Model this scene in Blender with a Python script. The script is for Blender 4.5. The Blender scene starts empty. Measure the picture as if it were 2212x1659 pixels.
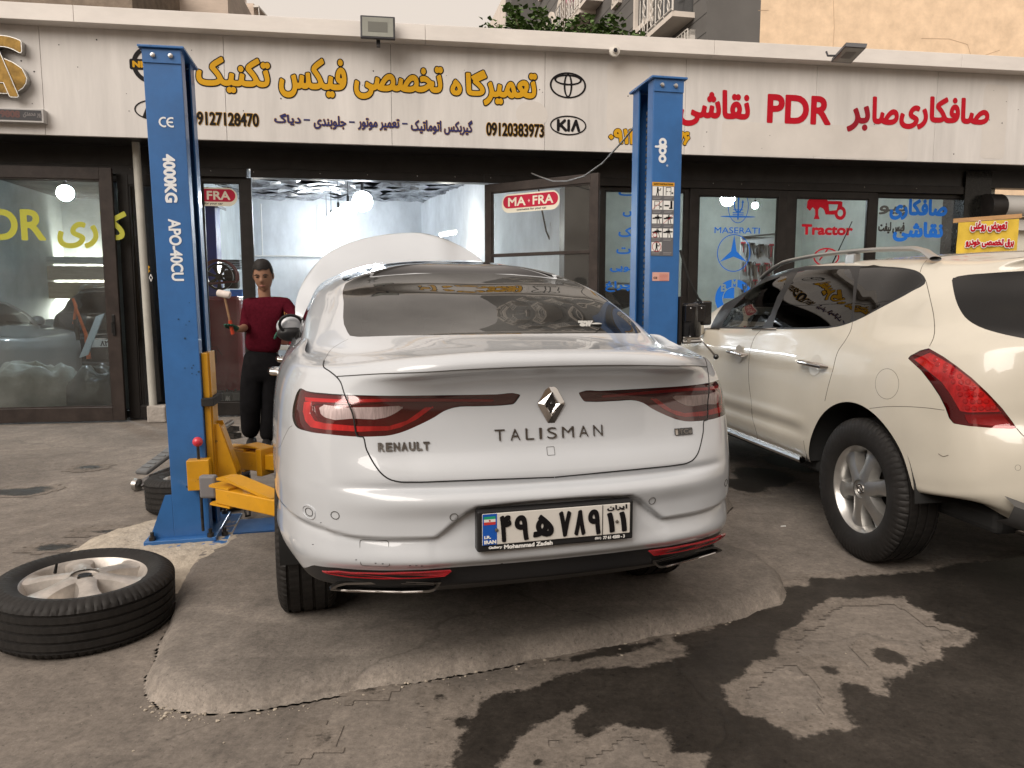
import bpy, bmesh, math, random
import numpy as np
from mathutils import Vector, Matrix, noise
from mathutils.bvhtree import BVHTree

SC = bpy.context.scene
COL = SC.collection
R = math.radians
random.seed(7)

# ---------------------------------------------------------------- camera, world, sun, exposure
CAM_H, PITCH, FOC, CX, CY = 1.38, R(6.3), 1600.0, 1106.0, 829.5
cam = bpy.data.objects.new('camera', bpy.data.cameras.new('camera'))
COL.objects.link(cam)
cam.location = (0, 0, CAM_H)
cam.rotation_euler = (R(90) - PITCH, 0, 0)
cam.data.sensor_width = 36.0
cam.data.lens = FOC / 2212 * 36
cam.data.clip_start = 0.05
cam.data.clip_end = 600
SC.camera = cam

SUN_EL, SUN_AZ = R(38), R(215)
w = bpy.data.worlds.new('World'); SC.world = w; w.use_nodes = True
nt = w.node_tree; bg = nt.nodes['Background']
sky = nt.nodes.new('ShaderNodeTexSky'); sky.sky_type = 'NISHITA'; sky.sun_disc = False
sky.sun_elevation = SUN_EL; sky.sun_rotation = SUN_AZ; sky.air_density = 2.0; sky.dust_density = 6.0
mx = nt.nodes.new('ShaderNodeMix'); mx.data_type = 'RGBA'
mx.inputs['Factor'].default_value = 0.9          # dusty overcast: the blue is veiled
mx.inputs['B'].default_value = (3.75, 3.22, 2.78, 1)
nt.links.new(sky.outputs[0], mx.inputs['A']); nt.links.new(mx.outputs['Result'], bg.inputs[0])
bg.inputs[1].default_value = 0.105
sun = bpy.data.objects.new('sun', bpy.data.lights.new('sun', 'SUN')); COL.objects.link(sun)
sun.data.energy = 1.5; sun.data.angle = R(50); sun.data.color = (1, .94, .88)
sun.rotation_euler = (R(90) - SUN_EL, 0, -SUN_AZ + R(180))
SC.view_settings.view_transform = 'Standard'; SC.view_settings.look = 'None'
SC.view_settings.exposure = 1.12; SC.view_settings.gamma = 1.0
SC.cycles.use_denoising = True; SC.cycles.denoising_prefilter = 'ACCURATE'
SC.cycles.max_bounces = 8; SC.cycles.transparent_max_bounces = 16
SC.cycles.sample_clamp_indirect = 4.0
SC.cycles.caustics_reflective = False; SC.cycles.caustics_refractive = False

# ---------------------------------------------------------------- measuring helpers: a picture point carried out to a real plane
CAMP = np.array([0, 0, CAM_H])
def ray(x, y):
    a = (x - CX) / FOC; b = -(y - CY) / FOC
    return np.array([a, math.cos(PITCH) + b * math.sin(PITCH), -math.sin(PITCH) + b * math.cos(PITCH)])
def ground(x, y, z=0.0):
    d = ray(x, y); return CAMP + d * ((z - CAM_H) / d[2])
def on_plane(x, y, p, n):
    d = ray(x, y); n = np.asarray(n, float); return CAMP + d * (np.dot(np.asarray(p) - CAMP, n) / np.dot(d, n))
def project(P):
    P = np.atleast_2d(P) - CAMP
    f = P[:, 1] * math.cos(PITCH) - P[:, 2] * math.sin(PITCH); u = P[:, 1] * math.sin(PITCH) + P[:, 2] * math.cos(PITCH)
    return np.stack([CX + FOC * P[:, 0] / f, CY - FOC * u / f], 1)

# ---------------------------------------------------------------- materials
MATS = {}
def mat(name, col, rough=.5, metal=0., coat=0., noise_=None, bump=None, spec=None, emit=None, alpha=None, col2=None, stretch=None, coatr=.03):
    """noise_=(scale, amount) mottles the colour, or mixes to col2; bump=(scale, strength)."""
    if name in MATS: return MATS[name]
    m = bpy.data.materials.new(name); m.use_nodes = True; MATS[name] = m
    t = m.node_tree; b = t.nodes['Principled BSDF']; L = t.links.new
    b.inputs['Base Color'].default_value = (*col, 1); b.inputs['Roughness'].default_value = rough
    b.inputs['Metallic'].default_value = metal; b.inputs['Coat Weight'].default_value = coat; b.inputs['Coat Roughness'].default_value = coatr
    b.inputs['Specular IOR Level'].default_value = .28 if not coat else .5
    if spec is not None: b.inputs['Specular IOR Level'].default_value = spec
    if emit: b.inputs['Emission Color'].default_value = (*emit[0], 1); b.inputs['Emission Strength'].default_value = emit[1]
    if alpha is not None: b.inputs['Alpha'].default_value = alpha
    if noise_ or bump:
        tc = t.nodes.new('ShaderNodeTexCoord'); src = tc.outputs['Object']
        if stretch:
            mp = t.nodes.new('ShaderNodeMapping'); mp.inputs['Scale'].default_value = stretch; L(src, mp.inputs[0]); src = mp.outputs[0]
    if noise_:
        n = t.nodes.new('ShaderNodeTexNoise'); n.inputs['Scale'].default_value = noise_[0]; n.inputs['Detail'].default_value = 8; n.inputs['Roughness'].default_value = .65
        L(src, n.inputs['Vector'])
        r = t.nodes.new('ShaderNodeValToRGB'); L(n.outputs['Fac'], r.inputs[0])
        c2 = col2 or tuple(c * (1 - noise_[1]) for c in col); c1 = col if col2 else tuple(min(1, c * (1 + noise_[1])) for c in col)
        r.color_ramp.elements[0].position = .32; r.color_ramp.elements[0].color = (*c2, 1)
        r.color_ramp.elements[1].position = .68; r.color_ramp.elements[1].color = (*c1, 1)
        L(r.outputs[0], b.inputs['Base Color'])
        mr = t.nodes.new('ShaderNodeMapRange'); mr.inputs['To Min'].default_value = min(1, rough * 1.2); mr.inputs['To Max'].default_value = rough * .85
        L(n.outputs['Fac'], mr.inputs[0]); L(mr.outputs[0], b.inputs['Roughness'])
    if bump:
        n2 = t.nodes.new('ShaderNodeTexNoise'); n2.inputs['Scale'].default_value = bump[0]; n2.inputs['Detail'].default_value = 6; L(src, n2.inputs['Vector'])
        bp = t.nodes.new('ShaderNodeBump'); bp.inputs['Strength'].default_value = bump[1]; bp.inputs['Distance'].default_value = .01
        L(n2.outputs['Fac'], bp.inputs['Height']); L(bp.outputs[0], b.inputs['Normal'])
    return m

def glass_mat(name, tint=(.9, .93, .92), refl=1.0, haze=0.0, rough=0.0):
    if name in MATS: return MATS[name]
    m = bpy.data.materials.new(name); m.use_nodes = True; MATS[name] = m
    t = m.node_tree; t.nodes.remove(t.nodes['Principled BSDF']); L = t.links.new; out = t.nodes['Material Output']
    tr = t.nodes.new('ShaderNodeBsdfTransparent'); tr.inputs[0].default_value = (*tint, 1)
    gl = t.nodes.new('ShaderNodeBsdfGlossy'); gl.inputs['Roughness'].default_value = rough; gl.inputs[0].default_value = (refl, refl, refl, 1)
    fr = t.nodes.new('ShaderNodeFresnel'); fr.inputs[0].default_value = 1.52
    mx = t.nodes.new('ShaderNodeMixShader'); L(fr.outputs[0], mx.inputs[0])
    if haze:
        df = t.nodes.new('ShaderNodeBsdfDiffuse'); df.inputs[0].default_value = (.5, .5, .48, 1)
        tc = t.nodes.new('ShaderNodeTexCoord'); n = t.nodes.new('ShaderNodeTexNoise'); n.inputs['Scale'].default_value = 2.2; n.inputs['Detail'].default_value = 9
        L(tc.outputs['Object'], n.inputs['Vector']); mr = t.nodes.new('ShaderNodeMapRange'); mr.inputs['From Min'].default_value = .35; mr.inputs['From Max'].default_value = .75
        mr.inputs['To Min'].default_value = haze * .25; mr.inputs['To Max'].default_value = haze * 1.6; L(n.outputs['Fac'], mr.inputs[0])
        m2 = t.nodes.new('ShaderNodeMixShader'); L(mr.outputs[0], m2.inputs[0]); L(tr.outputs[0], m2.inputs[1]); L(df.outputs[0], m2.inputs[2]); L(m2.outputs[0], mx.inputs[1])
    else: L(tr.outputs[0], mx.inputs[1])
    L(gl.outputs[0], mx.inputs[2]); L(mx.outputs[0], out.inputs[0])
    return m

def concrete(name, c_dark, c_light, rough=.85, wet=False, scale=1.0, edge=0., soak=False):
    """Worn yard concrete in world coordinates: broad stains, trowel mottling, fine grit, hairline cracks."""
    if name in MATS: return MATS[name]
    m = bpy.data.materials.new(name); m.use_nodes = True; MATS[name] = m
    t = m.node_tree; b = t.nodes['Principled BSDF']; L = t.links.new; N = t.nodes.new
    geo = N('ShaderNodeNewGeometry')
    def nz(s, d=8, r=.6, dist=0.0):
        n = N('ShaderNodeTexNoise'); n.inputs['Scale'].default_value = s * scale; n.inputs['Detail'].default_value = d; n.inputs['Roughness'].default_value = r
        n.inputs['Distortion'].default_value = dist; L(geo.outputs['Position'], n.inputs['Vector']); return n.outputs['Fac']
    def ramp(f, p0, p1, a, b_):
        r = N('ShaderNodeMapRange'); r.inputs['From Min'].default_value = p0; r.inputs['From Max'].default_value = p1
        r.inputs['To Min'].default_value = a; r.inputs['To Max'].default_value = b_; L(f, r.inputs[0]); return r.outputs[0]
    def mul(a, c):
        q = N('ShaderNodeMath'); q.operation = 'MULTIPLY'; L(a, q.inputs[0]); L(c, q.inputs[1]); return q.outputs[0]
    r = N('ShaderNodeValToRGB'); L(nz(.9, 10, .68, .6), r.inputs[0])
    r.color_ramp.elements[0].position = .3; r.color_ramp.elements[0].color = (*c_dark, 1)
    r.color_ramp.elements[1].position = .7; r.color_ramp.elements[1].color = (*c_light, 1)
    grit = mul(ramp(nz(38, 8, .85), .3, .7, .58, 1.42), ramp(nz(130, 3, .7), .62, .74, 1.0, 1.55)); mott = ramp(nz(9, 8, .75, .4), .3, .7, .72, 1.22)
    fleck = ramp(nz(48, 3, .6), .62, .72, 1.0, .48)
    vor = N('ShaderNodeTexVoronoi'); vor.feature = 'DISTANCE_TO_EDGE'; vor.inputs['Scale'].default_value = .21
    wv = N('ShaderNodeTexNoise'); wv.inputs['Scale'].default_value = 1.6; wv.inputs['Detail'].default_value = 8; L(geo.outputs['Position'], wv.inputs['Vector'])
    va = N('ShaderNodeVectorMath'); va.operation = 'MULTIPLY_ADD'; va.inputs[1].default_value = (.9, .9, 0); L(wv.outputs['Color'], va.inputs[0]); L(geo.outputs['Position'], va.inputs[2])
    L(va.outputs[0], vor.inputs['Vector'])
    crack = ramp(vor.outputs['Distance'], .0, .003, .72, 1.0)
    k = mul(mul(mul(grit, mott), fleck), crack)
    st = N('ShaderNodeTexNoise'); st.inputs['Scale'].default_value = 2.4; st.inputs['Detail'].default_value = 7; mp_ = N('ShaderNodeMapping'); mp_.inputs['Scale'].default_value = (.5, 2.2, 1); mp_.inputs['Rotation'].default_value = (0, 0, .35); L(geo.outputs['Position'], mp_.inputs[0]); L(mp_.outputs[0], st.inputs['Vector'])
    k = mul(k, ramp(st.outputs['Fac'], .62, .74, 1.0, 1.32))             # pale scuffed streaks
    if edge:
        sp = N('ShaderNodeSeparateXYZ'); L(geo.outputs['Position'], sp.inputs[0]); k = mul(k, ramp(sp.outputs['Z'], .02, edge, 1.4, 1.0))   # lit edge painted in: paler low on the rim
    if soak:                                             # how wet each spot is, from the mesh's own 'wet' attribute, broken up by the grain
        an = N('ShaderNodeAttribute'); an.attribute_name = 'wet'; ad = N('ShaderNodeMath'); ad.operation = 'ADD'; L(an.outputs['Fac'], ad.inputs[0]); L(ramp(nz(42, 8, .75), .25, .75, -.34, .34), ad.inputs[1])
        sk = N('ShaderNodeMapRange'); sk.interpolation_type = 'SMOOTHSTEP'; sk.inputs['From Min'].default_value = .30; sk.inputs['From Max'].default_value = .72; L(ad.outputs[0], sk.inputs[0])
        deep = ramp(nz(1.1, 6, .6), .35, .65, .11, .24); mxk = N('ShaderNodeMix'); mxk.inputs['A'].default_value = 1.0; L(sk.outputs[0], mxk.inputs['Factor']); L(deep, mxk.inputs['B']); k = mul(k, mxk.outputs['Result'])
    vm = N('ShaderNodeVectorMath'); vm.operation = 'SCALE'; L(r.outputs[0], vm.inputs[0]); L(k, vm.inputs['Scale']); L(vm.outputs[0], b.inputs['Base Color'])
    if wet:
        L(ramp(nz(3.0, 5), .35, .65, rough * .75, min(1, rough * 1.5)), b.inputs['Roughness']); b.inputs['Specular IOR Level'].default_value = .16
    elif soak: L(ramp(sk.outputs[0], 0, 1, rough, .5), b.inputs['Roughness']); b.inputs['Specular IOR Level'].default_value = .2
    else: b.inputs['Roughness'].default_value = rough
    bp = N('ShaderNodeBump'); bp.inputs['Strength'].default_value = .35 if not wet else .12; bp.inputs['Distance'].default_value = .006
    L(k, bp.inputs['Height']); L(bp.outputs[0], b.inputs['Normal'])
    return m

# ---------------------------------------------------------------- objects
def thing(name, label, cat, loc=(0, 0, 0), rotz=0, group=None, kind=None):
    o = bpy.data.objects.new(name, None); COL.objects.link(o); o.empty_display_size = .1
    o.location = loc; o.rotation_euler = (0, 0, rotz)
    return tag(o, label, cat, group, kind)
def tag(o, label=None, cat=None, group=None, kind=None):
    if label: o['label'] = label
    if cat: o['category'] = cat
    if group: o['group'] = group
    if kind: o['kind'] = kind
    return o
def copy_tree(o, parent=None):
    c = o.copy(); COL.objects.link(c)
    if parent: c.parent = parent
    for ch in [x for x in bpy.data.objects if x.parent == o]: copy_tree(ch, c)
    return c

class MB:
    """Collects shapes; build() links them as one mesh object."""
    def __init__(s): s.bm = bmesh.new(); s.M = Matrix()
    def _add(s, vs, fs, smooth=False):
        bv = [s.bm.verts.new(s.M @ Vector(v)) for v in vs]
        for f in fs:
            try:
                q = s.bm.faces.new([bv[i] for i in f]); q.smooth = smooth
            except ValueError: pass
        return s
    def box(s, x0, x1, y0, y1, z0, z1, bev=0.0):
        if bev <= 0:
            v = [(x, y, z) for x in (x0, x1) for y in (y0, y1) for z in (z0, z1)]
            return s._add(v, [(0, 1, 3, 2), (4, 6, 7, 5), (0, 4, 5, 1), (2, 3, 7, 6), (0, 2, 6, 4), (1, 5, 7, 3)])
        t = bmesh.new(); bmesh.ops.create_cube(t, size=1)
        for v in t.verts: v.co = Vector(((x0 + x1) / 2 + v.co.x * (x1 - x0), (y0 + y1) / 2 + v.co.y * (y1 - y0), (z0 + z1) / 2 + v.co.z * (z1 - z0)))
        bmesh.ops.bevel(t, geom=t.edges[:], offset=bev, segments=2, affect='EDGES', profile=.5)
        s.merge(t); return s
    def merge(s, t, smooth=None):
        t.verts.index_update()
        s._add([v.co.copy() for v in t.verts], [[v.index for v in f.verts] for f in t.faces], False if smooth is None else smooth); t.free(); return s
    def prism(s, poly, a, b, axis='z', smooth=False):
        n = len(poly)
        def P(p, t): return (p[0], p[1], t) if axis == 'z' else ((p[0], t, p[1]) if axis == 'y' else (t, p[0], p[1]))
        s._add([P(p, a) for p in poly] + [P(p, b) for p in poly], [list(range(n))[::-1], list(range(n, 2 * n))] + [(i, (i + 1) % n, n + (i + 1) % n, n + i) for i in range(n)], smooth); return s
    def tube(s, pts, r, n=8, cap=True):
        pts = [Vector(p) for p in pts]; rs = r if isinstance(r, (list, tuple)) else [r] * len(pts); vs = []; fs = []; ref = None
        for i, p in enumerate(pts):
            d = (pts[min(i + 1, len(pts) - 1)] - pts[max(i - 1, 0)]).normalized()
            if ref is None: ref = d.orthogonal().normalized()
            ref = (ref - d * ref.dot(d)).normalized(); bn = d.cross(ref)
            for k in range(n): a = 2 * math.pi * k / n; vs.append(p + (ref * math.cos(a) + bn * math.sin(a)) * rs[i])
        for i in range(len(pts) - 1):
            for k in range(n): fs.append((i * n + k, i * n + (k + 1) % n, (i + 1) * n + (k + 1) % n, (i + 1) * n + k))
        if cap: fs += [list(range(n))[::-1], [(len(pts) - 1) * n + k for k in range(n)]]
        return s._add(vs, fs, True)
    def lathe(s, prof, n=24, axis='z', a0=0., a1=2 * math.pi, c=(0, 0, 0)):
        full = abs(a1 - a0 - 2 * math.pi) < 1e-6; m = n if full else n + 1; vs = []; fs = []
        for k in range(m):
            a = a0 + (a1 - a0) * k / n
            for (r, h) in prof:
                x, y = r * math.cos(a), r * math.sin(a)
                p = (x, y, h) if axis == 'z' else ((x, h, y) if axis == 'y' else (h, x, y)); vs.append((p[0] + c[0], p[1] + c[1], p[2] + c[2]))
        q = len(prof)
        for k in range(n if full else n):
            k2 = (k + 1) % m
            for i in range(q - 1): fs.append((k * q + i, k2 * q + i, k2 * q + i + 1, k * q + i + 1))
        return s._add(vs, fs, True)
    def ball(s, c, r, u=16, v=10, sc=(1, 1, 1)):
        t = bmesh.new(); bmesh.ops.create_uvsphere(t, u_segments=u, v_segments=v, radius=r)
        for q in t.verts: q.co = Vector((c[0] + q.co.x * sc[0], c[1] + q.co.y * sc[1], c[2] + q.co.z * sc[2]))
        return s.merge(t, True)
    def grid(s, P, smooth=True, closed_v=False):
        P = np.asarray(P); a, b = P.shape[:2]; vs = P.reshape(-1, 3).tolist(); fs = []
        for i in range(a - 1):
            for j in range(b if closed_v else b - 1): fs.append((i * b + j, i * b + (j + 1) % b, (i + 1) * b + (j + 1) % b, (i + 1) * b + j))
        return s._add(vs, fs, smooth)
    def build(s, name, m, parent=None, loc=None, rot=None, recalc=True, sharp=40):
        bmesh.ops.remove_doubles(s.bm, verts=s.bm.verts, dist=1e-5)
        if recalc: bmesh.ops.recalc_face_normals(s.bm, faces=s.bm.faces)
        me = bpy.data.meshes.new(name); 
        if sharp:
            for e in s.bm.edges:
                if len(e.link_faces) == 2 and e.calc_face_angle(0) > R(sharp): e.smooth = False
        s.bm.to_mesh(me); s.bm.free(); me.materials.append(m)
        o = bpy.data.objects.new(name, me); COL.objects.link(o)
        if parent: o.parent = parent
        if loc: o.location = loc
        if rot: o.rotation_euler = rot
        return o
def struct(o): o['kind'] = 'structure'; return o

# ---------------------------------------------------------------- flat shapes (lettering, emblems, decals) from signed distance fields
PF = {'ا':(0xFE8D,0xFE8E,0,0),'آ':(0xFE81,0xFE82,0,0),'ب':(0xFE8F,0xFE90,0xFE91,0xFE92),'پ':(0xFB56,0xFB57,0xFB58,0xFB59),'ت':(0xFE95,0xFE96,0xFE97,0xFE98),
 'ج':(0xFE9D,0xFE9E,0xFE9F,0xFEA0),'چ':(0xFB7A,0xFB7B,0xFB7C,0xFB7D),'ح':(0xFEA1,0xFEA2,0xFEA3,0xFEA4),'خ':(0xFEA5,0xFEA6,0xFEA7,0xFEA8),'د':(0xFEA9,0xFEAA,0,0),
 'ر':(0xFEAD,0xFEAE,0,0),'ز':(0xFEAF,0xFEB0,0,0),'س':(0xFEB1,0xFEB2,0xFEB3,0xFEB4),'ش':(0xFEB5,0xFEB6,0xFEB7,0xFEB8),'ص':(0xFEB9,0xFEBA,0xFEBB,0xFEBC),
 'ض':(0xFEBD,0xFEBE,0xFEBF,0xFEC0),'ع':(0xFEC9,0xFECA,0xFECB,0xFECC),'غ':(0xFECD,0xFECE,0xFECF,0xFED0),'ف':(0xFED1,0xFED2,0xFED3,0xFED4),
 'ق':(0xFED5,0xFED6,0xFED7,0xFED8),'ک':(0xFB8E,0xFB8F,0xFB90,0xFB91),'گ':(0xFB92,0xFB93,0xFB94,0xFB95),'ل':(0xFEDD,0xFEDE,0xFEDF,0xFEE0),
 'م':(0xFEE1,0xFEE2,0xFEE3,0xFEE4),'ن':(0xFEE5,0xFEE6,0xFEE7,0xFEE8),'ه':(0xFEE9,0xFEEA,0xFEEB,0xFEEC),'و':(0xFEED,0xFEEE,0,0),'ی':(0xFBFC,0xFBFD,0xFBFE,0xFBFF)}
def shape_fa(s):
    out = []
    for i, c in enumerate(s):
        if c not in PF: out.append(c); continue
        p = i > 0 and s[i - 1] in PF and PF[s[i - 1]][2]; n = i + 1 < len(s) and s[i + 1] in PF and PF[c][2]
        out.append(chr(PF[c][3 if p and n else 1 if p else 2 if n else 0]))
    return ''.join(reversed(out))
def text_segments(s, fa=False):
    """Outline segments of a line of type, 1 unit high font, as (n,4)."""
    cu = bpy.data.curves.new('type', 'FONT'); cu.body = shape_fa(s) if fa else s; cu.fill_mode = 'NONE'; cu.resolution_u = 5
    o = bpy.data.objects.new('type', cu); COL.objects.link(o); bpy.context.view_layer.update()
    me = bpy.data.meshes.new_from_object(o.evaluated_get(bpy.context.evaluated_depsgraph_get()))
    V = np.array([v.co[:2] for v in me.vertices]); E = np.array([e.vertices[:] for e in me.edges])
    bpy.data.objects.remove(o); bpy.data.curves.remove(cu); bpy.data.meshes.remove(me)
    return np.concatenate([V[E[:, 0]], V[E[:, 1]]], 1)
class Fld:
    """Grid with a signed distance (metres, negative inside)."""
    def __init__(s, x0, y0, x1, y1, h):
        s.h = h; s.x = np.arange(x0, x1 + h, h); s.y = np.arange(y0, y1 + h, h); s.X, s.Y = np.meshgrid(s.x, s.y); s.d = np.full(s.X.shape, 9.)
    def segs(s, S, rad):
        d = np.full(s.X.shape, rad); h = s.h
        for x0, y0, x1, y1 in S:
            i0 = max(0, int((min(x0, x1) - rad - s.x[0]) / h)); i1 = min(len(s.x), int((max(x0, x1) + rad - s.x[0]) / h) + 2)
            j0 = max(0, int((min(y0, y1) - rad - s.y[0]) / h)); j1 = min(len(s.y), int((max(y0, y1) + rad - s.y[0]) / h) + 2)
            if i1 <= i0 or j1 <= j0: continue
            X = s.X[j0:j1, i0:i1]; Y = s.Y[j0:j1, i0:i1]; dx, dy = x1 - x0, y1 - y0; l2 = dx * dx + dy * dy + 1e-12
            t = np.clip(((X - x0) * dx + (Y - y0) * dy) / l2, 0, 1)
            d[j0:j1, i0:i1] = np.minimum(d[j0:j1, i0:i1], np.hypot(X - x0 - t * dx, Y - y0 - t * dy))
        W = np.zeros((len(s.y), len(s.x) + 1))
        for x0, y0, x1, y1 in S:
            if y0 == y1: continue
            lo, hi, sg = (y0, y1, 1) if y0 < y1 else (y1, y0, -1)
            j = np.nonzero((s.y >= lo) & (s.y < hi))[0]
            if not len(j): continue
            xc = x0 + (s.y[j] - y0) * (x1 - x0) / (y1 - y0); i = np.clip(np.ceil((xc - s.x[0]) / s.h).astype(int), 0, len(s.x))
            np.add.at(W, (j, i), sg)
        ins = np.abs(np.cumsum(W, 1)[:, :-1]) > .5
        return np.where(ins, -d, d)
    def poly(s, P, rad=9.):
        P = np.asarray(P, float); return s.segs(np.concatenate([P, np.roll(P, -1, 0)], 1), rad)
    def ell(s, cx, cy, a, b):
        k = np.hypot((s.X - cx) / a, (s.Y - cy) / b); g = np.hypot((s.X - cx) / a**2, (s.Y - cy) / b**2) + 1e-9
        return k * (k - 1) / g
    def stroke(s, P, wd):
        P = np.asarray(P, float); d = np.full(s.X.shape, 9.)
        for (x0, y0), (x1, y1) in zip(P[:-1], P[1:]):
            dx, dy = x1 - x0, y1 - y0; t = np.clip(((s.X - x0) * dx + (s.Y - y0) * dy) / (dx * dx + dy * dy + 1e-12), 0, 1)
            d = np.minimum(d, np.hypot(s.X - x0 - t * dx, s.Y - y0 - t * dy))
        return d - wd / 2
    def rrect(s, x0, y0, x1, y1, r):
        qx = np.abs(s.X - (x0 + x1) / 2) - (x1 - x0) / 2 + r; qy = np.abs(s.Y - (y0 + y1) / 2) - (y1 - y0) / 2 + r
        return np.hypot(np.maximum(qx, 0), np.maximum(qy, 0)) + np.minimum(np.maximum(qx, qy), 0) - r
    def text(s, str_, x0, x1, y0, y1, fa=False, rad=.05, keep=None):
        """fits a line of type's ink box into x0..x1, y0..y1 (keep='h' keeps proportions from the height, anchored by centre)"""
        S = text_segments(str_, fa); X = S[:, [0, 2]]; Y = S[:, [1, 3]]
        ax, bx, ay, by = X.min(), X.max(), Y.min(), Y.max(); sx = (x1 - x0) / (bx - ax); sy = (y1 - y0) / (by - ay)
        if keep == 'h': sx = sy; x0 = (x0 + x1) / 2 - (bx - ax) * sx / 2
        S = np.stack([x0 + (S[:, 0] - ax) * sx, y0 + (S[:, 1] - ay) * sy, x0 + (S[:, 2] - ax) * sx, y0 + (S[:, 3] - ay) * sy], 1)
        return s.segs(S, rad)
def field_mesh(name, F, d, m, T, depth=0.0, parent=None):
    """Region d<0 of field F as a mesh; T maps (x, y, out) to 3-D; depth>0 gives it sides."""
    ny, nx = d.shape; X, Y = F.x, F.y; bmv = {}; verts = []; faces = []; walls = []
    def key(k, x, y):
        if k not in bmv: bmv[k] = len(verts); verts.append((x, y))
        return bmv[k]
    ins = d < 0
    def cross(j, i, j2, i2):
        t = d[j, i] / (d[j, i] - d[j2, i2]); return key((j, i, j2, i2), X[i] + (X[i2] - X[i]) * t, Y[j] + (Y[j2] - Y[j]) * t)
    c4 = ins[:-1, :-1].astype(int) + ins[:-1, 1:] + ins[1:, 1:] + ins[1:, :-1]
    for j in range(ny - 1):
        row = c4[j]; i = 0
        nzr = np.nonzero(row)[0]; k = 0
        while k < len(nzr):
            i = nzr[k]
            if row[i] == 4:
                i2 = i
                while i2 + 1 < nx - 1 and row[i2 + 1] == 4: i2 += 1
                faces.append([key((j, i), X[i], Y[j]), key((j, i2 + 1), X[i2 + 1], Y[j]), key((j + 1, i2 + 1), X[i2 + 1], Y[j + 1]), key((j + 1, i), X[i], Y[j + 1])])
                k += i2 - i + 1; continue
            cs = [(j, i), (j, i + 1), (j + 1, i + 1), (j + 1, i)]; poly = []; cr = []
            for q in range(4):
                a, b = cs[q], cs[(q + 1) % 4]
                if ins[a]: poly.append(key(a, X[a[1]], Y[a[0]]))
                if ins[a] != ins[b]:
                    lo, hi = (a, b) if a < b else (b, a); v = cross(*lo, *hi); poly.append(v); cr.append((v, ins[a]))
            if len(poly) >= 3: faces.append(poly)
            if len(cr) == 2:
                walls.append((cr[0][0], cr[1][0]) if cr[0][1] else (cr[1][0], cr[0][0]))
            k += 1
    n = len(verts)
    V3 = [T(x, y, depth) for x, y in verts]; Fs = [list(dict.fromkeys(f)) for f in faces]
    if depth > 0:
        V3 += [T(x, y, 0.0) for x, y in verts]; Fs += [[a, a + n, b + n, b] for a, b in walls]
    Fs = [f for f in Fs if len(set(f)) >= 3]
    me = bpy.data.meshes.new(name); me.from_pydata(V3, [], Fs); me.validate(); me.materials.append(m)
    o = bpy.data.objects.new(name, me); COL.objects.link(o)
    if parent: o.parent = parent
    return o
# ================================================================ SETTING
M_GROUND = concrete('yard_concrete', (.112, .096, .082), (.250, .216, .184))
M_WET = concrete('wet_concrete', (.012, .0100, .0083), (.030, .025, .0205), rough=.62, wet=True)
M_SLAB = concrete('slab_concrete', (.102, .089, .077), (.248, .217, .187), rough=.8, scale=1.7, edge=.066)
M_CEMENT = mat('fresh_cement', (.40, .35, .285), .95, noise_=(14, .22), bump=(60, .8))
g = MB(); g.box(-60, 60, -30, 90, -.5, 0); struct(g.build('ground', M_GROUND))

def vnoise(X, Y, s, seed=0.):
    return np.array([noise.noise((x * s, y * s, seed)) for x, y in zip(X.ravel(), Y.ravel())]).reshape(X.shape)
def D8(pts, z=0.0): return [ground((900 + x * .7505) * .86407, (1400 + y * .7505) * .86407, z)[:2] for x, y in pts]
def DG(pts, z=0.0): return [ground(x, y, z)[:2] for x, y in pts]

# raised foundation pad of the car lift, rounded worn edge
PADZ = .075
F = Fld(-1.75, 2.25, 1.75, 5.6, .0125)
pad = DG([(352, 1527), (328, 1500), (322, 1465), (345, 1410), (372, 1340), (388, 1285), (402, 1235), (425, 1205)]) + [(-1.62, 3.9), (-1.5, 5.3), (1.5, 5.5), (1.5, 4.9)] + \
      DG([(1500, 1168), (1560, 1190), (1640, 1220), (1690, 1258), (1700, 1285), (1685, 1306), (1600, 1337), (1450, 1370), (1300, 1402), (1100, 1437), (900, 1472), (700, 1508), (560, 1532), (450, 1541), (395, 1538)])
d = F.poly(pad) + vnoise(F.X, F.Y, 5) * .016 + vnoise(F.X, F.Y, 25, 3) * .005
zz = np.clip(-d / .085, 0, 1); zz = PADZ * np.sqrt(zz * (2 - zz)) + vnoise(F.X, F.Y, 3, 5) * .004 * (zz > 0.3)
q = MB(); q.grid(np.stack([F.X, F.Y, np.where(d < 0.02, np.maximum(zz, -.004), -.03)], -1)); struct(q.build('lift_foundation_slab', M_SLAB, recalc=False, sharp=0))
# rough new cement round the foot of the left post
F = Fld(-2.5, 3.2, -1.2, 5.0, .02)
d = F.poly([(-2.42, 3.85), (-2.25, 3.62), (-1.9, 3.55), (-1.62, 3.42), (-1.42, 3.45), (-1.36, 3.75), (-1.3, 4.5), (-2.2, 4.6), (-2.45, 4.2)]) + vnoise(F.X, F.Y, 9) * .03
zz = np.clip(-d / .22, 0, 1)
q = MB(); q.grid(np.stack([F.X, F.Y, np.where(d < .02, .075 * np.sqrt(zz) + vnoise(F.X, F.Y, 28) * .009, -.03)], -1)); struct(q.build('cement_patch', M_CEMENT, recalc=False, sharp=0))

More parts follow.
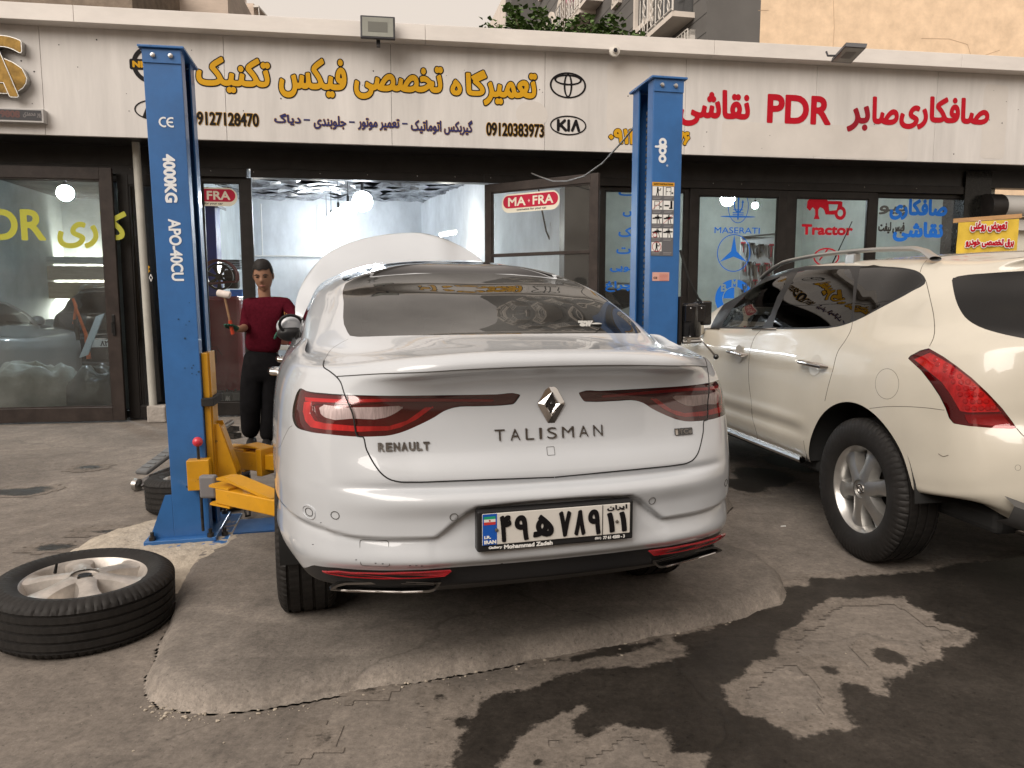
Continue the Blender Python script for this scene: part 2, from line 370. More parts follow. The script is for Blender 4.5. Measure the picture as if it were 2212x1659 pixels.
# spilt water on the yard: dark wet concrete with dry islands
F = Fld(-1.2, .8, 7.2, 5.3, .018)
outer = D8([(270, 780), (300, 693), (330, 600), (358, 560), (400, 480), (470, 450), (560, 430), (660, 390), (800, 365), (950, 357), (1000, 340), (1080, 315), (1072, 280), (1050, 262), (1150, 235), (1230, 200), (1400, 150), (1410, 95), (1440, 85), (1500, 86), (1512, 64), (1600, 68), (1720, 50), (1900, 38), (2000, 15), (2150, 0), (2212, -12)]) + [(7, 4.3), (7.1, .9), (0, .85)]
isl_a = D8([(1570, 128), (1810, 128), (1850, 160), (1900, 180), (1920, 205), (2060, 245), (2050, 262), (2000, 290), (1940, 295), (1948, 320), (1840, 360), (1740, 405), (1760, 462), (1700, 450), (1690, 430), (1615, 412), (1600, 440), (1620, 500), (1643, 555), (1560, 565), (1455, 602), (1400, 570), (1330, 530), (1250, 510), (1215, 440), (1200, 415), (1290, 380), (1320, 335), (1390, 320), (1410, 240), (1480, 200), (1490, 165)])
isl_b = D8([(530, 605), (640, 530), (740, 492), (745, 497), (690, 530), (705, 580), (740, 605), (780, 590), (830, 560), (890, 550), (960, 568), (1022, 562), (1020, 600), (1045, 640), (1155, 650), (1155, 693), (1165, 800), (400, 800), (440, 693), (500, 640), (530, 625)])
band = D8([(610, 342), (760, 305), (990, 268), (985, 285), (910, 305), (850, 318), (720, 342)])
def blob(F, x, y, r, ry=None):
    c = D8([(x, y)])[0]; e = D8([(x + r, y)])[0]; a = abs(e[0] - c[0]); return F.ell(c[0], c[1], a, a * 1.15)
d = np.maximum(np.maximum(F.poly(outer), -F.poly(isl_a)), -F.poly(isl_b)); d = np.minimum(d, F.poly(band))
for b_ in [(1765, 325, 48), (270, 462, 20), (345, 540, 32), (600, 680, 26), (1560, 365, 25), (1900, -5, 10)]: d = np.minimum(d, blob(F, *b_))
d = d + vnoise(F.X, F.Y, 6) * .028 + vnoise(F.X, F.Y, 22, 2) * .02 + vnoise(F.X, F.Y, 55, 4) * .016
M_SOAK = concrete('soaked_concrete', (.112, .096, .082), (.250, .216, .184), soak=True)
def soaked(name, F, d, feather, z):
    """sheet over the damp area; the 'wet' attribute runs from 1 inside to 0 at its feathered rim"""
    keep = d < .09; c = keep[:-1, :-1] & keep[1:, :-1] & keep[:-1, 1:] & keep[1:, 1:]; jj, ii = np.nonzero(c); nx = d.shape[1]; q = np.stack([jj * nx + ii, jj * nx + ii + 1, (jj + 1) * nx + ii + 1, (jj + 1) * nx + ii], 1)
    u, inv = np.unique(q, return_inverse=True); inv = inv.reshape(q.shape); P = np.stack([F.X.ravel()[u], F.Y.ravel()[u], np.full(len(u), z)], 1)
    me = bpy.data.meshes.new(name); me.from_pydata(P.tolist(), [], inv.tolist()); at_ = me.attributes.new('wet', 'FLOAT', 'POINT'); fe = (feather if np.isscalar(feather) else feather.ravel()[u]); at_.data.foreach_set('value', np.clip(.5 - d.ravel()[u] / fe, 0, 1).astype(np.float32)); me.materials.append(M_SOAK)
    o = bpy.data.objects.new(name, me); COL.objects.link(o); return struct(o)
soaked('puddle', F, d, .045 + .07 * np.clip(vnoise(F.X, F.Y, 1.6, 11) + .15, 0, 1), .004)
# damp drips and oil stains elsewhere, plus darker patches under the SUV
F = Fld(-7, 1.3, 3.6, 9, .03)
d = np.full(F.X.shape, 9.)
M_STAIN = concrete('oily_concrete', (.035, .029, .024), (.075, .062, .051), rough=.6, wet=True)
for (px, py, r, k) in [(30, 1063, 60, .35), (85, 1055, 28, .4), (1650, 1030, 62, .9), (1610, 1050, 40, 1), (1720, 1000, 60, .9), (118, 1185, 40, .25), (240, 1150, 60, .2), (810, 1420, 7, 1), (812, 1440, 6, 1), (808, 1462, 8, 1), (798, 1492, 10, 1), (812, 1395, 5, 1), (700, 1600, 12, 1), (1180, 1500, 8, 1), (300, 1205, 30, .3), (195, 1010, 30, .4), (470, 1000, 16, .6)]:
    c = ground(px, py); a = abs(ground(px + r, py)[0] - c[0]); d = np.minimum(d, F.ell(c[0], c[1], a, max(a * k * 1.6, .02)))
d = d + vnoise(F.X, F.Y, 5, 8) * .06 + vnoise(F.X, F.Y, 18, 9) * .04
soaked('stains_and_patches', F, d, .12, .0032)

# loose crumbs of concrete along the broken edge of the slab
q = MB(); rnd = random.Random(4)
edge = DG([(335, 1512), (360, 1532), (395, 1542), (450, 1545), (560, 1536), (700, 1512), (900, 1476), (1100, 1441), (1300, 1406), (1450, 1374), (1600, 1341)])
for k in range(230):
    i = min(int(rnd.random() ** 1.3 * (len(edge) - 1)), len(edge) - 2); t = rnd.random(); p = Vector(edge[i]).lerp(Vector(edge[i + 1]), t)
    s_ = .0015 + .006 * rnd.random() ** 3; p += Vector((rnd.gauss(0, .02), rnd.gauss(-.01, .025)))
    tb = bmesh.new(); bmesh.ops.create_icosphere(tb, subdivisions=1, radius=s_)
    for v in tb.verts: v.co = Vector((v.co.x * rnd.uniform(.7, 1.6), v.co.y * rnd.uniform(.7, 1.4), v.co.z * .7)) + Vector((p.x, p.y, s_ * .4))
    q.merge(tb)
for k in range(160):
    p = ground(rnd.uniform(0, 2212), rnd.uniform(1150, 1655)); s_ = .001 + .003 * rnd.random() ** 4
    tb = bmesh.new(); bmesh.ops.create_icosphere(tb, subdivisions=1, radius=s_)
    for v in tb.verts: v.co = Vector((v.co.x * rnd.uniform(.7, 2), v.co.y, v.co.z * .7)) + Vector((p[0], p[1], s_ * .4))
    q.merge(tb)
tag(q.build('concrete_crumbs', M_CEMENT), 'loose pale crumbs along the broken edge of the concrete slab', 'rubble', kind='stuff')

# ================================================================ THE ROW OF SHOPS (local x along the front, y into the building)
BYAW = R(8.5); BO = np.array([-4.1, 8.75, 0.])
BE = np.array([math.cos(BYAW), math.sin(BYAW), 0]); BN = np.array([-math.sin(BYAW), math.cos(BYAW), 0])
def fp(px, py, yl=0.0):
    q = on_plane(px, py, BO + BN * yl, BN) - BO; return float(q @ BE), float(q[2])
def toB(P):
    q = np.asarray(P) - BO; return Vector((float(q @ BE), float(q @ BN), float(q[2])))
def BX(px, yl=0.0): return fp(px, 653, yl)[0]
M_FASCIA = mat('fascia_panel', (.585, .565, .545), .42, noise_=(1.2, .12), stretch=(3.2, 1, .4), bump=(3, .02))
M_CAP = mat('coping_metal', (.68, .645, .61), .35, noise_=(2, .07), stretch=(1, 1, 3))
M_BLACK = mat('black_metal', (.016, .014, .013), .38, noise_=(5, .35))
M_FRAME = mat('brown_black_frame', (.035, .027, .024), .38, noise_=(6, .35))
M_SOFFIT = mat('dark_soffit', (.028, .027, .027), .3, noise_=(3, .3))
M_STONE = mat('black_granite', (.012, .012, .011), .2, noise_=(30, .5))
M_GLASS = glass_mat('shop_glass', (.86, .9, .89), haze=.05)
M_DIM = glass_mat('dusty_glass', (.74, .77, .76), haze=.09)
bld = thing('shop_building', 'single storey row of workshops with white fascia and black metal shopfronts', 'building', BO, BYAW)
SY = -.55                                            # fascia stands forward of the shopfront
zb = fp(1106, 322, SY)[1]; zt = 4.24
xl, xr = BX(-330, SY), BX(2750, SY)
seams = [BX(p, SY) for p in (-215, 123, 505, 853, 1175, 1470, 1744, 1997, 2240, 2480)]
q = MB(); xs = [xl] + seams + [xr]
for a, b in zip(xs[:-1], xs[1:]): q.box(a + .002, b - .002, SY, SY + .05, zb, zt, .002)
fascia = q.build('fascia', M_FASCIA, bld)
q = MB(); q.box(xl, xr, SY + .03, SY + .06, zb + .01, zt); q.build('fascia_backing', M_BLACK, bld)
q = MB(); cs = [xl - .1] + [BX(p, -.72) for p in (-150, 197, 926, 1528, 2045, 2420)] + [xr + .1]
for a, b in zip(cs[:-1], cs[1:]): q.box(a + .0015, b - .0015, -.72, .1, zt, zt + .165, .004)
q.build('coping', M_CAP, bld)
q = MB(); q.box(xl, xr, SY + .06, .0, zb + .012, zb + .03); q.build('soffit', M_SOFFIT, bld)
HEAD = 2.83
q = MB(); q.box(xl, xr, -.02, .12, HEAD + .1, zb + .012); q.build('transom', M_SOFFIT, bld)
q = MB()
for a, b in ((xl, BX(545)), (BX(553), BX(1046)), (BX(1046), BX(2075))): q.box(a, b, -.045, .1, HEAD, HEAD + .1, .004)
q.build('door_head', M_BLACK, bld)
for px in (35, 100, 196, 300, 372, 470, 560, 700, 800, 905, 985, 1060, 1530, 1590, 1690, 1850, 1960):
    q = MB(); q.ball((BX(px), -.047, HEAD + .062), .008, 8, 5); q.build('screw', mat('steel', (.6, .6, .6), .25, 1.), bld)
q = MB(); q.box(xl, xr, .12, 9.0, 4.1, 4.3); q.build('roof', mat('roof_felt', (.08, .08, .08), .9), bld)
# rooms: walls and ceilings
M_WWALL = mat('whitewash', (.66, .70, .74), .8, noise_=(2.3, .16), stretch=(1, 1, .5), bump=(14, .25))
M_GWALL = mat('pale_plaster', (.62, .64, .57), .8, noise_=(1.8, .14), bump=(10, .2))
M_LWALL = mat('cream_wall', (.55, .58, .58), .8, noise_=(2, .15))
CEIL = 3.28
def W(p, q_, m, name, z1=CEIL + .5, th=.12):
    p, q_ = Vector(p), Vector(q_); d_ = (q_ - p).normalized(); n_ = Vector((-d_.y, d_.x)) * th
    b = MB(); b.prism([p, q_, q_ + n_, p + n_], 0, z1); return b.build(name, m, bld)
bl = toB((-3.0 - 2.85, 14.9, 0)); br = toB(on_plane(910, 446, (0, 15.1, 0), (0, 1, 0))); 
xr0 = BX(1248); xl0 = BX(290)
W((xl0 - .1, 6.05), (br.x, br.y), M_WWALL, 'back_wall', th=.12)
W((br.x, br.y), (xr0, .25), M_WWALL, 'side_wall'); W((xl0, .2), (xl0, 6.1), M_WWALL, 'side_wall')
q = MB(); q.box(xl0, xr0 + .0, .12, 6.6, CEIL + .34, CEIL + .38); q.build('ceiling', mat('dark_ceiling', (.03, .03, .032), .8), bld)
q = MB(); rnd = random.Random(3)
for k in range(13):
    y = .5 + k * .46; q.box(xl0, xr0, y, y + .07, CEIL + .12, CEIL + .26)
q.build('joist', mat('joist_steel', (.05, .05, .055), .5, noise_=(6, .4)), bld)
q = MB()                                             # crumpled foil insulation between the joists
for k in range(12):
    y = .58 + k * .46
    n_ = 34; P = [[(xl0 + (xr0 - xl0) * i / n_, y + .38 * j / 4, CEIL + .10 + .08 * noise.noise((i * .8, j * .9, k * 3.1)) + .03 * noise.noise((i * 2.1, j * 2.3, k))) for j in range(5)] for i in range(n_ + 1)]
    q.grid(P, smooth=False)
q.build('foil_lining', mat('crumpled_foil', (.7, .72, .75), .28, .85, noise_=(3, .5), col2=(.08, .08, .09)), bld)
q = MB(); zc = 1.95                                   # white conduit on the back wall
q.tube([(xl0, 5.98, 2.28), (br.x, br.y - .08, 2.28)], .018); 
for f in (.12, .42, .78): q.tube([(xl0 + (br.x - xl0) * f, 5.98, 2.28), (xl0 + (br.x - xl0) * f, 5.98, CEIL)], .012)
q.build('conduit', mat('white_plastic', (.7, .7, .68), .4), bld)
# left room, right room
xL = BX(-420); W((xL, .2), (xL, 6.6), M_LWALL, 'side_wall'); W((xl0 - .12, 6.5), (xL, 6.5), M_LWALL, 'back_wall', th=-.12)
W((xl0 - .25, 6.5), (xl0 - .25, .25), M_LWALL, 'side_wall', th=-.06)
q = MB(); q.box(xL, xl0 - .2, .12, 6.6, CEIL + .1, CEIL + .14); q.build('ceiling', mat('grey_ceiling', (.12, .125, .13), .6, noise_=(2, .5)), bld)
xR = BX(2130); W((xr0 + .12, 5.6), (xR + 1.5, 5.6), M_GWALL, 'back_wall'); W((xr0 + .1, .25), (br.x + .3, br.y), M_GWALL, 'side_wall', th=.04)
W((xR, .1), (xR + .4, 5.6), M_GWALL, 'side_wall', th=-.1)
q = MB(); q.box(xr0 - 1.5, xR + .6, .12, 5.7, CEIL + .42, CEIL + .46); q.build('ceiling', mat('pale_ceiling', (.5, .5, .46), .8), bld)

# ---- shopfront frames and doors
def leaf(name, P0, P1, z0, z1, fw=.085, label=None, pane=M_GLASS, frame=M_FRAME, rail=None, handle=None, th=.05, ftop=None, fbot=None):
    """glazed leaf between two ground points of the local frame; returns (frame object, map(x along, z) -> local point)"""
    P0, P1 = Vector(P0), Vector(P1); d_ = P1 - P0; L_ = d_.length; d_.normalize(); n_ = Vector((d_.y, -d_.x))
    o = bpy.data.objects.new(name, None)
    def T(x, y, z): p = P0 + d_ * x + n_ * y; return (p.x, p.y, z)
    ft, fb = ftop or fw, fbot or fw * 1.25
    b = MB()
    for (x0, x1, za, zb_) in ((0, fw, z0, z1), (L_ - fw, L_, z0, z1), (fw, L_ - fw, z1 - ft, z1), (fw, L_ - fw, z0, z0 + fb)) + (((fw, L_ - fw, rail - .02, rail + .02),) if rail else ()):
        b.box(x0, x1, -th / 2, th / 2, za, zb_, .004)
    i = .014                                         # inner glazing bead
    for (x0, x1, za, zb_) in ((fw, fw + i, z0 + fb, z1 - ft), (L_ - fw - i, L_ - fw, z0 + fb, z1 - ft), (fw, L_ - fw, z1 - ft - i, z1 - ft), (fw, L_ - fw, z0 + fb, z0 + fb + i)): b.box(x0, x1, -th / 2 + .012, th / 2 - .012, za, zb_)
    ang = math.atan2(d_.y, d_.x)
    o = b.build(name, frame, bld, (P0.x, P0.y, 0), (0, 0, ang))
    if label: o['label'] = label
    b = MB(); b._add([(fw, 0, z0 + fb), (L_ - fw, 0, z0 + fb), (L_ - fw, 0, z1 - ft), (fw, 0, z1 - ft)], [(0, 1, 2, 3)]); b.build('pane', pane, o)
    if handle is not None:
        b = MB(); hx = L_ - fw / 2 if handle == 'r' else fw / 2
        b.box(hx - .016, hx + .016, -th / 2 - .012, -th / 2, 1.0, 1.24, .005); b.tube([(hx, -th / 2 - .01, 1.15), (hx, -th / 2 - .055, 1.15), (hx + (-.0 if handle == 'r' else .0), -th / 2 - .055, 1.03)], .009)
        b.build('handle', mat('handle_black', (.02, .02, .02), .25), o)
    return o
def leafpx(name, pxa, pxb, yl=0., z0=.02, z1=HEAD, **k): return leaf(name, (BX(pxa, yl), yl), (BX(pxb, yl), yl), z0, z1, **k)
door_l = leafpx('door', -330, 258, -.2, z1=HEAD + .04, fw=.13, label='left glass door with yellow lettering and brown black frame', pane=M_DIM, handle='r')
leafpx('shopfront_panel', -340, 300, .02, fw=.07, pane=M_GLASS, frame=M_BLACK)
door_f = leafpx('door', 268, 424, -.06, fw=.12, label='dark tinted door behind the blue post', pane=glass_mat('black_glass', (.05, .05, .05)), frame=M_BLACK)
panel_l = leafpx('shopfront_panel', 424, 553, .03, fw=.13, ftop=.06, frame=M_BLACK, fbot=.16)
a = toB(on_plane(1052, 653, BO + BN * .0, BN)); 
h0 = (BX(1050), .0); h1 = toB((1290 - CX) / FOC * np.array([8.45, 0, 0]) + np.array([0, 8.45, 0]))
door_m = leaf('door', h0, (h1.x, h1.y), .03, HEAD - .02, fw=.1, label='open glass door with red oval sticker', rail=1.95)
q = MB(); q.box(BX(1218), BX(1292), -.0, .3, 0, HEAD, .005); q.build('pier', M_BLACK, bld)
panel_c = leafpx('shopfront_panel', 1292, 1484, .03, fw=.07, frame=M_BLACK, ftop=.05)
door_r1 = leafpx('door', 1484, 1690, .0, fw=.12, ftop=.09, frame=M_BLACK, label='glass door with blue car emblems'); door_r2 = leafpx('door', 1690, 1882, .0, fw=.13, ftop=.09, frame=M_BLACK, label='glass door with red emblem')
panel_r = leafpx('shopfront_panel', 1868, 2078, .04, fw=.1, frame=M_BLACK, ftop=.05)
q = MB(); q.box(BX(2062), BX(2118), -.06, .35, 0, zb, .004); q.build('pier', M_STONE, bld)
# roller shutter at the right end
q = MB(); q.box(BX(2118), BX(2700), .0, .05, 0, 2.55); q.build('shutter_window', mat('cream_pane', (.62, .6, .52), .25, noise_=(2, .1)), bld)
q = MB(); q.lathe([(.0, 0), (.17, 0), (.17, .22), (0, .22)], 28, axis='x', c=(BX(2098), -.12, 2.66)); q.build('shutter_motor', M_BLACK, bld)
q = MB(); q.lathe([(.0, 0), (.14, 0), (.14, 2.5), (0, 2.5)], 28, axis='x', c=(BX(2098) + .22, -.12, 2.68)); q.build('shutter_roll', mat('shutter_grey', (.5, .49, .47), .4), bld)
q = MB(); q.box(BX(2112), BX(2700), -.1, .0, 2.36, 2.5); q.box(BX(2112), BX(2140), -.1, .0, 0, 2.4); q.build('shutter_rail', mat('shutter_frame', (.55, .53, .5), .4), bld)
# ================================================================ WRITING AND EMBLEMS ON THE FASCIA
def paint(name, col, rough=.5): return mat('vinyl_' + name, col, rough, spec=.12)
V_YEL, V_BLK, V_RED, V_BLUE, V_DRED = paint('yellow', (.56, .30, .014)), paint('black', (.009, .008, .009)), paint('red', (.42, .008, .02)), paint('navy', (.03, .032, .11)), paint('dark_red', (.27, .012, .024))
V_WHITE, V_SKY, V_GHOST = paint('white', (.75, .75, .73)), paint('sky_blue', (.02, .16, .62)), mat('fascia_ghost', (.53, .505, .475), .5, noise_=(5, .1))
V_LIME = paint('lime', (.40, .40, .06))
def BT(yl): return lambda x, y, o: (x, yl - o, y)
def Z2(x, y): return (380.2 + x * .39063, y * .39063)
def Z3(x, y): return ((1140 + x * .3255) * .86407, y * .3255 * .86407)
def Z4(x, y): return (1434.4 + x * .35157, y * .35157)
def Z1(x, y): return (x * .2604, y * .2604)
def on_front(Z, x0, x1, y0, y1, yl):
    """box of picture points -> box in local (x, z) on the plane yl"""
    xm, ym0 = Z((x0 + x1) / 2, y0); _, ym1 = Z((x0 + x1) / 2, y1)
    return fp(*Z(x0, y0), yl)[0], fp(*Z(x1, y0), yl)[0], fp(xm, ym1, yl)[1], fp(xm, ym0, yl)[1]
def sign_text(name, s, Z, x0, x1, y0, y1, m, yl=SY, fa=True, bold=.008, outline=None, om=None, parent=fascia, h=None, shift=(0, 0), keep=None, fprop=None, T=None):
    a, b, c, d_ = on_front(Z, x0, x1, y0, y1, yl); h = h or max(.0035, (d_ - c) / 75); pad = bold + (outline or 0) + 3 * h
    F = Fld(a - pad, c - pad, b + pad, d_ + pad, h); d = F.text(s, a + bold, b - bold, c + bold, d_ - bold, fa, rad=pad + .02, keep=keep)
    if outline: field_mesh(name + '_outline', F, d - bold - outline, om, BT(yl - .0035), 0, parent)
    o = field_mesh(name, F, d - bold, m, BT(yl - (.007 if outline else .004)), 0, parent)
    return o
fascia['label'] = 'white panel fascia with Persian lettering and car emblems'
for s, x0, x1, y0, y1 in (('تکنیک', 108, 518, 318, 515), ('فیکس', 565, 940, 322, 545), ('تخصصی', 982, 1475, 360, 555), ('ه', 1517, 1580, 440, 528), ('گا', 1602, 1718, 388, 530), ('تعمیر', 1700, 1995, 402, 588)):
    sign_text('lettering', s, Z2, x0, x1, y0, y1, V_YEL, bold=.013, outline=.012, om=V_BLK)
for s, x0, x1, y0, y1 in (('گیربکس اتوماتیک', 1298, 1640, 660, 745), ('تعمیر موتور', 1005, 1235, 655, 722), ('جلوبندی', 760, 940, 640, 716), ('دیاگ', 542, 690, 628, 692)):
    sign_text('lettering', s, Z2, x0, x1, y0, y1, V_BLUE, bold=.0045, outline=.003, om=V_YEL)
for x0, x1, y in ((1250, 1280, 684), (957, 988, 675), (706, 740, 663)):
    a, b, c, d_ = on_front(Z2, x0, x1, y - 4, y + 4, SY); q = MB(); q.box(a, b, SY - .005, SY, c, d_); q.build('dash', V_BLUE, fascia)
for s, x0, x1, y0, y1 in (('09127128470', 80, 457, 622, 695), ('09120383973', 1715, 2035, 682, 755)):
    sign_text('lettering', s, Z2, x0, x1, y0, y1, V_BLK, fa=False, bold=.0048, outline=.0042, om=V_YEL)
for s, x0, x1, y0, y1 in (('۰۹۱۲', 1172, 1400, 990, 1108), ('۷۶', 1685, 1797, 1010, 1116)):
    sign_text('lettering', s, Z3, x0, x1, y0, y1, V_YEL, fa=False, bold=.011, outline=.008, om=V_BLK)
for s, x0, x1, y0, y1, fa, m in (('نقاشی', 90, 532, 550, 780, True, V_RED), ('PDR', 636, 1030, 585, 763, False, V_RED), ('بر', 1127, 1268, 648, 812, True, V_DRED), ('صا', 1282, 1448, 596, 768, True, V_RED), ('صافکاری', 1452, 2006, 596, 802, True, V_RED)):
    sign_text('lettering', s, Z4, x0, x1, y0, y1, m, fa=fa, bold=.016 if fa else .016)
# ghosts of removed lettering and old glue on the panels
for Z, x0, x1, y0, y1 in ((Z4, 355, 1508, 765, 965), (Z4, 1970, 2120, 520, 975), (Z3, 1165, 1480, 480, 1150)):
    a, b, c, d_ = on_front(Z, x0, x1, y0, y1, SY); F = Fld(a - .1, c - .1, b + .1, d_ + .1, .03)
    field_mesh('glue_ghost', F, F.rrect(a, c, b, d_, .06) + vnoise(F.X, F.Y, 4) * .012, mat('fascia_ghost2', (.585, .555, .522), .45, noise_=(2, .06)), BT(SY - .0015), 0, fascia)
for s, x0, x1, y0, y1, Z in (('سرویس خودرو', 1050, 1560, 520, 650, Z4), ('۰۹۱۲ ۱۰۴ ۹۸', 1030, 1440, 850, 930, Z4)):
    pass
F = Fld(*[on_front(Z3, 450, 720, 760, 1000, SY)[i] for i in (0, 2, 1, 3)], .025)
a, b, c, d_ = on_front(Z3, 460, 705, 775, 985, SY); field_mesh('glue_ghost', F, F.ell((a + b) / 2, (c + d_) / 2, (b - a) / 2, (d_ - c) / 2), MATS['fascia_ghost2'], BT(SY - .0015), 0, fascia)
rnd = random.Random(12); q = MB()
for k in range(46):
    x = rnd.uniform(BX(0, SY), BX(2212, SY)); z = rnd.uniform(zb + .05, zt - .1); r = rnd.uniform(.003, .008); q.lathe([(0, SY - .003), (r, SY - .003), (r, SY)], 7, axis='y', c=(x, 0, z))
tag(q.build('dirt_speck', V_BLK, fascia), kind='stuff')
def emblem(Z, x0, x1, y0, y1, h=.004):
    a, b, c, d_ = on_front(Z, x0, x1, y0, y1, SY); return Fld(a - .03, c - .03, b + .03, d_ + .03, h), (a + b) / 2, (c + d_) / 2, (b - a) / 2, (d_ - c) / 2
F, cx, cy, a, b = emblem(Z3, 720, 1000, 556, 756)      # three interlaced ovals
ring = lambda cx, cy, a, b, w: np.maximum(F.ell(cx, cy, a, b), -F.ell(cx, cy, a - w, b - w * .8))
d = np.minimum(np.minimum(ring(cx, cy, a, b, .022), ring(cx, cy + b * .42, a * .76, b * .42, .024)), ring(cx, cy - b * .02, a * .24, b * .9, .022))
field_mesh('emblem', F, d, V_BLK, BT(SY - .004), 0, fascia)
F, cx, cy, a, b = emblem(Z3, 722, 1002, 888, 1040)
d = np.maximum(F.ell(cx, cy, a, b), -F.ell(cx, cy, a - .016, b - .016)); K = F.stroke
kw = .034; hh = b * .48
for P in ([(-.55, -1), (-.55, 1)], [(-.5, -.15), (-.2, 1)], [(-.42, .05), (-.14, -1)], [(.02, -1), (.02, 1)], [(.22, -1), (.42, 1)], [(.42, 1), (.58, -1)]): d = np.minimum(d, K([(cx + x * a, cy + y * hh) for x, y in P], kw))
field_mesh('emblem', F, d, V_BLK, BT(SY - .004), 0, fascia)
F, cx, cy, a, b = emblem(Z1, 1085, 1385, 385, 690); rr = b
d = np.maximum(F.ell(cx, cy, a, b), -F.ell(cx, cy, a - .045, b - .045)); d = np.minimum(d, F.rrect(cx - a * 1.12, cy - b * .29, cx + a * 1.12, cy + b * .29, .02))
F2 = Fld(cx - a * 1.2, cy - b * 1.05, cx + a * 1.2, cy + b * 1.05, .004); d = np.maximum(F2.ell(cx, cy, a, b), -F2.ell(cx, cy, a - .045, b - .045)); d = np.minimum(d, F2.rrect(cx - a * 1.12, cy - b * .29, cx + a * 1.12, cy + b * .29, .02))
field_mesh('emblem', F2, d, V_BLK, BT(SY - .004), 0, fascia)
d = F2.text('NISSAN', cx - a * .92, cx + a * .92, cy - b * .15, cy + b * .15, rad=.05) - .006; field_mesh('lettering', F2, d, V_YEL, BT(SY - .007), 0, fascia)
F, cx, cy, a, b = emblem(Z1, 1110, 1470, 825, 1000)
d = np.maximum(F.ell(cx, cy, a, b), -F.ell(cx, cy, a - .014, b - .014))
for P in ([(-.5, -.72), (-.2, .75)], [(.2, -.75), (.5, .72)], [(-.36, -.12), (.36, .12)]): d = np.minimum(d, np.maximum(F.stroke([(cx + x * a, cy + y * b) for x, y in P], .06), F.ell(cx, cy, a, b)))
field_mesh('emblem', F, d, V_BLK, BT(SY - .004), 0, fascia)

# gilt monogram sign and name box at the left end
mono = thing('monogram_sign', 'gilt monogram of two interlaced letters standing proud of the white fascia', 'sign', BO, BYAW)
M_GILT = mat('aged_gilt', (.20, .12, .03), .4, .6, noise_=(9, .45)); M_STEEL = mat('brushed_steel', (.5, .49, .47), .3, 1.)
a, b, c, d_ = on_front(Z1, -190, 232, 335, 825, SY); F = Fld(a - .05, c - .05, b + .05, d_ + .05, .007)
dA = F.text('A', a + .02, b - .10, c + .02, c + (d_ - c) * .84, rad=.1) - .012; dS = F.text('S', a + .05, b - .02, c + .06, d_, rad=.1) - .016
for nm, d, y0, dep in (('letter', dS, SY - .0, .09), ('letter', dA, SY - .05, .055)):
    field_mesh(nm + '_rim', F, d - .008, M_STEEL, BT(y0), dep, mono); field_mesh(nm, F, d, M_GILT, BT(y0), dep + .004, mono)
nb = thing('name_box', 'narrow dark sign box with red numerals under the gilt monogram', 'sign', BO, BYAW)
a, b, c, d_ = on_front(Z1, -300, 360, 895, 1010, SY - .08)
q = MB(); q.box(a, b, SY - .09, SY - .001, c, d_, .004); q.build('case', mat('box_grey', (.42, .41, .4), .4), nb)
q = MB(); q.box(a + .02, b - .02, SY - .093, SY - .09, c + .02, d_ - .016); q.build('screen', mat('dim_screen', (.055, .055, .06), .25), nb)
sign_text('numerals', '99808', Z1, -40, 165, 915, 975, mat('dull_red', (.10, .045, .04), .5), yl=SY - .09, fa=False, bold=.005, parent=nb)
sign_text('numerals', 'پور محمدی', Z1, 190, 345, 930, 982, mat('dull_grey', (.14, .13, .13), .5), yl=SY - .09, bold=.002, parent=nb)

# ---- lettering and stickers on the glass
def on_leaf(o):
    """map from world picture ray to the leaf's own plane (x along, z), and T for meshes parented to it"""
    Mw = Matrix.Translation(Vector(BO)) @ Matrix.Rotation(BYAW, 4, 'Z') @ Matrix.Translation(o.location) @ Matrix.Rotation(o.rotation_euler.z, 4, 'Z')
    p = np.array(Mw @ Vector((0, 0, 0))); e = np.array((Mw.to_3x3() @ Vector((1, 0, 0)))); n = np.array((Mw.to_3x3() @ Vector((0, 1, 0))))
    def to(px, py): h_ = on_plane(px, py, p, n) - p; return float(h_ @ e), float(h_[2])
    return to, (lambda off: (lambda x, y, o_: (x, -off - o_, y)))
def leaf_text(o, s, Z, x0, x1, y0, y1, m, fa=True, bold=.006, off=.004, name='lettering', h=None):
    to, T = on_leaf(o); a, c = to(*Z(x0, y1)); b, _ = to(*Z(x1, y1)); xm = (x0 + x1) / 2; c = to(*Z(xm, y1))[1]; d_ = to(*Z(xm, y0))[1]
    h = h or max(.003, (d_ - c) / 60); F = Fld(a - .03, c - .03, b + .03, d_ + .03, h); d = F.text(s, a + bold, b - bold, c + bold, d_ - bold, fa, rad=.05) - bold
    return field_mesh(name, F, d, m, T(off), 0, o)
def Z5(x, y): return (x * .42199 * .86407, (400 + y * .42199) * .86407)
def Z7(x, y): return (1002.3 + x * .2604, 345.63 + y * .2604)
def Z8(x, y): return (1417.1 + x * .35937, 345.63 + y * .35937)
leaf_text(door_l, 'PDR', Z5, -190, 275, 290, 475, V_LIME, fa=False, bold=.013); leaf_text(door_l, 'کاری', Z5, 345, 760, 300, 525, V_LIME, bold=.012)
M_CREAM = paint('cream', (.70, .66, .55)); M_MRED = paint('sticker_red', (.42, .02, .05))
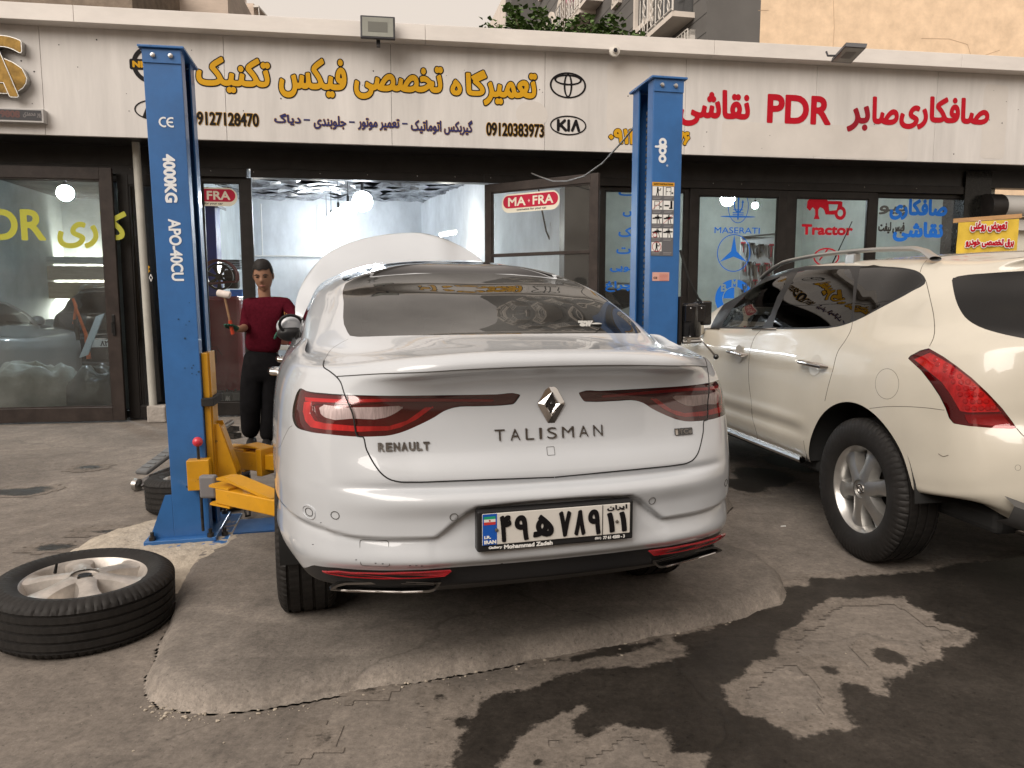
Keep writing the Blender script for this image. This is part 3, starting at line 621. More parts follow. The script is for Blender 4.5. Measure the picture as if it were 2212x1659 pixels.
def oval_sticker(o, x0, x1, y0, y1, Z):
    to, T = on_leaf(o); a, _ = to(*Z(x0, y1)); b, _ = to(*Z(x1, y1)); xm = (x0 + x1) / 2; c = to(*Z(xm, y1))[1]; d_ = to(*Z(xm, y0))[1]; H = d_ - c; Wd = b - a
    F = Fld(a - .01, c - .01, b + .01, d_ + .01, .0035)
    st = field_mesh('sticker', F, F.rrect(a, c, b, d_, H * .48), M_CREAM, T(.004), 0, o); st['label'] = 'cream and red oval sticker'
    k = F.rrect(a + H * .1, c + H * .24, b - H * .1, d_ - H * .08, H * .33)
    l = np.minimum(F.text('MA', a + Wd * .12, a + Wd * .42, c + H * .36, c + H * .8, rad=.03) - .004, F.text('FRA', a + Wd * .55, a + Wd * .89, c + H * .36, c + H * .8, rad=.03) - .004)
    l = np.minimum(l, F.stroke([(a + Wd * .482, c + H * .5), (a + Wd * .482, c + H * .64)], .008)); l = np.minimum(l, F.stroke([(a + Wd * .467, c + H * .57), (a + Wd * .497, c + H * .57)], .008))
    field_mesh('sticker_field', F, np.maximum(k, -l), M_MRED, T(.006), 0, o)
    F3 = Fld(a + Wd * .2, c + H * .02, b - Wd * .2, c + H * .22, .0016); field_mesh('sticker_line', F3, F3.text('cosmetics for your car', a + Wd * .27, a + Wd * .78, c + H * .05, c + H * .2, rad=.02) - .0008, V_BLK, T(.006), 0, o)
oval_sticker(panel_l, 1010, 1408, 162, 272, Z5); oval_sticker(door_m, 315, 795, 268, 425, Z7)
for s, x0, x1, y0, y1 in (('لنت', 1280, 1560, 232, 300), ('پخش', 1315, 1560, 395, 480), ('لاستیک', 1280, 1640, 558, 660), ('خدمات', 1262, 1620, 705, 782), ('کارت شویی', 1210, 1700, 858, 932), ('برق چراغ', 1170, 1620, 1005, 1095)):
    leaf_text(panel_c, s, Z7, x0, x1, y0, y1, V_SKY, bold=.005)
# trident oval, three-pointed star, roundel on the first right door
to, T = on_leaf(door_r1)
def fld_on(to, Z, x0, x1, y0, y1, h=.004):
    a = to(*Z(x0, (y0 + y1) / 2))[0]; b = to(*Z(x1, (y0 + y1) / 2))[0]; c = to(*Z((x0 + x1) / 2, y1))[1]; d_ = to(*Z((x0 + x1) / 2, y0))[1]
    return Fld(a - .02, c - .02, b + .02, d_ + .02, h), (a + b) / 2, (c + d_) / 2, (b - a) / 2, (d_ - c) / 2
F, cx, cy, a, b = fld_on(to, Z8, 432, 556, 178, 380)
P = lambda L: [(cx + x * a, cy + y * b) for x, y in L]
d = np.maximum(F.ell(cx, cy, a, b), -F.ell(cx, cy, a - .009, b - .009))
for L_, wd in (([(0, -.75), (0, .55)], .02), ([(-.42, .3), (-.38, -.05), (-.2, -.3), (.2, -.3), (.38, -.05), (.42, .3)], .016), ([(-.5, -.38), (.5, -.38)], .012), ([(-.5, -.5), (.5, -.5)], .012), ([(-.45, -.2), (.45, -.2)], .01)): d = np.minimum(d, F.stroke(P(L_), wd))
for px_ in (-.42, 0, .42):
    t_ = .62 if px_ == 0 else .42; d = np.minimum(d, F.poly(P([(px_, t_), (px_ - .14, t_ - .22), (px_, t_ - .15), (px_ + .14, t_ - .22)])))
field_mesh('emblem', F, d, V_SKY, T(.004), 0, door_r1)
F, cx, cy, a, b = fld_on(to, Z8, 385, 598, 330, 352, .003); field_mesh('emblem_stroke', F, F.ell(cx, cy - .0, a, b * .45), V_SKY, T(.006), 0, door_r1)
leaf_text(door_r1, 'MASERATI', Z8, 350, 622, 405, 442, V_SKY, fa=False, bold=.0012)
F, cx, cy, a, b = fld_on(to, Z8, 366, 566, 446, 672)
d = np.maximum(F.ell(cx, cy, a, b), -F.ell(cx, cy, a - .012, b - .012))
star = []
for k in range(6): r_ = 1.0 if k % 2 == 0 else .2; an = math.pi / 2 + k * math.pi / 3; star.append((cx + a * .97 * r_ * math.cos(an), cy + b * .97 * r_ * math.sin(an)))
field_mesh('emblem', F, np.minimum(d, F.poly(star)), V_SKY, T(.004), 0, door_r1)
F, cx, cy, a, b = fld_on(to, Z8, 355, 580, 718, 945)
d = np.maximum(F.ell(cx, cy, a, b), -F.ell(cx, cy, a * .98, b * .98)); ring_ = np.maximum(F.ell(cx, cy, a, b), -F.ell(cx, cy, a * .62, b * .62))
q4 = np.where((F.X - cx) * (F.Y - cy) < 0, F.ell(cx, cy, a * .58, b * .58), 9.)
lt = np.minimum.reduce([F.text(ch, cx + x_ * a - .035, cx + x_ * a + .035, cy + y_ * b - .045, cy + y_ * b + .045, rad=.05) - .005 for ch, x_, y_ in (('B', -.56, .56), ('M', 0, .79), ('W', .56, .56))])
field_mesh('emblem', F, np.maximum(np.minimum(ring_, q4), -lt), V_SKY, T(.004), 0, door_r1)
# tractor emblem
to, T = on_leaf(door_r2); F, cx, cy, a, b = fld_on(to, Z8, 905, 1143, 208, 360); P = lambda L: [(cx + (x - 1024) / 119 * a, cy - (y - 284) / 76 * b) for x, y in L]
d = F.poly(P([(925, 308), (905, 290), (908, 250), (930, 222), (960, 209), (1000, 212), (1020, 230), (1030, 246), (1110, 246), (1118, 252), (1118, 285), (1133, 300), (1140, 320), (1137, 340), (1120, 358), (1095, 356), (1080, 340), (1075, 328), (1020, 328), (1012, 305), (1000, 290), (985, 285), (975, 298), (975, 330), (985, 356), (950, 356), (958, 330), (955, 300), (940, 285)]))
c_ = P([(1108, 317)])[0]; d = np.minimum(d, F.ell(c_[0], c_[1], a * .29, b * .55)); d = np.maximum(d, -F.ell(c_[0], c_[1], a * .14, b * .27)); d = np.maximum(d, -F.poly(P([(1035, 266), (1092, 266), (1085, 300), (1040, 306)])))
field_mesh('emblem', F, d, V_RED, T(.004), 0, door_r2); leaf_text(door_r2, 'Tractor', Z8, 872, 1180, 388, 452, V_RED, fa=False, bold=.009)
F, cx, cy, a, b = fld_on(to, Z8, 945, 1100, 528, 640)
d = np.maximum(F.ell(cx, cy, a, b), -F.ell(cx, cy, a - .02, b - .02))
d = np.minimum(d, F.stroke([(cx - a * .5, cy - b * .3), (cx + a * .1, cy + b * .9)], .02)); field_mesh('emblem', F, d, V_RED, T(.004), 0, door_r2)
for s, x0, x1, y0, y1, m, bd in (('صافکاری', 1400, 1745, 235, 362, V_SKY, .013), ('نقاشی', 1420, 1720, 372, 492, V_SKY, .014), ('لیسه', 1358, 1508, 122, 178, mat('vinyl_grey', (.1, .095, .085), .5), .007), ('پـیـو', 1340, 1505, 268, 335, MATS['vinyl_grey'] if 'vinyl_grey' in MATS else V_BLK, .007), ('فیس لیفت', 1335, 1495, 372, 445, V_BLK, .007)):
    leaf_text(panel_r, s.replace('ـ', ''), Z8, x0, x1, y0, y1, m, bold=bd, off=.004 if m == V_SKY else -.006)
leaf_text(door_f, '◆', lambda x, y: Z5(x, y), 868, 893, 625, 672, V_YEL, fa=False, bold=.002) if False else None
to, T = on_leaf(door_f); F, cx, cy, a, b = fld_on(to, Z5, 866, 908, 622, 730)
d = np.minimum.reduce([F.poly([(cx - a * .3, cy + b * y_ + b * .22), (cx - a * .3 + a * .5, cy + b * y_), (cx - a * .3, cy + b * y_ - b * .22), (cx - a * .8, cy + b * y_)]) for y_ in (.75, .35)]); field_mesh('emblem', F, d, V_YEL, T(.004), 0, door_f)
dd = F.poly([(cx + a * .3, cy + b * .1), (cx + a * .9, cy - b * .4), (cx + a * .3, cy - b * .9), (cx - a * .3, cy - b * .4)]); field_mesh('emblem', F, np.abs(dd + .006) - .004, V_WHITE, T(.004), 0, door_f)

# ---- yellow cloth banner on a wooden batten at the right
bn = thing('cloth_banner', 'yellow cloth banner with red Persian writing hanging from a wooden batten', 'banner', BO, BYAW)
yb = -1.1
a, _, c, _ = on_front(Z8, 1790, 2195, 345, 375, yb); x0, z0 = fp(*Z8(1790, 368), yb); x1, z1 = fp(*Z8(2195, 338), yb)
q = MB(); q.prism([(x0, z0 - .02), (x1, z1 - .02), (x1, z1 + .03), (x0, z0 + .03)], yb - .012, yb + .012, axis='y'); q.build('batten', mat('pine', (.48, .28, .13), .6, noise_=(4, .2), stretch=(1, 1, 6)), bn)
cx0, cz0 = fp(*Z8(1810, 378), yb); cx1, cz1 = fp(*Z8(2175, 354), yb)
n_ = 26; P = []
for j in range(17):
    P.append([(cx0 + (cx1 - cx0) * i / n_, yb - .02 + .014 * math.sin(i * .9 + j * .25) * (j / 16) + .008 * noise.noise((i * .3, j * .3, 0)), (cz0 + (cz1 - cz0) * i / n_) - j * .055) for i in range(n_ + 1)])
q = MB(); q.grid(P); cl = q.build('cloth', mat('yellow_cloth', (.66, .46, .06), .85, noise_=(5, .12)), bn, sharp=0)
for s, xa, xb, ya, yb_ in (('تعویض روغنی', 1880, 2095, 372, 432), ('برق تخصصی خودرو', 1850, 2135, 478, 525)):
    a, b, c, d_ = on_front(Z8, xa, xb, ya, yb_, yb); F = Fld(a - .03, c - .03, b + .03, d_ + .03, .004); d = F.text(s, a, b, c, d_, True, rad=.05)
    field_mesh('writing_outline', F, d - .015, V_WHITE, BT(yb - .038), 0, bn); field_mesh('writing', F, d - .006, V_RED, BT(yb - .041), 0, bn)

# ---- lamps, camera and cable on the outside
M_LEDGLASS = mat('floodlight_glass', (.26, .265, .235), .15, noise_=(3, .12)); M_DGREY = mat('dark_grey_metal', (.045, .045, .05), .4)
def floodlight(label, px0, px1, py0, py1, depth_y, tilt, roll=0, yaw=0):
    p = on_plane((px0 + px1) / 2, (py0 + py1) / 2, (0, depth_y, 0), (0, 1, 0)); k = np.linalg.norm(p - CAMP) / np.linalg.norm(ray((px0 + px1) / 2, (py0 + py1) / 2)) / FOC
    wd, hg = (px1 - px0) * k, (py1 - py0) * k
    t = thing('floodlight', label, 'floodlight', p, BYAW + yaw, 'floodlights on the coping')
    Mt = Matrix.Rotation(tilt, 4, 'X') @ Matrix.Rotation(roll, 4, 'Y')
    b = MB(); b.M = Mt; b.box(-wd / 2, wd / 2, 0, .04, -hg / 2, hg / 2, .008)
    for i in range(9): x = -wd * .4 + wd * .8 * i / 8; b.box(x - .003, x + .003, .04, .065, -hg * .4, hg * .4)
    b.build('housing', M_DGREY, t)
    b = MB(); b.M = Mt; b.box(-wd / 2 + .02, wd / 2 - .02, -.004, .0, -hg / 2 + .02, hg / 2 - .02); b.build('lens', M_LEDGLASS, t)
    b = MB(); b.M = Mt; b.box(-wd * .28, wd * .28, -.0065, -.0045, -hg * .22, hg * .22); b.build('diode_panel', mat('diode_grey', (.13, .13, .115), .4), t)
    b = MB(); b.tube([Mt @ Vector((-wd * .3, .05, 0)), Vector((-wd * .3, .1, -.1)), Vector((-wd * .1, .28, -hg * .62)), Vector((wd * .1, .28, -hg * .62)), Vector((wd * .3, .1, -.1)), Mt @ Vector((wd * .3, .05, 0))], .01, 6); b.build('bracket', M_DGREY, t)
    return t
fl1 = floodlight('upright square floodlight above the yellow lettering', 779, 853, 34, 83, 8.28, R(-6))
for o_ in [x for x in bpy.data.objects if x.parent == fl1 and x.name.startswith('bracket')]: bpy.data.objects.remove(o_)
q = MB(); q.box(-.02, .02, .06, .16, -.16, .0); q.build('bracket', M_DGREY, fl1)
A_, B2, C_ = [Vector(on_plane(x, y, (0, yy, 0), (0, 1, 0))) for x, y, yy in ((1795, 134, 9.02), (1838, 137, 8.93), (1826, 100, 8.62))]
fl2 = thing('floodlight', 'tilted floodlight on an arm above the red lettering', 'floodlight', A_, 0, 'floodlights on the coping'); e1 = B2 - A_; e2 = C_ - A_; nn = e1.cross(e2).normalized()
if nn.y > 0: nn = -nn
def slab_(name, u0, u1, v0, v1, t0, t1, m):
    b = MB(); P_ = [e1 * u + e2 * v + nn * t for t in (t0, t1) for u, v in ((u0, v0), (u1, v0), (u1, v1), (u0, v1))]; b._add(P_, [(0, 1, 2, 3), (7, 6, 5, 4), (0, 4, 5, 1), (1, 5, 6, 2), (2, 6, 7, 3), (3, 7, 4, 0)]); b.build(name, m, fl2)
slab_('housing', 0, 1, 0, 1, -.045, 0, M_DGREY); slab_('lens', .04, .96, .05, .95, .001, .003, M_LEDGLASS); slab_('diode_panel', .25, .75, .3, .7, .004, .005, MATS['diode_grey'])
q = MB(); q.tube([e2 * .25 + e1 * .02 - nn * .03, e1 * -.30 + e2 * .12 - nn * .05, e1 * -.42 + e2 * .1 - nn * .10], .012, 6); q.build('bracket', M_DGREY, fl2)
cp = on_plane(1327, 111, BO + BN * -.73, BN)
sc_ = thing('dome_camera', 'small round white camera on the coping', 'camera', cp, BYAW)
q = MB(); q.lathe([(0, -.045), (.028, -.045), (.034, -.03), (.06, -.022), (.062, 0), (0, 0)], 24, axis='y'); q.build('base', mat('camera_white', (.6, .57, .52), .4), sc_)
q = MB(); q.lathe([(0, -.062), (.02, -.06), (.024, -.044), (0, -.044)], 20, axis='y'); q.build('lens', mat('camera_glass', (.02, .02, .025), .08), sc_)
q = MB(); pts = [(1385, 255), (1345, 305), (1302, 352), (1262, 380), (1225, 391), (1195, 391), (1165, 381), (1148, 374)]
q.tube([Vector(on_plane(x, y, (0, 5.0 + (i / 7) * 3.9, 0), (0, 1, 0))) for i, (x, y) in enumerate(pts)], .0075, 6)
tag(q.build('hanging_cable', mat('cable', (.10, .095, .09), .5)), 'thin cable sagging from the right blue post to the door head', 'cable')

# ---- lamps that are lit inside the workshops
M_LIT = mat('lit_bulb', (1, 1, 1), .5, emit=((.86, .93, 1), 22)); M_LITW = mat('lit_tube', (1, 1, 1), .5, emit=((1, .97, .86), 12)); M_SOCK = mat('socket_black', (.02, .02, .02), .5)
NB = 0
def bulb(px, py, depth, power, r=.062, label=None, zc=CEIL + .1, warm=False, group='hanging bulbs in the middle workshop'):
    p = on_plane(px, py, (0, depth, 0), (0, 1, 0))
    t = thing('hanging_bulb', label, 'lamp', p, 0, group)
    b = MB(); b.lathe([(0, -r * 1.05), (r * .6, -r * .9), (r, -r * .3), (r * .98, r * .2), (r * .6, r * .75), (.02, r * 1.1), (0, r * 1.1)], 18); b.build('bulb', M_LIT, t)
    b = MB(); b.lathe([(0, r * 1.05), (.022, r * 1.05), (.02, r * 1.9), (.006, r * 2.0), (.004, zc - p[2]), (0, zc - p[2])], 10); b.build('flex', M_SOCK, t)
    l = bpy.data.lights.new('bulb_light', 'POINT'); l.energy = power; l.shadow_soft_size = r * 1.1; l.color = (.78, .89, 1.0) if not warm else (1, .93, .8)
    lo = bpy.data.objects.new('bulb_light', l); COL.objects.link(lo); lo.parent = t; lo.location = (0, 0, 0); lo.visible_camera = False if False else True
    return t
for i, (px, py, dp, pw, lb) in enumerate([(783, 435, 10.4, 17, 'largest and nearest lit bulb in the middle workshop'), (752, 455, 11.5, 8, 'second lit bulb from the workshop entrance'), (731, 467, 12.5, 8, 'middle lit bulb of the diagonal row'), (716, 481, 13.4, 8, 'fourth lit bulb, behind the diagonal row'), (706, 493, 14.2, 8, 'farthest and lowest lit bulb near the back wall')]):
    bulb(px, py, dp, pw, r=.125 if dp < 11 else .115, label=lb)
bulb(141, 417, 9.9, 300, r=.09, label='lit bulb shining through the left glass door', group='bulbs in the left workshop')
bulb(119, 531, 14.5, 200, label='small lit bulb low behind the yellow lettering', group='bulbs in the left workshop')
bulb(1572, 430, 12.0, 140, r=.10, label='lit bulb behind the blue trident emblem', group='bulbs in the right workshop')
bulb(1631, 444, 14.0, 90, r=.05, label='small shaded lit bulb right of the trident emblem', group='bulbs in the right workshop')
def tube_lamp(px0, px1, py, depth, label, power=9, dy=0):
    p = on_plane(px0, py, (0, depth, 0), (0, 1, 0)); p2 = on_plane(px1, py + dy, (0, depth + .01, 0), (0, 1, 0)); t = thing('tube_lamp', label, 'lamp', p, 0, 'tube lamps on the walls')
    d_ = Vector(p2 - p); b = MB(); b.tube([(0, 0, 0), d_], .03, 10); b.build('tube', M_LITW, t)
    b = MB(); b.tube([Vector((0, .03, .02)) - d_ * .05, d_ * 1.05 + Vector((0, .03, .02))], .03, 6); b.build('batten', MATS['white_plastic'], t)
    l = bpy.data.lights.new('tube_light', 'POINT'); l.energy = power; l.shadow_soft_size = .12; l.color = (1, .96, .86); lo = bpy.data.objects.new('tube_light', l); COL.objects.link(lo); lo.parent = t; lo.location = d_ * .5 + Vector((0, -.12, 0))
tube_lamp(672, 728, 523, 14.3, 'lit tube lamp on the back wall left of the raised bonnet')
tube_lamp(950, 985, 508, 12.6, 'lit tube lamp on the right wall above the raised bonnet', dy=-6)
tube_lamp(536, 556, 578, 12.0, 'lit tube lamp seen through the glass beside the mechanic', 10, 8)
tube_lamp(0, 26, 634, 14.5, 'leftmost lit tube lamp above the grey car', 100); tube_lamp(48, 84, 634, 14.5, 'lit tube lamp over the white cabinets in the left workshop', 100); tube_lamp(196, 226, 634, 14.5, 'lit tube lamp over the dark car in the left workshop', 100); tube_lamp(284, 306, 634, 14.5, 'rightmost lit tube lamp of the left workshop', 14)
# ================================================================ TWO-POST LIFT
def rough_paint(name, col, rough=.38, coat=.25): return mat(name, col, rough, coat=coat, noise_=(3.5, .16), bump=(90, .04))
M_BLUE = rough_paint('blue_paint', (.030, .125, .335))
def wear(m, dark, scale, lo, hi):
    t = m.node_tree; b = t.nodes['Principled BSDF']; old = b.inputs['Base Color'].links[0].from_socket; tc = t.nodes.new('ShaderNodeTexCoord'); n = t.nodes.new('ShaderNodeTexNoise'); n.inputs['Scale'].default_value = scale; n.inputs['Detail'].default_value = 10; n.inputs['Roughness'].default_value = .72
    t.links.new(tc.outputs['Object'], n.inputs['Vector']); mr = t.nodes.new('ShaderNodeMapRange'); mr.inputs['From Min'].default_value = lo; mr.inputs['From Max'].default_value = hi; t.links.new(n.outputs['Fac'], mr.inputs[0])
    mx = t.nodes.new('ShaderNodeMix'); mx.data_type = 'RGBA'; t.links.new(mr.outputs[0], mx.inputs['Factor']); t.links.new(old, mx.inputs['A']); mx.inputs['B'].default_value = (*dark, 1); t.links.new(mx.outputs['Result'], b.inputs['Base Color'])
wear(M_BLUE, (.025, .05, .09), 7, .66, .72); M_YELLOW = rough_paint('yellow_paint', (.58, .28, .008)); wear(M_YELLOW, (.09, .05, .02), 16, .62, .70); M_CHAIN = mat('oily_steel', (.08, .075, .07), .35, .9, noise_=(30, .4))
M_RUB = mat('rubber', (.02, .019, .018), .75, noise_=(8, .35)); M_GREYP = mat('grey_plastic', (.17, .165, .17), .55); M_WPAINT = mat('stencil_white', (.72, .74, .76), .5)
LY = R(12.0); PH = 2.585; PZ = .085; PW = .185; PD = .33
def post(label, px, py, lean, mirror):
    base = ground(px, py, PZ); t = thing('lift_post', label, 'car lift', base, LY, 'posts of the two post car lift'); t.rotation_euler = (0, lean, LY)
    s = -1 if mirror else 1                          # open side of the channel towards +x (left post) or -x (right post)
    def bx(b, x0, x1, y0, y1, z0, z1, bev=0.004): b.box(min(x0 * s, x1 * s), max(x0 * s, x1 * s), y0, y1, z0, z1, bev)
    b = MB(); h = PW / 2; th = .008
    bx(b, -h, h, 0, th, 0, PH, .003); bx(b, -h, -h + th, th, PD - th, 0, PH, 0); bx(b, -h, h, PD - th, PD, 0, PH, .003)
    bx(b, h - th, h, th + .001, .085, 0, PH, 0); bx(b, h - th, h, PD - .1, PD - th - .001, 0, PH, 0)
    b.build('post_channel', M_BLUE, t)
    b = MB(); bx(b, -h - .018, h + .02, -.02, PD + .02, PH + .001, PH + .014, .003); bx(b, -h - .0, h + .0, -.006, -.001, PH - .07, PH - .001, 0); b.build('top_plate', M_BLUE, t)
    for x in (-.04, .045): b = MB(); b.lathe([(0, -.016), (.012, -.014), (.014, -.007), (0, -.007)], 12, axis='y', c=(x * s, 0, PH - .035)); b.build('bolt', MATS['steel'], t)
    b = MB(); bx(b, -.02, .02, .13, .17, .3, PH - .1, 0)
    k = 0
    while k < 60: z = .35 + k * .035; bx(b, h - .05, h - .02, .14, .16, z, z + .022, .003); k += 1
    b.build('chain', M_CHAIN, t)
    return t, bx
lp, bx = post('left blue lift post with white stencilled lettering and yellow carriage', 416, 1163, R(-.8), False)
h = PW / 2
# base plates, gussets, floor cover of the left post
b = MB(); b.box(-.29, .19, -.10, .50, -.03, -.012, .004); b.build('base_plate', M_BLUE, lp); b = MB(); b.box(-.24, .13, -.045, .47, -.011, .012, .004); b.build('base_plate', M_BLUE, lp)
for y in (.002, PD - .016): b = MB(); b.prism([(-h - .001, .012), (-h - .13, .012), (-h - .12, .03), (-h - .035, .25), (-h - .001, .25)], y, y + .012, axis='y'); b.build('gusset', M_BLUE, lp)
for x, y in ((-.2, -.02), (.1, -.03), (-.2, .42), (.1, .43), (.16, .05)): b = MB(); b.lathe([(0, 0), (.018, 0), (.018, .02), (.01, .022), (.01, .045), (0, .045)], 10, c=(x, y, .012 if x < .15 else -.01)); b.build('anchor_bolt', M_CHAIN, lp)
b = MB(); b.box(.2, 1.1, .06, .34, -.014, -.008); b.box(.2, 1.1, .06, .075, -.06, -.008); b.build('floor_cover', M_BLUE, lp)
# carriage with arms
b = MB(); b.box(h + .002, h + .035, .03, .25, .30, 1.02, .004); b.box(h - .06, h + .0, .1, .2, .3, 1.0); b.box(h + .035, h + .043, .05, .075, .3, 1.02); cg = b.build('carriage', M_YELLOW, lp)
b = MB(); b.box(h - .005, h + .06, -.005, .26, .73, .775, .004); b.build('rubber_buffer', M_RUB, lp)
b = MB(); b.prism([(h + .036, .3), (h + .15, .3), (h + .14, .36), (h + .065, .62), (h + .036, .62)], .07, .085, axis='y'); b.prism([(h + .036, .3), (h + .15, .3), (h + .14, .36), (h + .065, .62), (h + .036, .62)], .2, .215, axis='y'); b.prism([(h + .05, .6), (h + .075, .6), (h + .15, .34), (h + .13, .34)], .085, .2, axis='y'); b.build('carriage_gusset', M_YELLOW, lp)
b = MB(); b.box(-h + .1, h + .03, -.075, -.004, .285, .45, .004); b.build('lock_box', M_YELLOW, lp)
b = MB(); b.tube([(.065, -.04, .05), (.065, -.04, .53)], .008); b.build('lock_rod', M_CHAIN, lp); b = MB(); b.ball((.065, -.04, .545), .027); b.build('lock_knob', mat('red_knob', (.55, .03, .05), .35, coat=.3), lp)
def arm(px0, py0, px1, py1, zt, name, wd=.085):
    Mi = (Matrix.Translation(lp.location) @ lp.rotation_euler.to_matrix().to_4x4()).inverted()
    A = Mi @ Vector(ground(px0, py0, zt)); B = Mi @ Vector(ground(px1, py1, zt)); A.z = B.z = (A.z + B.z) / 2
    d_ = (B - A); L_ = d_.length; ang = math.atan2(d_.y, d_.x); b = MB(); b.M = Matrix.Translation(A) @ Matrix.Rotation(ang, 4, 'Z')
    return b, L_
b, L_ = arm(478, 1062, 640, 1098, .42, 'arm')
b.box(.02, L_ + .2, -.05, .05, -.045, .035, .006)
b.prism([(-.02, -.055), (.13, -.05), (.13, .05), (-.02, .055), (-.035, .03), (-.035, -.03)], .036, .046); b.prism([(-.02, -.055), (.13, -.05), (.13, .05), (-.02, .055), (-.035, .03), (-.035, -.03)], -.056, -.046)
b.prism([(.0, .03), (.04, .09), (.09, .09), (.13, .03)], .04, .052, axis='y')
b.prism([(.03, .088), (.10, .092), (.40, .046), (.44, .037), (.36, .036), (.10, .078), (.03, .075)], -.045, .05, axis='y')
front_arm = b.build('arm', M_YELLOW, lp)
b, L_ = arm(462, 1040, 560, 1040, .44, 'cap'); b.box(-.03, .055, -.12, -.075, -.06, .06, .012); b.build('arm_end_cap', M_GREYP, lp)
b, L_ = arm(470, 975, 560, 975, .44, 'pin'); b.lathe([(0, 0), (.03, 0), (.03, .03), (0, .03)], 16, c=(.02, -.05, .06)); b.build('arm_pin', M_CHAIN, lp)
b, L_ = arm(492, 985, 620, 1000, .44, 'arm')
b.box(.0, .19, -.06, .06, .055, .07, .003); b.box(.0, .19, -.06, .06, -.07, -.055, .003); b.box(.1, .3, -.06, .06, -.055, .055, .004); b.box(.3, .34, -.075, .075, -.08, .08, .004); b.box(.34, L_ + .25, -.045, .045, -.045, .045, .004)
b.prism([(.1, .075), (.2, .095), (.32, .08)], -.05, .05, axis='y'); b.build('arm', M_YELLOW, lp)
# stencils on the front wall: text running downwards
def post_text(parent, s, z_top, z_bot, xc, hgt, bold, m=M_WPAINT, down=True, name='stencil', sx=1):
    F = Fld(-.02, -.02, abs(z_top - z_bot) + .02, hgt + .02, hgt / 34)
    if down: d = F.text(s, bold, abs(z_top - z_bot) - bold, bold, hgt - bold, rad=.03) - bold; T = lambda x, y, o: (xc - hgt / 2 + y, -.0025, z_top - x)
    else: d = F.text(s, 0, abs(z_top - z_bot), 0, hgt, rad=.03) - bold; T = lambda x, y, o: (xc - abs(z_top - z_bot) / 2 + x, -.0025, z_bot + y)
    return field_mesh(name, F, d, m, T, 0, parent)
def zpost(px, py, P=lp):
    Mw = Matrix.Translation(P.location) @ P.rotation_euler.to_matrix().to_4x4(); n_ = np.array(Mw.to_3x3() @ Vector((0, 1, 0))); h_ = Mw.inverted() @ Vector(on_plane(px, py, np.array(P.location), n_)); return h_.x, h_.z
def stencil(P, s, x0, x1, y0, y1, bold):
    za, zb_ = zpost((x0 + x1) / 2, y0, P)[1], zpost((x0 + x1) / 2, y1, P)[1]; xa, xb = zpost(x0, (y0 + y1) / 2, P)[0], zpost(x1, (y0 + y1) / 2, P)[0]
    post_text(P, s, za, zb_, (xa + xb) / 2, xb - xa, bold)
stencil(lp, '4000KG', 354, 381, 333, 438, .0035); stencil(lp, 'APO-40CU', 367, 394, 473, 607, .0022)
(xa, z1_), (xb, z0_) = zpost(342, 252), zpost(376, 276); F = Fld(xa - .02, z0_ - .02, xb + .02, z1_ + .02, .0012); hh = (z1_ - z0_) / 2; zc_ = (z0_ + z1_) / 2
def cshape(cx): return np.where(F.X > cx + hh * .35, 9., np.abs(np.hypot(F.X - cx, F.Y - zc_) - hh * .82) - hh * .16)
d = np.minimum(np.minimum(cshape(xa + hh), cshape(xb - hh * .35)), F.stroke([(xb - hh * 1.15, zc_), (xb - hh * .25, zc_)], hh * .3)); field_mesh('stencil', F, d, M_WPAINT, lambda x, y, o: (x, -.0025, y), 0, lp)
b = MB(); rnd = random.Random(5)
for k in range(14): x = max(-.085, min(.085, rnd.gauss(.03, .035))); z = rnd.choice((.35, .92, 1.12, 1.2)) + rnd.gauss(0, .05); r = rnd.uniform(.002, .007); b.lathe([(0, -.0022), (r, -.0022)], 7, axis='y', c=(x, 0, z))
tag(b.build('grease_spot', mat('grease', (.02, .05, .1), .5), lp), kind='stuff')

rp, bx = post('right blue lift post with instruction sticker and black motor', 1424, 1106, R(.0), True)
b = MB(); b.box(-.2, .29, -.1, .5, -.03, -.012, .004); b.build('base_plate', M_BLUE, rp)
b = MB(); bx(b, h + .002, h + .035, .03, .25, .30, 1.02); b.build('carriage', M_YELLOW, rp)
# three-letter logo (white, turned)
za, zb_ = zpost(1432, 298, rp)[1], zpost(1432, 353, rp)[1]; xa, xb = zpost(1419, 325, rp)[0], zpost(1443, 325, rp)[0]; Lz = za - zb_; Hx = xb - xa
F = Fld(-.02, -.02, Lz + .02, Hx + .02, .0012); r_ = Lz * .15; d = np.full(F.X.shape, 9.)
for i, c_ in enumerate((.17, .5, .82)): d = np.minimum(d, np.abs(np.hypot(F.X - Lz * c_, F.Y - Hx * .5) - r_ * .78) - r_ * .34)
d = np.minimum(d, F.stroke([(Lz * .17 + r_, Hx * .5 + r_), (Lz * .17 + r_, Hx * .5 - r_)], .012)); d = np.minimum(d, F.stroke([(Lz * .5 - r_, Hx * .5 + r_), (Lz * .5 - r_, Hx * .5 - r_ * 2.0)], .012)); d = np.minimum(d, np.hypot(F.X - Lz * .99, F.Y - Hx * .95) - .004 if False else d)
field_mesh('logo', F, d, M_WPAINT, lambda x, y, o: (xa + y, -.0025, za - x), 0, rp)
b = MB(); b.lathe([(.003, -.003), (.0055, -.003)], 16, axis='y', c=(xb - .004, 0, zb_ - .012)); b.build('logo_dot', M_WPAINT, rp)
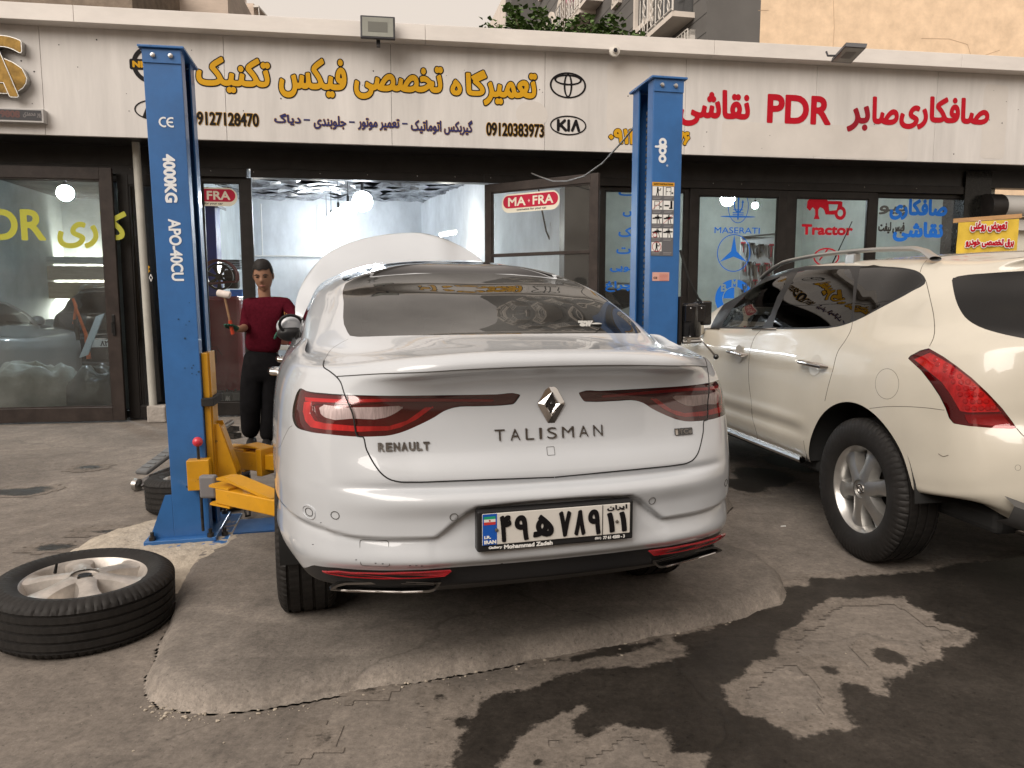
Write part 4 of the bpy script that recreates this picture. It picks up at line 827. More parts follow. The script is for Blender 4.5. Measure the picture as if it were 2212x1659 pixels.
# safety sticker: orange heading, pictograms in a grid
x0, z1_ = zpost(1408.5, 393, rp); x1, z0_ = zpost(1453, 553, rp)
def plate(P, x0, x1, z0, z1, m, name, o=.002): b = MB(); b._add([(x0, -o, z0), (x1, -o, z0), (x1, -o, z1), (x0, -o, z1)], [(0, 1, 2, 3)]); return b.build(name, m, P)
plate(rp, x0, x1, z0_, z1_, mat('sticker_grey', (.13, .13, .14), .4), 'safety_sticker'); plate(rp, x0, x1, z1_ - .022, z1_, mat('sticker_orange', (.6, .3, .03), .4), 'sticker_heading', .003)
F = Fld(x0, z1_ - .022, x1, z1_, .0008); field_mesh('sticker_heading_text', F, F.text('SAFETY INSTRUCTIONS', x0 + .01, x1 - .01, z1_ - .016, z1_ - .007, rad=.01) - .0004, V_BLK, lambda x, y, o: (x, -.004, y), 0, rp)
F = Fld(x0, z0_, x1, z1_, .0011); tiles = np.full(F.X.shape, 9.); ink = np.full(F.X.shape, 9.); red = np.full(F.X.shape, 9.); grey = np.full(F.X.shape, 9.)
H_ = (z1_ - .024 - z0_) / 5; W_ = (x1 - x0) / 2
for r_ in range(5):
    for c_ in range(2):
        xa_, zt_ = x0 + W_ * c_ + .003, z1_ - .025 - H_ * r_; xb_, zb2 = xa_ + W_ - .006, zt_ - H_ * .66
        for k in range(2): grey = np.minimum(grey, F.stroke([(xa_ + .005, zt_ - H_ * (.76 + k * .1)), (xb_ - .008 - .006 * k, zt_ - H_ * (.76 + k * .1))], .0025))
        if r_ == 4 and c_ == 1: continue
        tiles = np.minimum(tiles, F.rrect(xa_, zb2, xb_, zt_, .002)); cx_, cz_ = (xa_ + xb_) / 2, (zt_ + zb2) / 2; q_ = (xb_ - xa_) / 2
        if (r_, c_) == (0, 1) or (r_, c_) == (1, 0):
            for L_ in ([(-.55, -.7), (-.55, .7), (.4, .7), (.4, -.7)], [(-.55, -.05), (-.2, -.05)], [(.4, -.05), (.1, -.05)]): ink = np.minimum(ink, F.stroke([(cx_ + a * q_, cz_ + b_ * q_) for a, b_ in L_], .0032))
            ink = np.minimum(ink, np.hypot(F.X - cx_ - q_ * .68, F.Y - cz_ + q_ * .3) - .0055)
        elif (r_, c_) in ((0, 0), (4, 0)):
            ink = np.minimum(ink, np.hypot(F.X - cx_, F.Y - cz_ - q_ * .6) - .005)
            for L_, wd in (([(0, .4), (0, -.1)], .011), ([(-.05, -.1), (-.25, -.8)], .005), ([(.05, -.1), (.2, -.8)], .005), ([(0, .3), (.45, .1), (.6, .5)], .004)): ink = np.minimum(ink, F.stroke([(cx_ + a * q_, cz_ + b_ * q_) for a, b_ in L_], wd))
        elif (r_, c_) == (1, 1):
            ink = np.minimum(ink, F.rrect(cx_ + q_ * .35, cz_ - q_ * .4, cx_ + q_ * .75, cz_ + q_ * .8, .001)); ink = np.minimum(ink, F.rrect(cx_ - q_ * .8, cz_ - q_ * .2, cx_ + q_ * .1, cz_ + q_ * .05, .001)); ink = np.minimum(ink, F.rrect(cx_ + q_ * .1, cz_ - q_ * .65, cx_ + q_ * .8, cz_ - q_ * .4, .001))
        else:
            for L_, wd in (([(-.8, .1), (.8, .25)], .008), ([(-.4, .3), (.35, .4)], .006), ([(0, .7), (0, -.8)], .005), ([(.35, .0), (.55, -.8)], .004), ([(.2, .8), (.2, 0)], .004)): ink = np.minimum(ink, F.stroke([(cx_ + a * q_, cz_ + b_ * q_) for a, b_ in L_], wd))
        if (r_, c_) in ((1, 0), (2, 1)): red = np.minimum(red, F.stroke([(xa_ + .002, zb2 + .002), (xb_ - .002, zt_ - .002)], .0022))
        if (r_, c_) in ((4, 0), (3, 0)): rr = q_ * (.85 if r_ == 4 else .4); red = np.minimum(red, np.abs(np.hypot(F.X - cx_ + (0 if r_ == 4 else q_ * .4), F.Y - cz_ + (0 if r_ == 4 else q_ * .4)) - rr) - .0016)
for dd, m, o, nm in ((tiles, V_WHITE, .0035, 'sticker_tiles'), (ink, V_BLK, .0045, 'sticker_pictograms'), (red, V_RED, .0052, 'sticker_prohibitions'), (grey, mat('sticker_pale', (.35, .35, .36), .5), .0035, 'sticker_lines')): field_mesh(nm, F, dd, m, (lambda o: lambda x, y, q_: (x, -o, y))(o), 0, rp)
x0, z1_ = zpost(1409, 588, rp); x1, z0_ = zpost(1445, 607, rp); plate(rp, x0, x1, z0_, z1_, mat('sticker_pink', (.62, .36, .3), .45), 'rating_plate')
F = Fld(x0, z0_, x1, z1_, .0009); dd = F.text('CE', x0 + .008, x0 + .03, z0_ + .012, z0_ + .024, rad=.01) - .0006; field_mesh('rating_mark', F, dd, V_BLK, lambda x, y, o: (x, -.003, y), 0, rp)
dd = np.full(F.X.shape, 9.)
for k in range(6): dd = np.minimum(dd, F.stroke([(x0 + .045, z1_ - .01 - k * .0075), (x1 - .006, z1_ - .01 - k * .0075)], .0015))
field_mesh('rating_lines', F, dd, V_RED, lambda x, y, o: (x, -.003, y), 0, rp)
# motor unit on the outer side of the right post
xm0, zm1 = zpost(1452, 655, rp); xm1, zm0 = zpost(1496, 738, rp)
b = MB(); b.box(h + .004, h + .02, -.02, .26, zm0 - .02, zm1 + .04, .003); b.build('motor_bracket', M_BLACK, rp)
M_GLOSSB = mat('gloss_black', (.01, .01, .011), .18, coat=.4)
b = MB(); b.lathe([(0, zm0 + .03), (.062, zm0 + .03), (.068, zm0 + .04), (.068, zm1 - .02), (.05, zm1), (0, zm1)], 28, c=(h + .09, .02, 0)); b.build('motor', M_GLOSSB, rp)
b = MB(); b.box(h + .14, h + .21, -.03, .09, zm0 + .1, zm1 + .015, .012); b.build('motor_capacitor_box', M_GLOSSB, rp)
b = MB(); b.box(h + .03, h + .16, -.045, .085, zm0 + .12, zm1 - .01, .006); b.build('motor_shell', M_GLOSSB, rp)
for x, z in ((.06, -.03), (.13, -.03), (.06, -.2), (.13, -.2)): b = MB(); b.ball((h + x, -.048, zm1 + z), .005, 8, 5); b.build('motor_screw', MATS['steel'], rp)
b = MB(); b.box(h + .03, h + .15, -.02, .08, zm0 - .005, zm0 + .03, .004); b.tube([(h + .02, -.03, zm0), (h + .14, -.03, zm0 + .005)], .012); b.tube([(h + .05, -.04, zm0 + .01), (h + .05, -.055, zm0 + .01)], .014); b.build('valve_block', M_STEEL, rp)
b = MB(); b.tube([(h + .14, -.03, zm0 + .02), (h + .155, -.05, zm0 - .01), (h + .225, -.06, zm0 - .085)], .006); b.build('release_lever', M_STEEL, rp); b = MB(); b.ball((h + .228, -.06, zm0 - .09), .017); b.build('lever_knob', M_GLOSSB, rp)
x2, z2 = zpost(1458, 540, rp); b = MB(); b.tube([(h + .005, .0, z2), (h + .06, -.0, z2 - .16), (h + .13, .0, zm1 + .03), (h + .16, .0, zm1)], .008); b.build('hydraulic_hose', M_RUB, rp)
# ================================================================ BUILDINGS AND TREE BEHIND THE WORKSHOPS
M_PLASTER = mat('ochre_plaster', (.74, .56, .39), .9, noise_=(2.6, .14), bump=(5, .9)); M_CLAD = mat('grey_cladding', (.125, .12, .115), .6, noise_=(.8, .12)); M_CWHITE = mat('white_stone', (.62, .56, .5), .6, noise_=(2, .1))
M_DARKWIN = mat('dark_window', (.03, .032, .034), .12); M_IRON = mat('white_ironwork', (.60, .57, .53), .5); M_TUFF = mat('brown_render', (.20, .16, .125), .9, noise_=(5, .25), bump=(12, .6)); M_TRAV = mat('travertine', (.5, .41, .34), .6, noise_=(1.2, .15), stretch=(1, 1, 4))
# ochre party wall, frontal
c0 = on_plane(1512, 653, (0, 17.5, 0), (0, 1, 0)); pw = thing('plaster_building', 'tall blank ochre plaster wall rising behind the red lettering', 'building', (c0[0], 17.5, 0), R(8))
q = MB(); q.box(0, 16, 0, 9, 0, 19); q.build('wall', M_PLASTER, pw)
q = MB()
for pts in ([(1800, 0), (1802, 60), (1797, 140)], [(1560, 20), (1600, 24), (1660, 22)], [(1990, 83), (2050, 84), (2090, 96), (2100, 130)], [(2080, 140), (2120, 122), (2160, 108)]):
    P = []
    for x, y in pts:
        p = on_plane(x, y, (c0[0], 17.5, 0), (-math.sin(R(8)), math.cos(R(8)), 0)); dx = p - np.array((c0[0], 17.5, 0)); P.append((float(dx @ np.array((math.cos(R(8)), math.sin(R(8)), 0))), -.0, p[2]))
    q.tube(P, .006, 4)
tag(q.build('crack', mat('plaster_crack', (.45, .33, .23), .9), pw), kind='stuff')
# grey clad apartment block, its street front running away from us
az = R(-12); DE = np.array([math.sin(az), math.cos(az), 0]); DN = np.array([-math.cos(az), math.sin(az), 0])  # along, outward (left)
ab = thing('apartment_block', 'dark grey clad apartment block with white windows and ironwork balconies', 'building', (c0[0] - .05, 17.4, 0), -az)
AO = np.array([c0[0] - .05, 17.4, 0])
def ap(px, py): h_ = on_plane(px, py, AO, DN) - AO; return float(h_ @ DE), float(h_[2])
q = MB(); q.box(0, 9, .0, 22, 0, 25); q.build('wall', M_CLAD, ab)
q = MB()
for k in range(50): z = 3.2 + k * .42; q.box(-.004, .0, .0, 22, z, z + .02)
tag(q.build('cladding_joint', mat('joint_dark', (.05, .048, .046), .8), ab), kind='stuff')
def bay(a0, a1, z0, z1, arch=False, name='window', bars=False):
    o = MB(); t_ = .13
    if arch:
        n_ = 10; out = [(a0, z0), (a1, z0)] + [((a0 + a1) / 2 + (a1 - a0) / 2 * math.cos(math.pi * i / n_), z1 - (a1 - a0) / 2 + (a1 - a0) / 2 * math.sin(math.pi * i / n_)) for i in range(n_ + 1)]
        o.prism(out, -.1, 0, axis='x'); f = o.build(name, M_CWHITE, ab); inn = [((y - (a0 + a1) / 2) * .72 + (a0 + a1) / 2, (z - z0) * .86 + z0 + .1) for y, z in out]
        o = MB(); o.prism(inn, -.108, -.101, axis='x'); o.build('pane', M_DARKWIN, f); return
    for y0, y1, za, zc_ in ((a0, a0 + t_, z0, z1), (a1 - t_, a1, z0, z1), (a0, a1, z1 - t_, z1), (a0 - .05, a1 + .05, z0 - .08, z0 + .05)): o.box(-.12, 0, y0, y1, za, zc_)
    f = o.build(name, M_CWHITE if not bars else M_IRON, ab)
    o = MB(); o.box(-.02, -.002, a0 + t_, a1 - t_, z0 + .05, z1 - t_); o.build('pane', M_DARKWIN, f)
    if not bars:
        o = MB(); o.box(-.05, -.03, (a0 + a1) / 2 - .03, (a0 + a1) / 2 + .03, z0, z1 - t_); o.box(-.05, -.03, a0 + t_, a1 - t_, z0 + (z1 - z0) * .72, z0 + (z1 - z0) * .72 + .05); o.build('mullion', M_CWHITE, f)
    if bars:
        o = MB()
        for i in range(9): y = a0 + (a1 - a0) * i / 8; o.box(-.2, -.18, y - .012, y + .012, z0, z1)
        for i in range(3): o.box(-.2, -.18, a0, a1, z0 + (z1 - z0) * i / 2 - .012, z0 + (z1 - z0) * i / 2 + .012)
        o.build('window_bars', M_IRON, f)
def balcony(a0, a1, z0, hgt=1.0, depth=.55):
    o = MB(); o.box(-depth, 0, a0, a1, z0 - .12, z0); f = o.build('balcony', M_CWHITE, ab)
    o = MB(); o.box(-.012, .0, a0 + .1, a1 - .1, z0, z0 + 2.1); o.build('balcony_door', M_DARKWIN, f)
    o = MB()
    for y0, y1 in ((a0, a1),):
        o.tube([(-depth, y0, z0 + hgt), (-depth, y1, z0 + hgt)], .025, 6); o.tube([(-depth, y0, z0 + .06), (-depth, y1, z0 + .06)], .02, 6); o.tube([(-depth, y0, z0 + hgt), (0, y0, z0 + hgt)], .025, 6); o.tube([(-depth, y0, z0), (-depth, y0, z0 + hgt)], .025, 6)
        n_ = max(3, int((y1 - y0) / .5))
        for i in range(n_):
            yc = y0 + (y1 - y0) * (i + .5) / n_
            o.tube([(-depth, yc + .11 * math.sin(k * .75) * (1 if k < 8 else -1) * (1 - abs(k - 8) / 12), z0 + .06 + (hgt - .06) * k / 16) for k in range(17)], .014, 5)
            o.tube([(-depth, yc - .11 * math.sin(k * .75) * (1 if k < 8 else -1) * (1 - abs(k - 8) / 12), z0 + .06 + (hgt - .06) * k / 16) for k in range(17)], .014, 5)
        for i in range(n_ + 1): yc = y0 + (y1 - y0) * i / n_; o.tube([(-depth, yc, z0), (-depth, yc, z0 + hgt)], .015, 5)
    o.build('balcony_railing', M_IRON, f)
def apb(pts): A = [ap(*Zp) for Zp in pts]; return A
for zf in (11.3, 14.4, 17.5, 20.6, 23.0):
    for yk in (1.2, 5.4, 9.8): bay(yk, yk + 1.3, zf, zf + 1.9)
for zf in (10.9, 14.0, 17.1, 20.2): balcony(2.9, 5.0, zf); balcony(7.2, 9.2, zf)
y_r, z_a = ap(*Z3(1835, 60)); y_l, _ = ap(*Z3(1565, 300)); 
balcony(min(y_r, y_l) , max(y_r, y_l), z_a - .1)
y_r2, z_c = ap(*Z3(1075, 75)); y_l2, _ = ap(*Z3(880, 285)); balcony(min(y_r2, y_l2), max(y_r2, y_l2), z_c)
y0_, zt_ = ap(*Z3(1510, 150)); y1_, zq = ap(*Z3(1390, 250)); bay(y0_, y1_, (zt_ + zq) / 2, (zt_ + zq) / 2 + 2.6)
y0_, zt_ = ap(*Z3(1270, 10)); y1_, zq = ap(*Z3(1225, 45)); bay(y0_, y1_, (zt_ + zq) / 2, (zt_ + zq) / 2 + 2.4)
y0_, zt_ = ap(*Z3(1838, 225)); y1_, _ = ap(*Z3(1660, 375)); bay(y0_, y1_, zt_ - 1.0, zt_, bars=True)
for xa_, xb_ in ((790, 835), (710, 765), (650, 690)):
    ya, _ = ap(*Z3(xb_, 100)); yb_2, _ = ap(*Z3(xa_, 100))
    for z in (z_c - .3, z_c + 3.0): bay(ya, yb_2, z, z + 2.2, arch=True)
q = MB(); yp, _ = ap(*Z3(868, 100)); q.box(-.25, 0, yp - .2, yp + .2, 0, 15); q.build('pilaster', mat('brown_stone', (.2, .165, .14), .6), ab)
q = MB(); yp, _ = ap(*Z3(600, 100)); q.box(-1.0, 0, yp, yp + 1.2, 0, 15); q.build('bay_wall', M_CLAD, ab)
q = MB(); q.box(-1.02, .5, yp + 1.21, yp + 9, 0, 15); f = q.build('bay_wall', M_CWHITE, ab)
for k in range(3):
    for z in (5.2, 8.3): bay_ = MB(); bay_.box(-1.06, -1.021, yp + 2 + k * 2.2, yp + 3.1 + k * 2.2, z, z + 1.9); bay_.build('window_pane', M_DARKWIN, f)
q = MB(); y0_, z0_ = ap(*Z3(965, 22)); q.ball((-.4, y0_, z0_), .16, 12, 8); q.build('lantern', mat('pink_lantern', (.45, .1, .18), .6), ab)
# left background
lb = thing('brown_rendered_house', 'rough brown rendered wall behind the gilt monogram', 'building', (-14, 15.5, 0), R(6)); q = MB(); xw = on_plane(256, 20, (0, 15.5, 0), (0, 1, 0))[0] + 14
q.box(-8, xw, 0, 4, 0, 9); q.build('wall', M_TUFF, lb)
tv = thing('travertine_house', 'pale travertine house with slanting dark stair opening', 'building', (on_plane(258, 20, (0, 19, 0), (0, 1, 0))[0], 19, 0), R(8)); q = MB(); q.box(0, 2.55, 0, 4, 0, 9.6); w_ = q.build('wall', M_TRAV, tv)
q = MB(); q.prism([(1.1, 5.6), (1.75, 5.6), (1.3, 7.9), (1.08, 7.9)], -.02, -.001, axis='y'); q.build('opening', mat('shadow_brown', (.07, .05, .04), .9), tv)
q = MB(); q.box(1.75, 2.55, -.03, -.001, 6.9, 7.05); q.box(.62, .66, -.01, -.001, 0, 9.6); q.box(1.0, 1.06, -.06, -.001, 0, 9.6); q.build('string_course', M_CWHITE, tv)
wx = on_plane(452, 20, (0, 26, 0), (0, 1, 0))[0]; K26 = 26 / FOC * .994
wb = thing('white_apartment_house', 'white apartment house with tall dark windows beyond the left end of the coping', 'building', (wx, 26, 0), 0); q = MB(); q.prism([(0, 0), (1.26, 0), (-2.1, 9), (-4, 9)], 0, 14); q.build('wall', mat('white_render', (.55, .5, .46), .7, noise_=(1, .08)), wb)
for k, (xa, xb_, za) in enumerate(((.06, .14, 9.0), (.38, .56, 8.6), (.68, .80, 8.6), (.98, 1.10, 8.6))):
    for dz in (0, 2.9): q = MB(); q.box(xa, xb_, -.03, -.001, za + dz, za + dz + 2.3); f = q.build('window', M_DARKWIN, wb); q = MB(); q.box(xb_, xb_ + .07, -.14, -.001, za + dz - .1, za + dz + 2.4); q.build('frame', M_CWHITE, f)
bx0 = on_plane(528, 20, (0, 34, 0), (0, 1, 0))[0]; b0_ = thing('balconied_house', 'small far house with a canted balcony at the skyline', 'building', (bx0, 34, 0), 0); z_ = on_plane(540, 7, (0, 34, 0), (0, 1, 0))[2]
q = MB(); q.box(0, .40, 0, 5, 0, z_); q.build('wall', M_TRAV, b0_); q = MB(); q.prism([(.4, z_ - .45), (.66, z_ - .95), (.66, z_ - 1.5), (.4, z_ - 1.5)], .1, 1.2, axis='y'); q.build('balcony', mat('balcony_tan', (.35, .26, .2), .7), b0_); q = MB(); q.box(.4, .62, .0, 1.4, z_ - .16, z_ - .08); q.tube([(.6, .05, z_ - .1), (.68, .05, z_ - 1.3)], .02, 5); q.build('balcony_frame', M_IRON, b0_)
# unseen houses behind the camera, added to block sky and darken reflections
oh = thing('unseen_street_house', 'unseen ochre houses added behind the camera to block the sky', 'building', (0, -13, 0), 0, kind='structure'); q = MB()
q.box(-26, -12.2, -8, 0, 0, 9.5); q.box(-12, -3, -8, -.5, 0, 7); q.box(-2.8, 8, -8, 0, 0, 10); q.box(8.2, 24, -8, .6, 0, 8); q.build('wall', mat('ochre_render', (.36, .29, .22), .85, noise_=(.7, .2)), oh)
# climbing tree crowding over the coping
rnd = random.Random(21); tr = thing('leafy_tree', 'dark green leafy tree showing above the coping before the grey apartment block', 'tree', (.3, 11.6, 0))
q = MB(); stems = []
def at(px, py, y): p = on_plane(px, py, (0, y, 0), (0, 1, 0)); return Vector((p[0] - .3, p[1] - 11.6, p[2]))
base_ = at(1240, 180, 11.6); base_.z = 4.0
q.tube([(base_.x, 0, 0), (base_.x + .05, .05, 2.2), base_], [.11, .09, .07], 8); tips = []
for px, py in ((985, 78), (1010, 72), (1048, 48), (1062, 62), (1078, 52), (1102, 12), (1108, 26), (1118, 40), (1128, 60), (1150, 30), (1162, 24), (1178, 52), (1195, 75), (1215, 48), (1232, 62), (1246, 38), (1262, 66), (1278, 34), (1300, 58), (1320, 30), (1330, 52), (1345, 68), (1360, 76), (1378, 70), (1395, 84), (1296, 84), (1250, 88), (1140, 84), (1085, 80)):
    y = 11.6 + rnd.uniform(-.5, .9); e_ = at(px, py, y); m_ = base_.lerp(e_, .55) + Vector((rnd.uniform(-.1, .1), rnd.uniform(-.1, .1), -.15)); pts = [base_, m_, e_]
    q.tube(pts, [.03, .014, .005], 5); tips.append((m_, e_))
q.build('trunk', mat('bark', (.09, .065, .045), .9, noise_=(20, .3)), tr)
vs = []; fs = []
def leafq(p, s_):
    a = rnd.uniform(0, 6.283); t_ = rnd.uniform(-.9, .5); d_ = Vector((math.cos(a) * math.cos(t_), math.sin(a) * math.cos(t_), math.sin(t_))); s2 = d_.cross(Vector((rnd.uniform(-1, 1), rnd.uniform(-1, 1), 1.2))).normalized() * s_ * .42; n_ = d_.cross(s2).normalized() * s_ * .16
    i = len(vs); vs.extend([p, p + d_ * s_ * .35 + s2, p + d_ * s_ * .75 + s2 * .8 , p + d_ * s_ + n_ * -1.4, p + d_ * s_ * .75 - s2 * .8, p + d_ * s_ * .35 - s2, p + d_ * s_ * .5 - n_]); fs.extend([(i, i + 1, i + 6), (i + 1, i + 2, i + 6), (i + 2, i + 3, i + 6), (i + 3, i + 4, i + 6), (i + 4, i + 5, i + 6), (i + 5, i, i + 6)])
for m_, e_ in tips:
    for k in range(150):
        t_ = rnd.random() ** .7; p = m_.lerp(e_, t_) + Vector((rnd.gauss(0, .10), rnd.gauss(0, .16), rnd.gauss(-.05, .10))) * (1.15 - .6 * t_); leafq(p, rnd.uniform(.05, .115))
b = MB(); b._add(vs, fs); b.build('crown', mat('leaf_green', (.075, .125, .035), .5, noise_=(3, .45)), tr, recalc=False, sharp=0)
# ================================================================ CARS: a body is one lofted skin, cut along real panel lines into its parts
def resample(P, counts):
    """cubic through control points along axis 0, chord-length spacing; counts[i] samples in segment i"""
    P = np.asarray(P, float); n = len(P)
    h = np.maximum(np.linalg.norm(np.diff(P, axis=0), axis=-1, keepdims=True), 1e-4); s = np.diff(P, axis=0) / h
    m = np.empty_like(P); m[0], m[-1] = s[0], s[-1]
    m[1:-1] = (s[:-1] * h[1:] + s[1:] * h[:-1]) / (h[1:] + h[:-1])
    out = []
    for i in range(n - 1):
        for k in range(counts[i]):
            t = k / counts[i]; t2, t3 = t * t, t * t * t
            out.append((2 * t3 - 3 * t2 + 1) * P[i] + (t3 - 2 * t2 + t) * h[i] * m[i] + (-2 * t3 + 3 * t2) * P[i + 1] + (t3 - t2) * h[i] * m[i + 1])
    out.append(P[-1]); return np.array(out)
def sdf_poly(Q, P):
    Q = np.asarray(Q, float); P = np.asarray(P, float); A = P; B = np.roll(P, -1, 0); d = np.full(len(Q), 1e9); ins = np.zeros(len(Q), bool)
    for (ax, ay), (bx_, by) in zip(A, B):
        dx, dy = bx_ - ax, by - ay; t = np.clip(((Q[:, 0] - ax) * dx + (Q[:, 1] - ay) * dy) / (dx * dx + dy * dy + 1e-12), 0, 1)
        d = np.minimum(d, np.hypot(Q[:, 0] - ax - t * dx, Q[:, 1] - ay - t * dy))
        c = (ay > Q[:, 1]) != (by > Q[:, 1]); ins ^= c & (Q[:, 0] < ax + (Q[:, 1] - ay) * dx / (dy if dy else 1e-9))
    return np.where(ins, -d, d)
def sdf_line(Q, P, closed=False):
    Q = np.asarray(Q, float); P = list(P) + ([P[0]] if closed else []); d = np.full(len(Q), 1e9)
    for (ax, ay), (bx_, by) in zip(P[:-1], P[1:]):
        dx, dy = bx_ - ax, by - ay; t = np.clip(((Q[:, 0] - ax) * dx + (Q[:, 1] - ay) * dy) / (dx * dx + dy * dy + 1e-12), 0, 1); d = np.minimum(d, np.hypot(Q[:, 0] - ax - t * dx, Q[:, 1] - ay - t * dy))
    return d
def smooth_poly(P, n=4, closed=True):
    P = np.asarray(P, float); Q = np.concatenate([P[-2:], P, P[:2]]) if closed else P
    S = resample(Q, [n] * (len(Q) - 1)); return S[2 * n:-2 * n] if closed else S
class Skin:
    def __init__(s, G, loc, yaw):
        s.Mw = Matrix.Translation(Vector(loc)) @ Matrix.Rotation(yaw, 4, 'Z'); s.Mn = np.array(s.Mw); s.loc = loc
        s.bm = bmesh.new(); a, b = G.shape[:2]; V = [s.bm.verts.new(p) for p in G.reshape(-1, 3)]
        for i in range(a - 1):
            for j in range(b - 1):
                try: s.bm.faces.new((V[i * b + j], V[(i + 1) * b + j], V[(i + 1) * b + j + 1], V[i * b + j + 1]))
                except ValueError: pass
        bmesh.ops.remove_doubles(s.bm, verts=s.bm.verts, dist=2e-4)
        s.orient()
        s.bvh = BVHTree.FromBMesh(s.bm)
        s.parts = []
    def orient(s):
        bmesh.ops.recalc_face_normals(s.bm, faces=s.bm.faces); s.bm.normal_update()
        f = max(s.bm.faces, key=lambda f: f.calc_center_median().z)
        if f.normal.z < 0: bmesh.ops.reverse_faces(s.bm, faces=s.bm.faces)
        s.bm.normal_update(); L = s.bm.verts.layers.float_vector.get('n') or s.bm.verts.layers.float_vector.new('n')
        for v in s.bm.verts: v[L] = v.normal
    def world(s, P): return P @ s.Mn[:3, :3].T + s.Mn[:3, 3]
    def px(s, P, mirror=None):
        P = np.array(P, float)
        if mirror is not None: P = P.copy(); P[:, 0] = mirror * np.abs(P[:, 0])
        return project(s.world(P))
    def hit(s, x, y):
        inv = s.Mw.inverted(); o = inv @ Vector(CAMP); d = (inv.to_3x3() @ Vector(ray(x, y))).normalized(); r = s.bvh.ray_cast(o, d); return r[0], r[1]
    def coords(s, vs): return np.array([v.co[:] for v in vs])
    def cut(s, f):
        """splits edges and faces along f==0"""
        bm = s.bm; bm.verts.ensure_lookup_table(); bm.verts.index_update(); vals = f(s.coords(bm.verts)); vals = np.where(np.abs(vals) < 1e-7, 1e-7, vals)
        E = [e for e in bm.edges if vals[e.verts[0].index] * vals[e.verts[1].index] < 0]; new = set()
        for e in E:
            a, b = e.verts; t = vals[a.index] / (vals[a.index] - vals[b.index]); t = min(max(t, .02), .98)
            _, nv = bmesh.utils.edge_split(e, a, t); new.add(nv)
        for fc in list({fc for v in new for fc in v.link_faces}):
            c = [v for v in fc.verts if v in new]
            if len(c) == 2:
                try: bmesh.utils.face_split(fc, c[0], c[1])
                except ValueError: pass
            elif len(c) == 4:
                try:
                    nf, _ = bmesh.utils.face_split(fc, c[0], c[1])
                    for g in (fc, nf):
                        cc = [v for v in g.verts if v in (c[2], c[3])]
                        if len(cc) == 2: bmesh.utils.face_split(g, cc[0], cc[1])
                except ValueError: pass
    def refine(s, f, margin, cuts=2):
        F = list(s.bm.faces); C = np.array([fc.calc_center_median()[:] for fc in F]); v = f(C); es = {e for fc, q in zip(F, v) if q < margin for e in fc.edges}
        bmesh.ops.subdivide_edges(s.bm, edges=list(es), cuts=cuts, use_grid_fill=True)
    def seam_px(s, name, pts, m, parent, wd=.0021, off=-.0006, mirror=True, n=5, closed=False, side=-1):
        """a panel gap: a fine dark line let into the skin along traced points"""
        P = resample(np.array(pts, float), [n] * (len(pts) - 1)) if n > 1 else pts; out = []
        for x, y in P:
            p, nn = s.hit(x, y)
            if p is not None: out.append((p + nn * off))
        for sg in ((1, -1) if mirror else (1,)):
            b = MB(); run = []
            for p in out:
                if run and (p - run[-1]).length > .12:
                    if len(run) > 1: b.tube([Vector((q.x * sg, q.y, q.z)) for q in run], wd, 6)
                    run = []
                run.append(p)
            if len(run) > 1: b.tube([Vector((q.x * sg, q.y, q.z)) for q in run], wd, 6)
            b.build(name, m, parent)
    def take(s, f, offset=0.0):
        """removes the faces whose centre has f<0; returns them as (verts, faces, normals)"""
        bm = s.bm; F = list(bm.faces); C = np.array([fc.calc_center_median()[:] for fc in F]); v = f(C); sel = [fc for fc, q in zip(F, v) if q < 0]
        return s._out(sel, offset, True)
    def _out(s, sel, offset, remove):
        L = s.bm.verts.layers.float_vector['n']; ix = {}; V = []; N = []; FS = []
        for fc in sel:
            q = []
            for v in fc.verts:
                if v not in ix: ix[v] = len(V); n = v[L].normalized(); V.append(v.co + n * offset); N.append(n)
                q.append(ix[v])
            FS.append(q)
        if remove and sel: bmesh.ops.delete(s.bm, geom=sel, context='FACES')
        return V, FS, N
    def part(s, name, m, parent, data, thick=0.0, label=None):
        V, FS, N = data
        if not V: print('EMPTY PART', name); return None
        n0 = len(V)
        if thick:                                    # turned-in edge round the part
            cnt = {}
            for q in FS:
                for a, b in zip(q, q[1:] + q[:1]): cnt[(a, b)] = 1
            bd = [(a, b) for (a, b) in cnt if (b, a) not in cnt]; V = V + [v - n * thick for v, n in zip(V, N)]; FS = FS + [[b, a, a + n0, b + n0] for a, b in bd]; N = N + N
        me = bpy.data.meshes.new(name); me.from_pydata(V, [], FS); me.materials.append(m)
        for p in me.polygons: p.use_smooth = True
        me.update()
        if not thick: me.normals_split_custom_set_from_vertices([n[:] for n in N])
        else:
            me.normals_split_custom_set([(N[v][:] if p.index < len(data[1]) else (0, 0, 0)) for p in me.polygons for v in p.vertices])
        o = bpy.data.objects.new(name, me); COL.objects.link(o); o.parent = parent
        if label: o['label'] = label
        return o
    def rest(s, name, m, parent): return s.part(name, m, parent, s._out(list(s.bm.faces), 0, False))
def zone(f, ok): return lambda P: np.where(ok(P), f(P), 1.0)

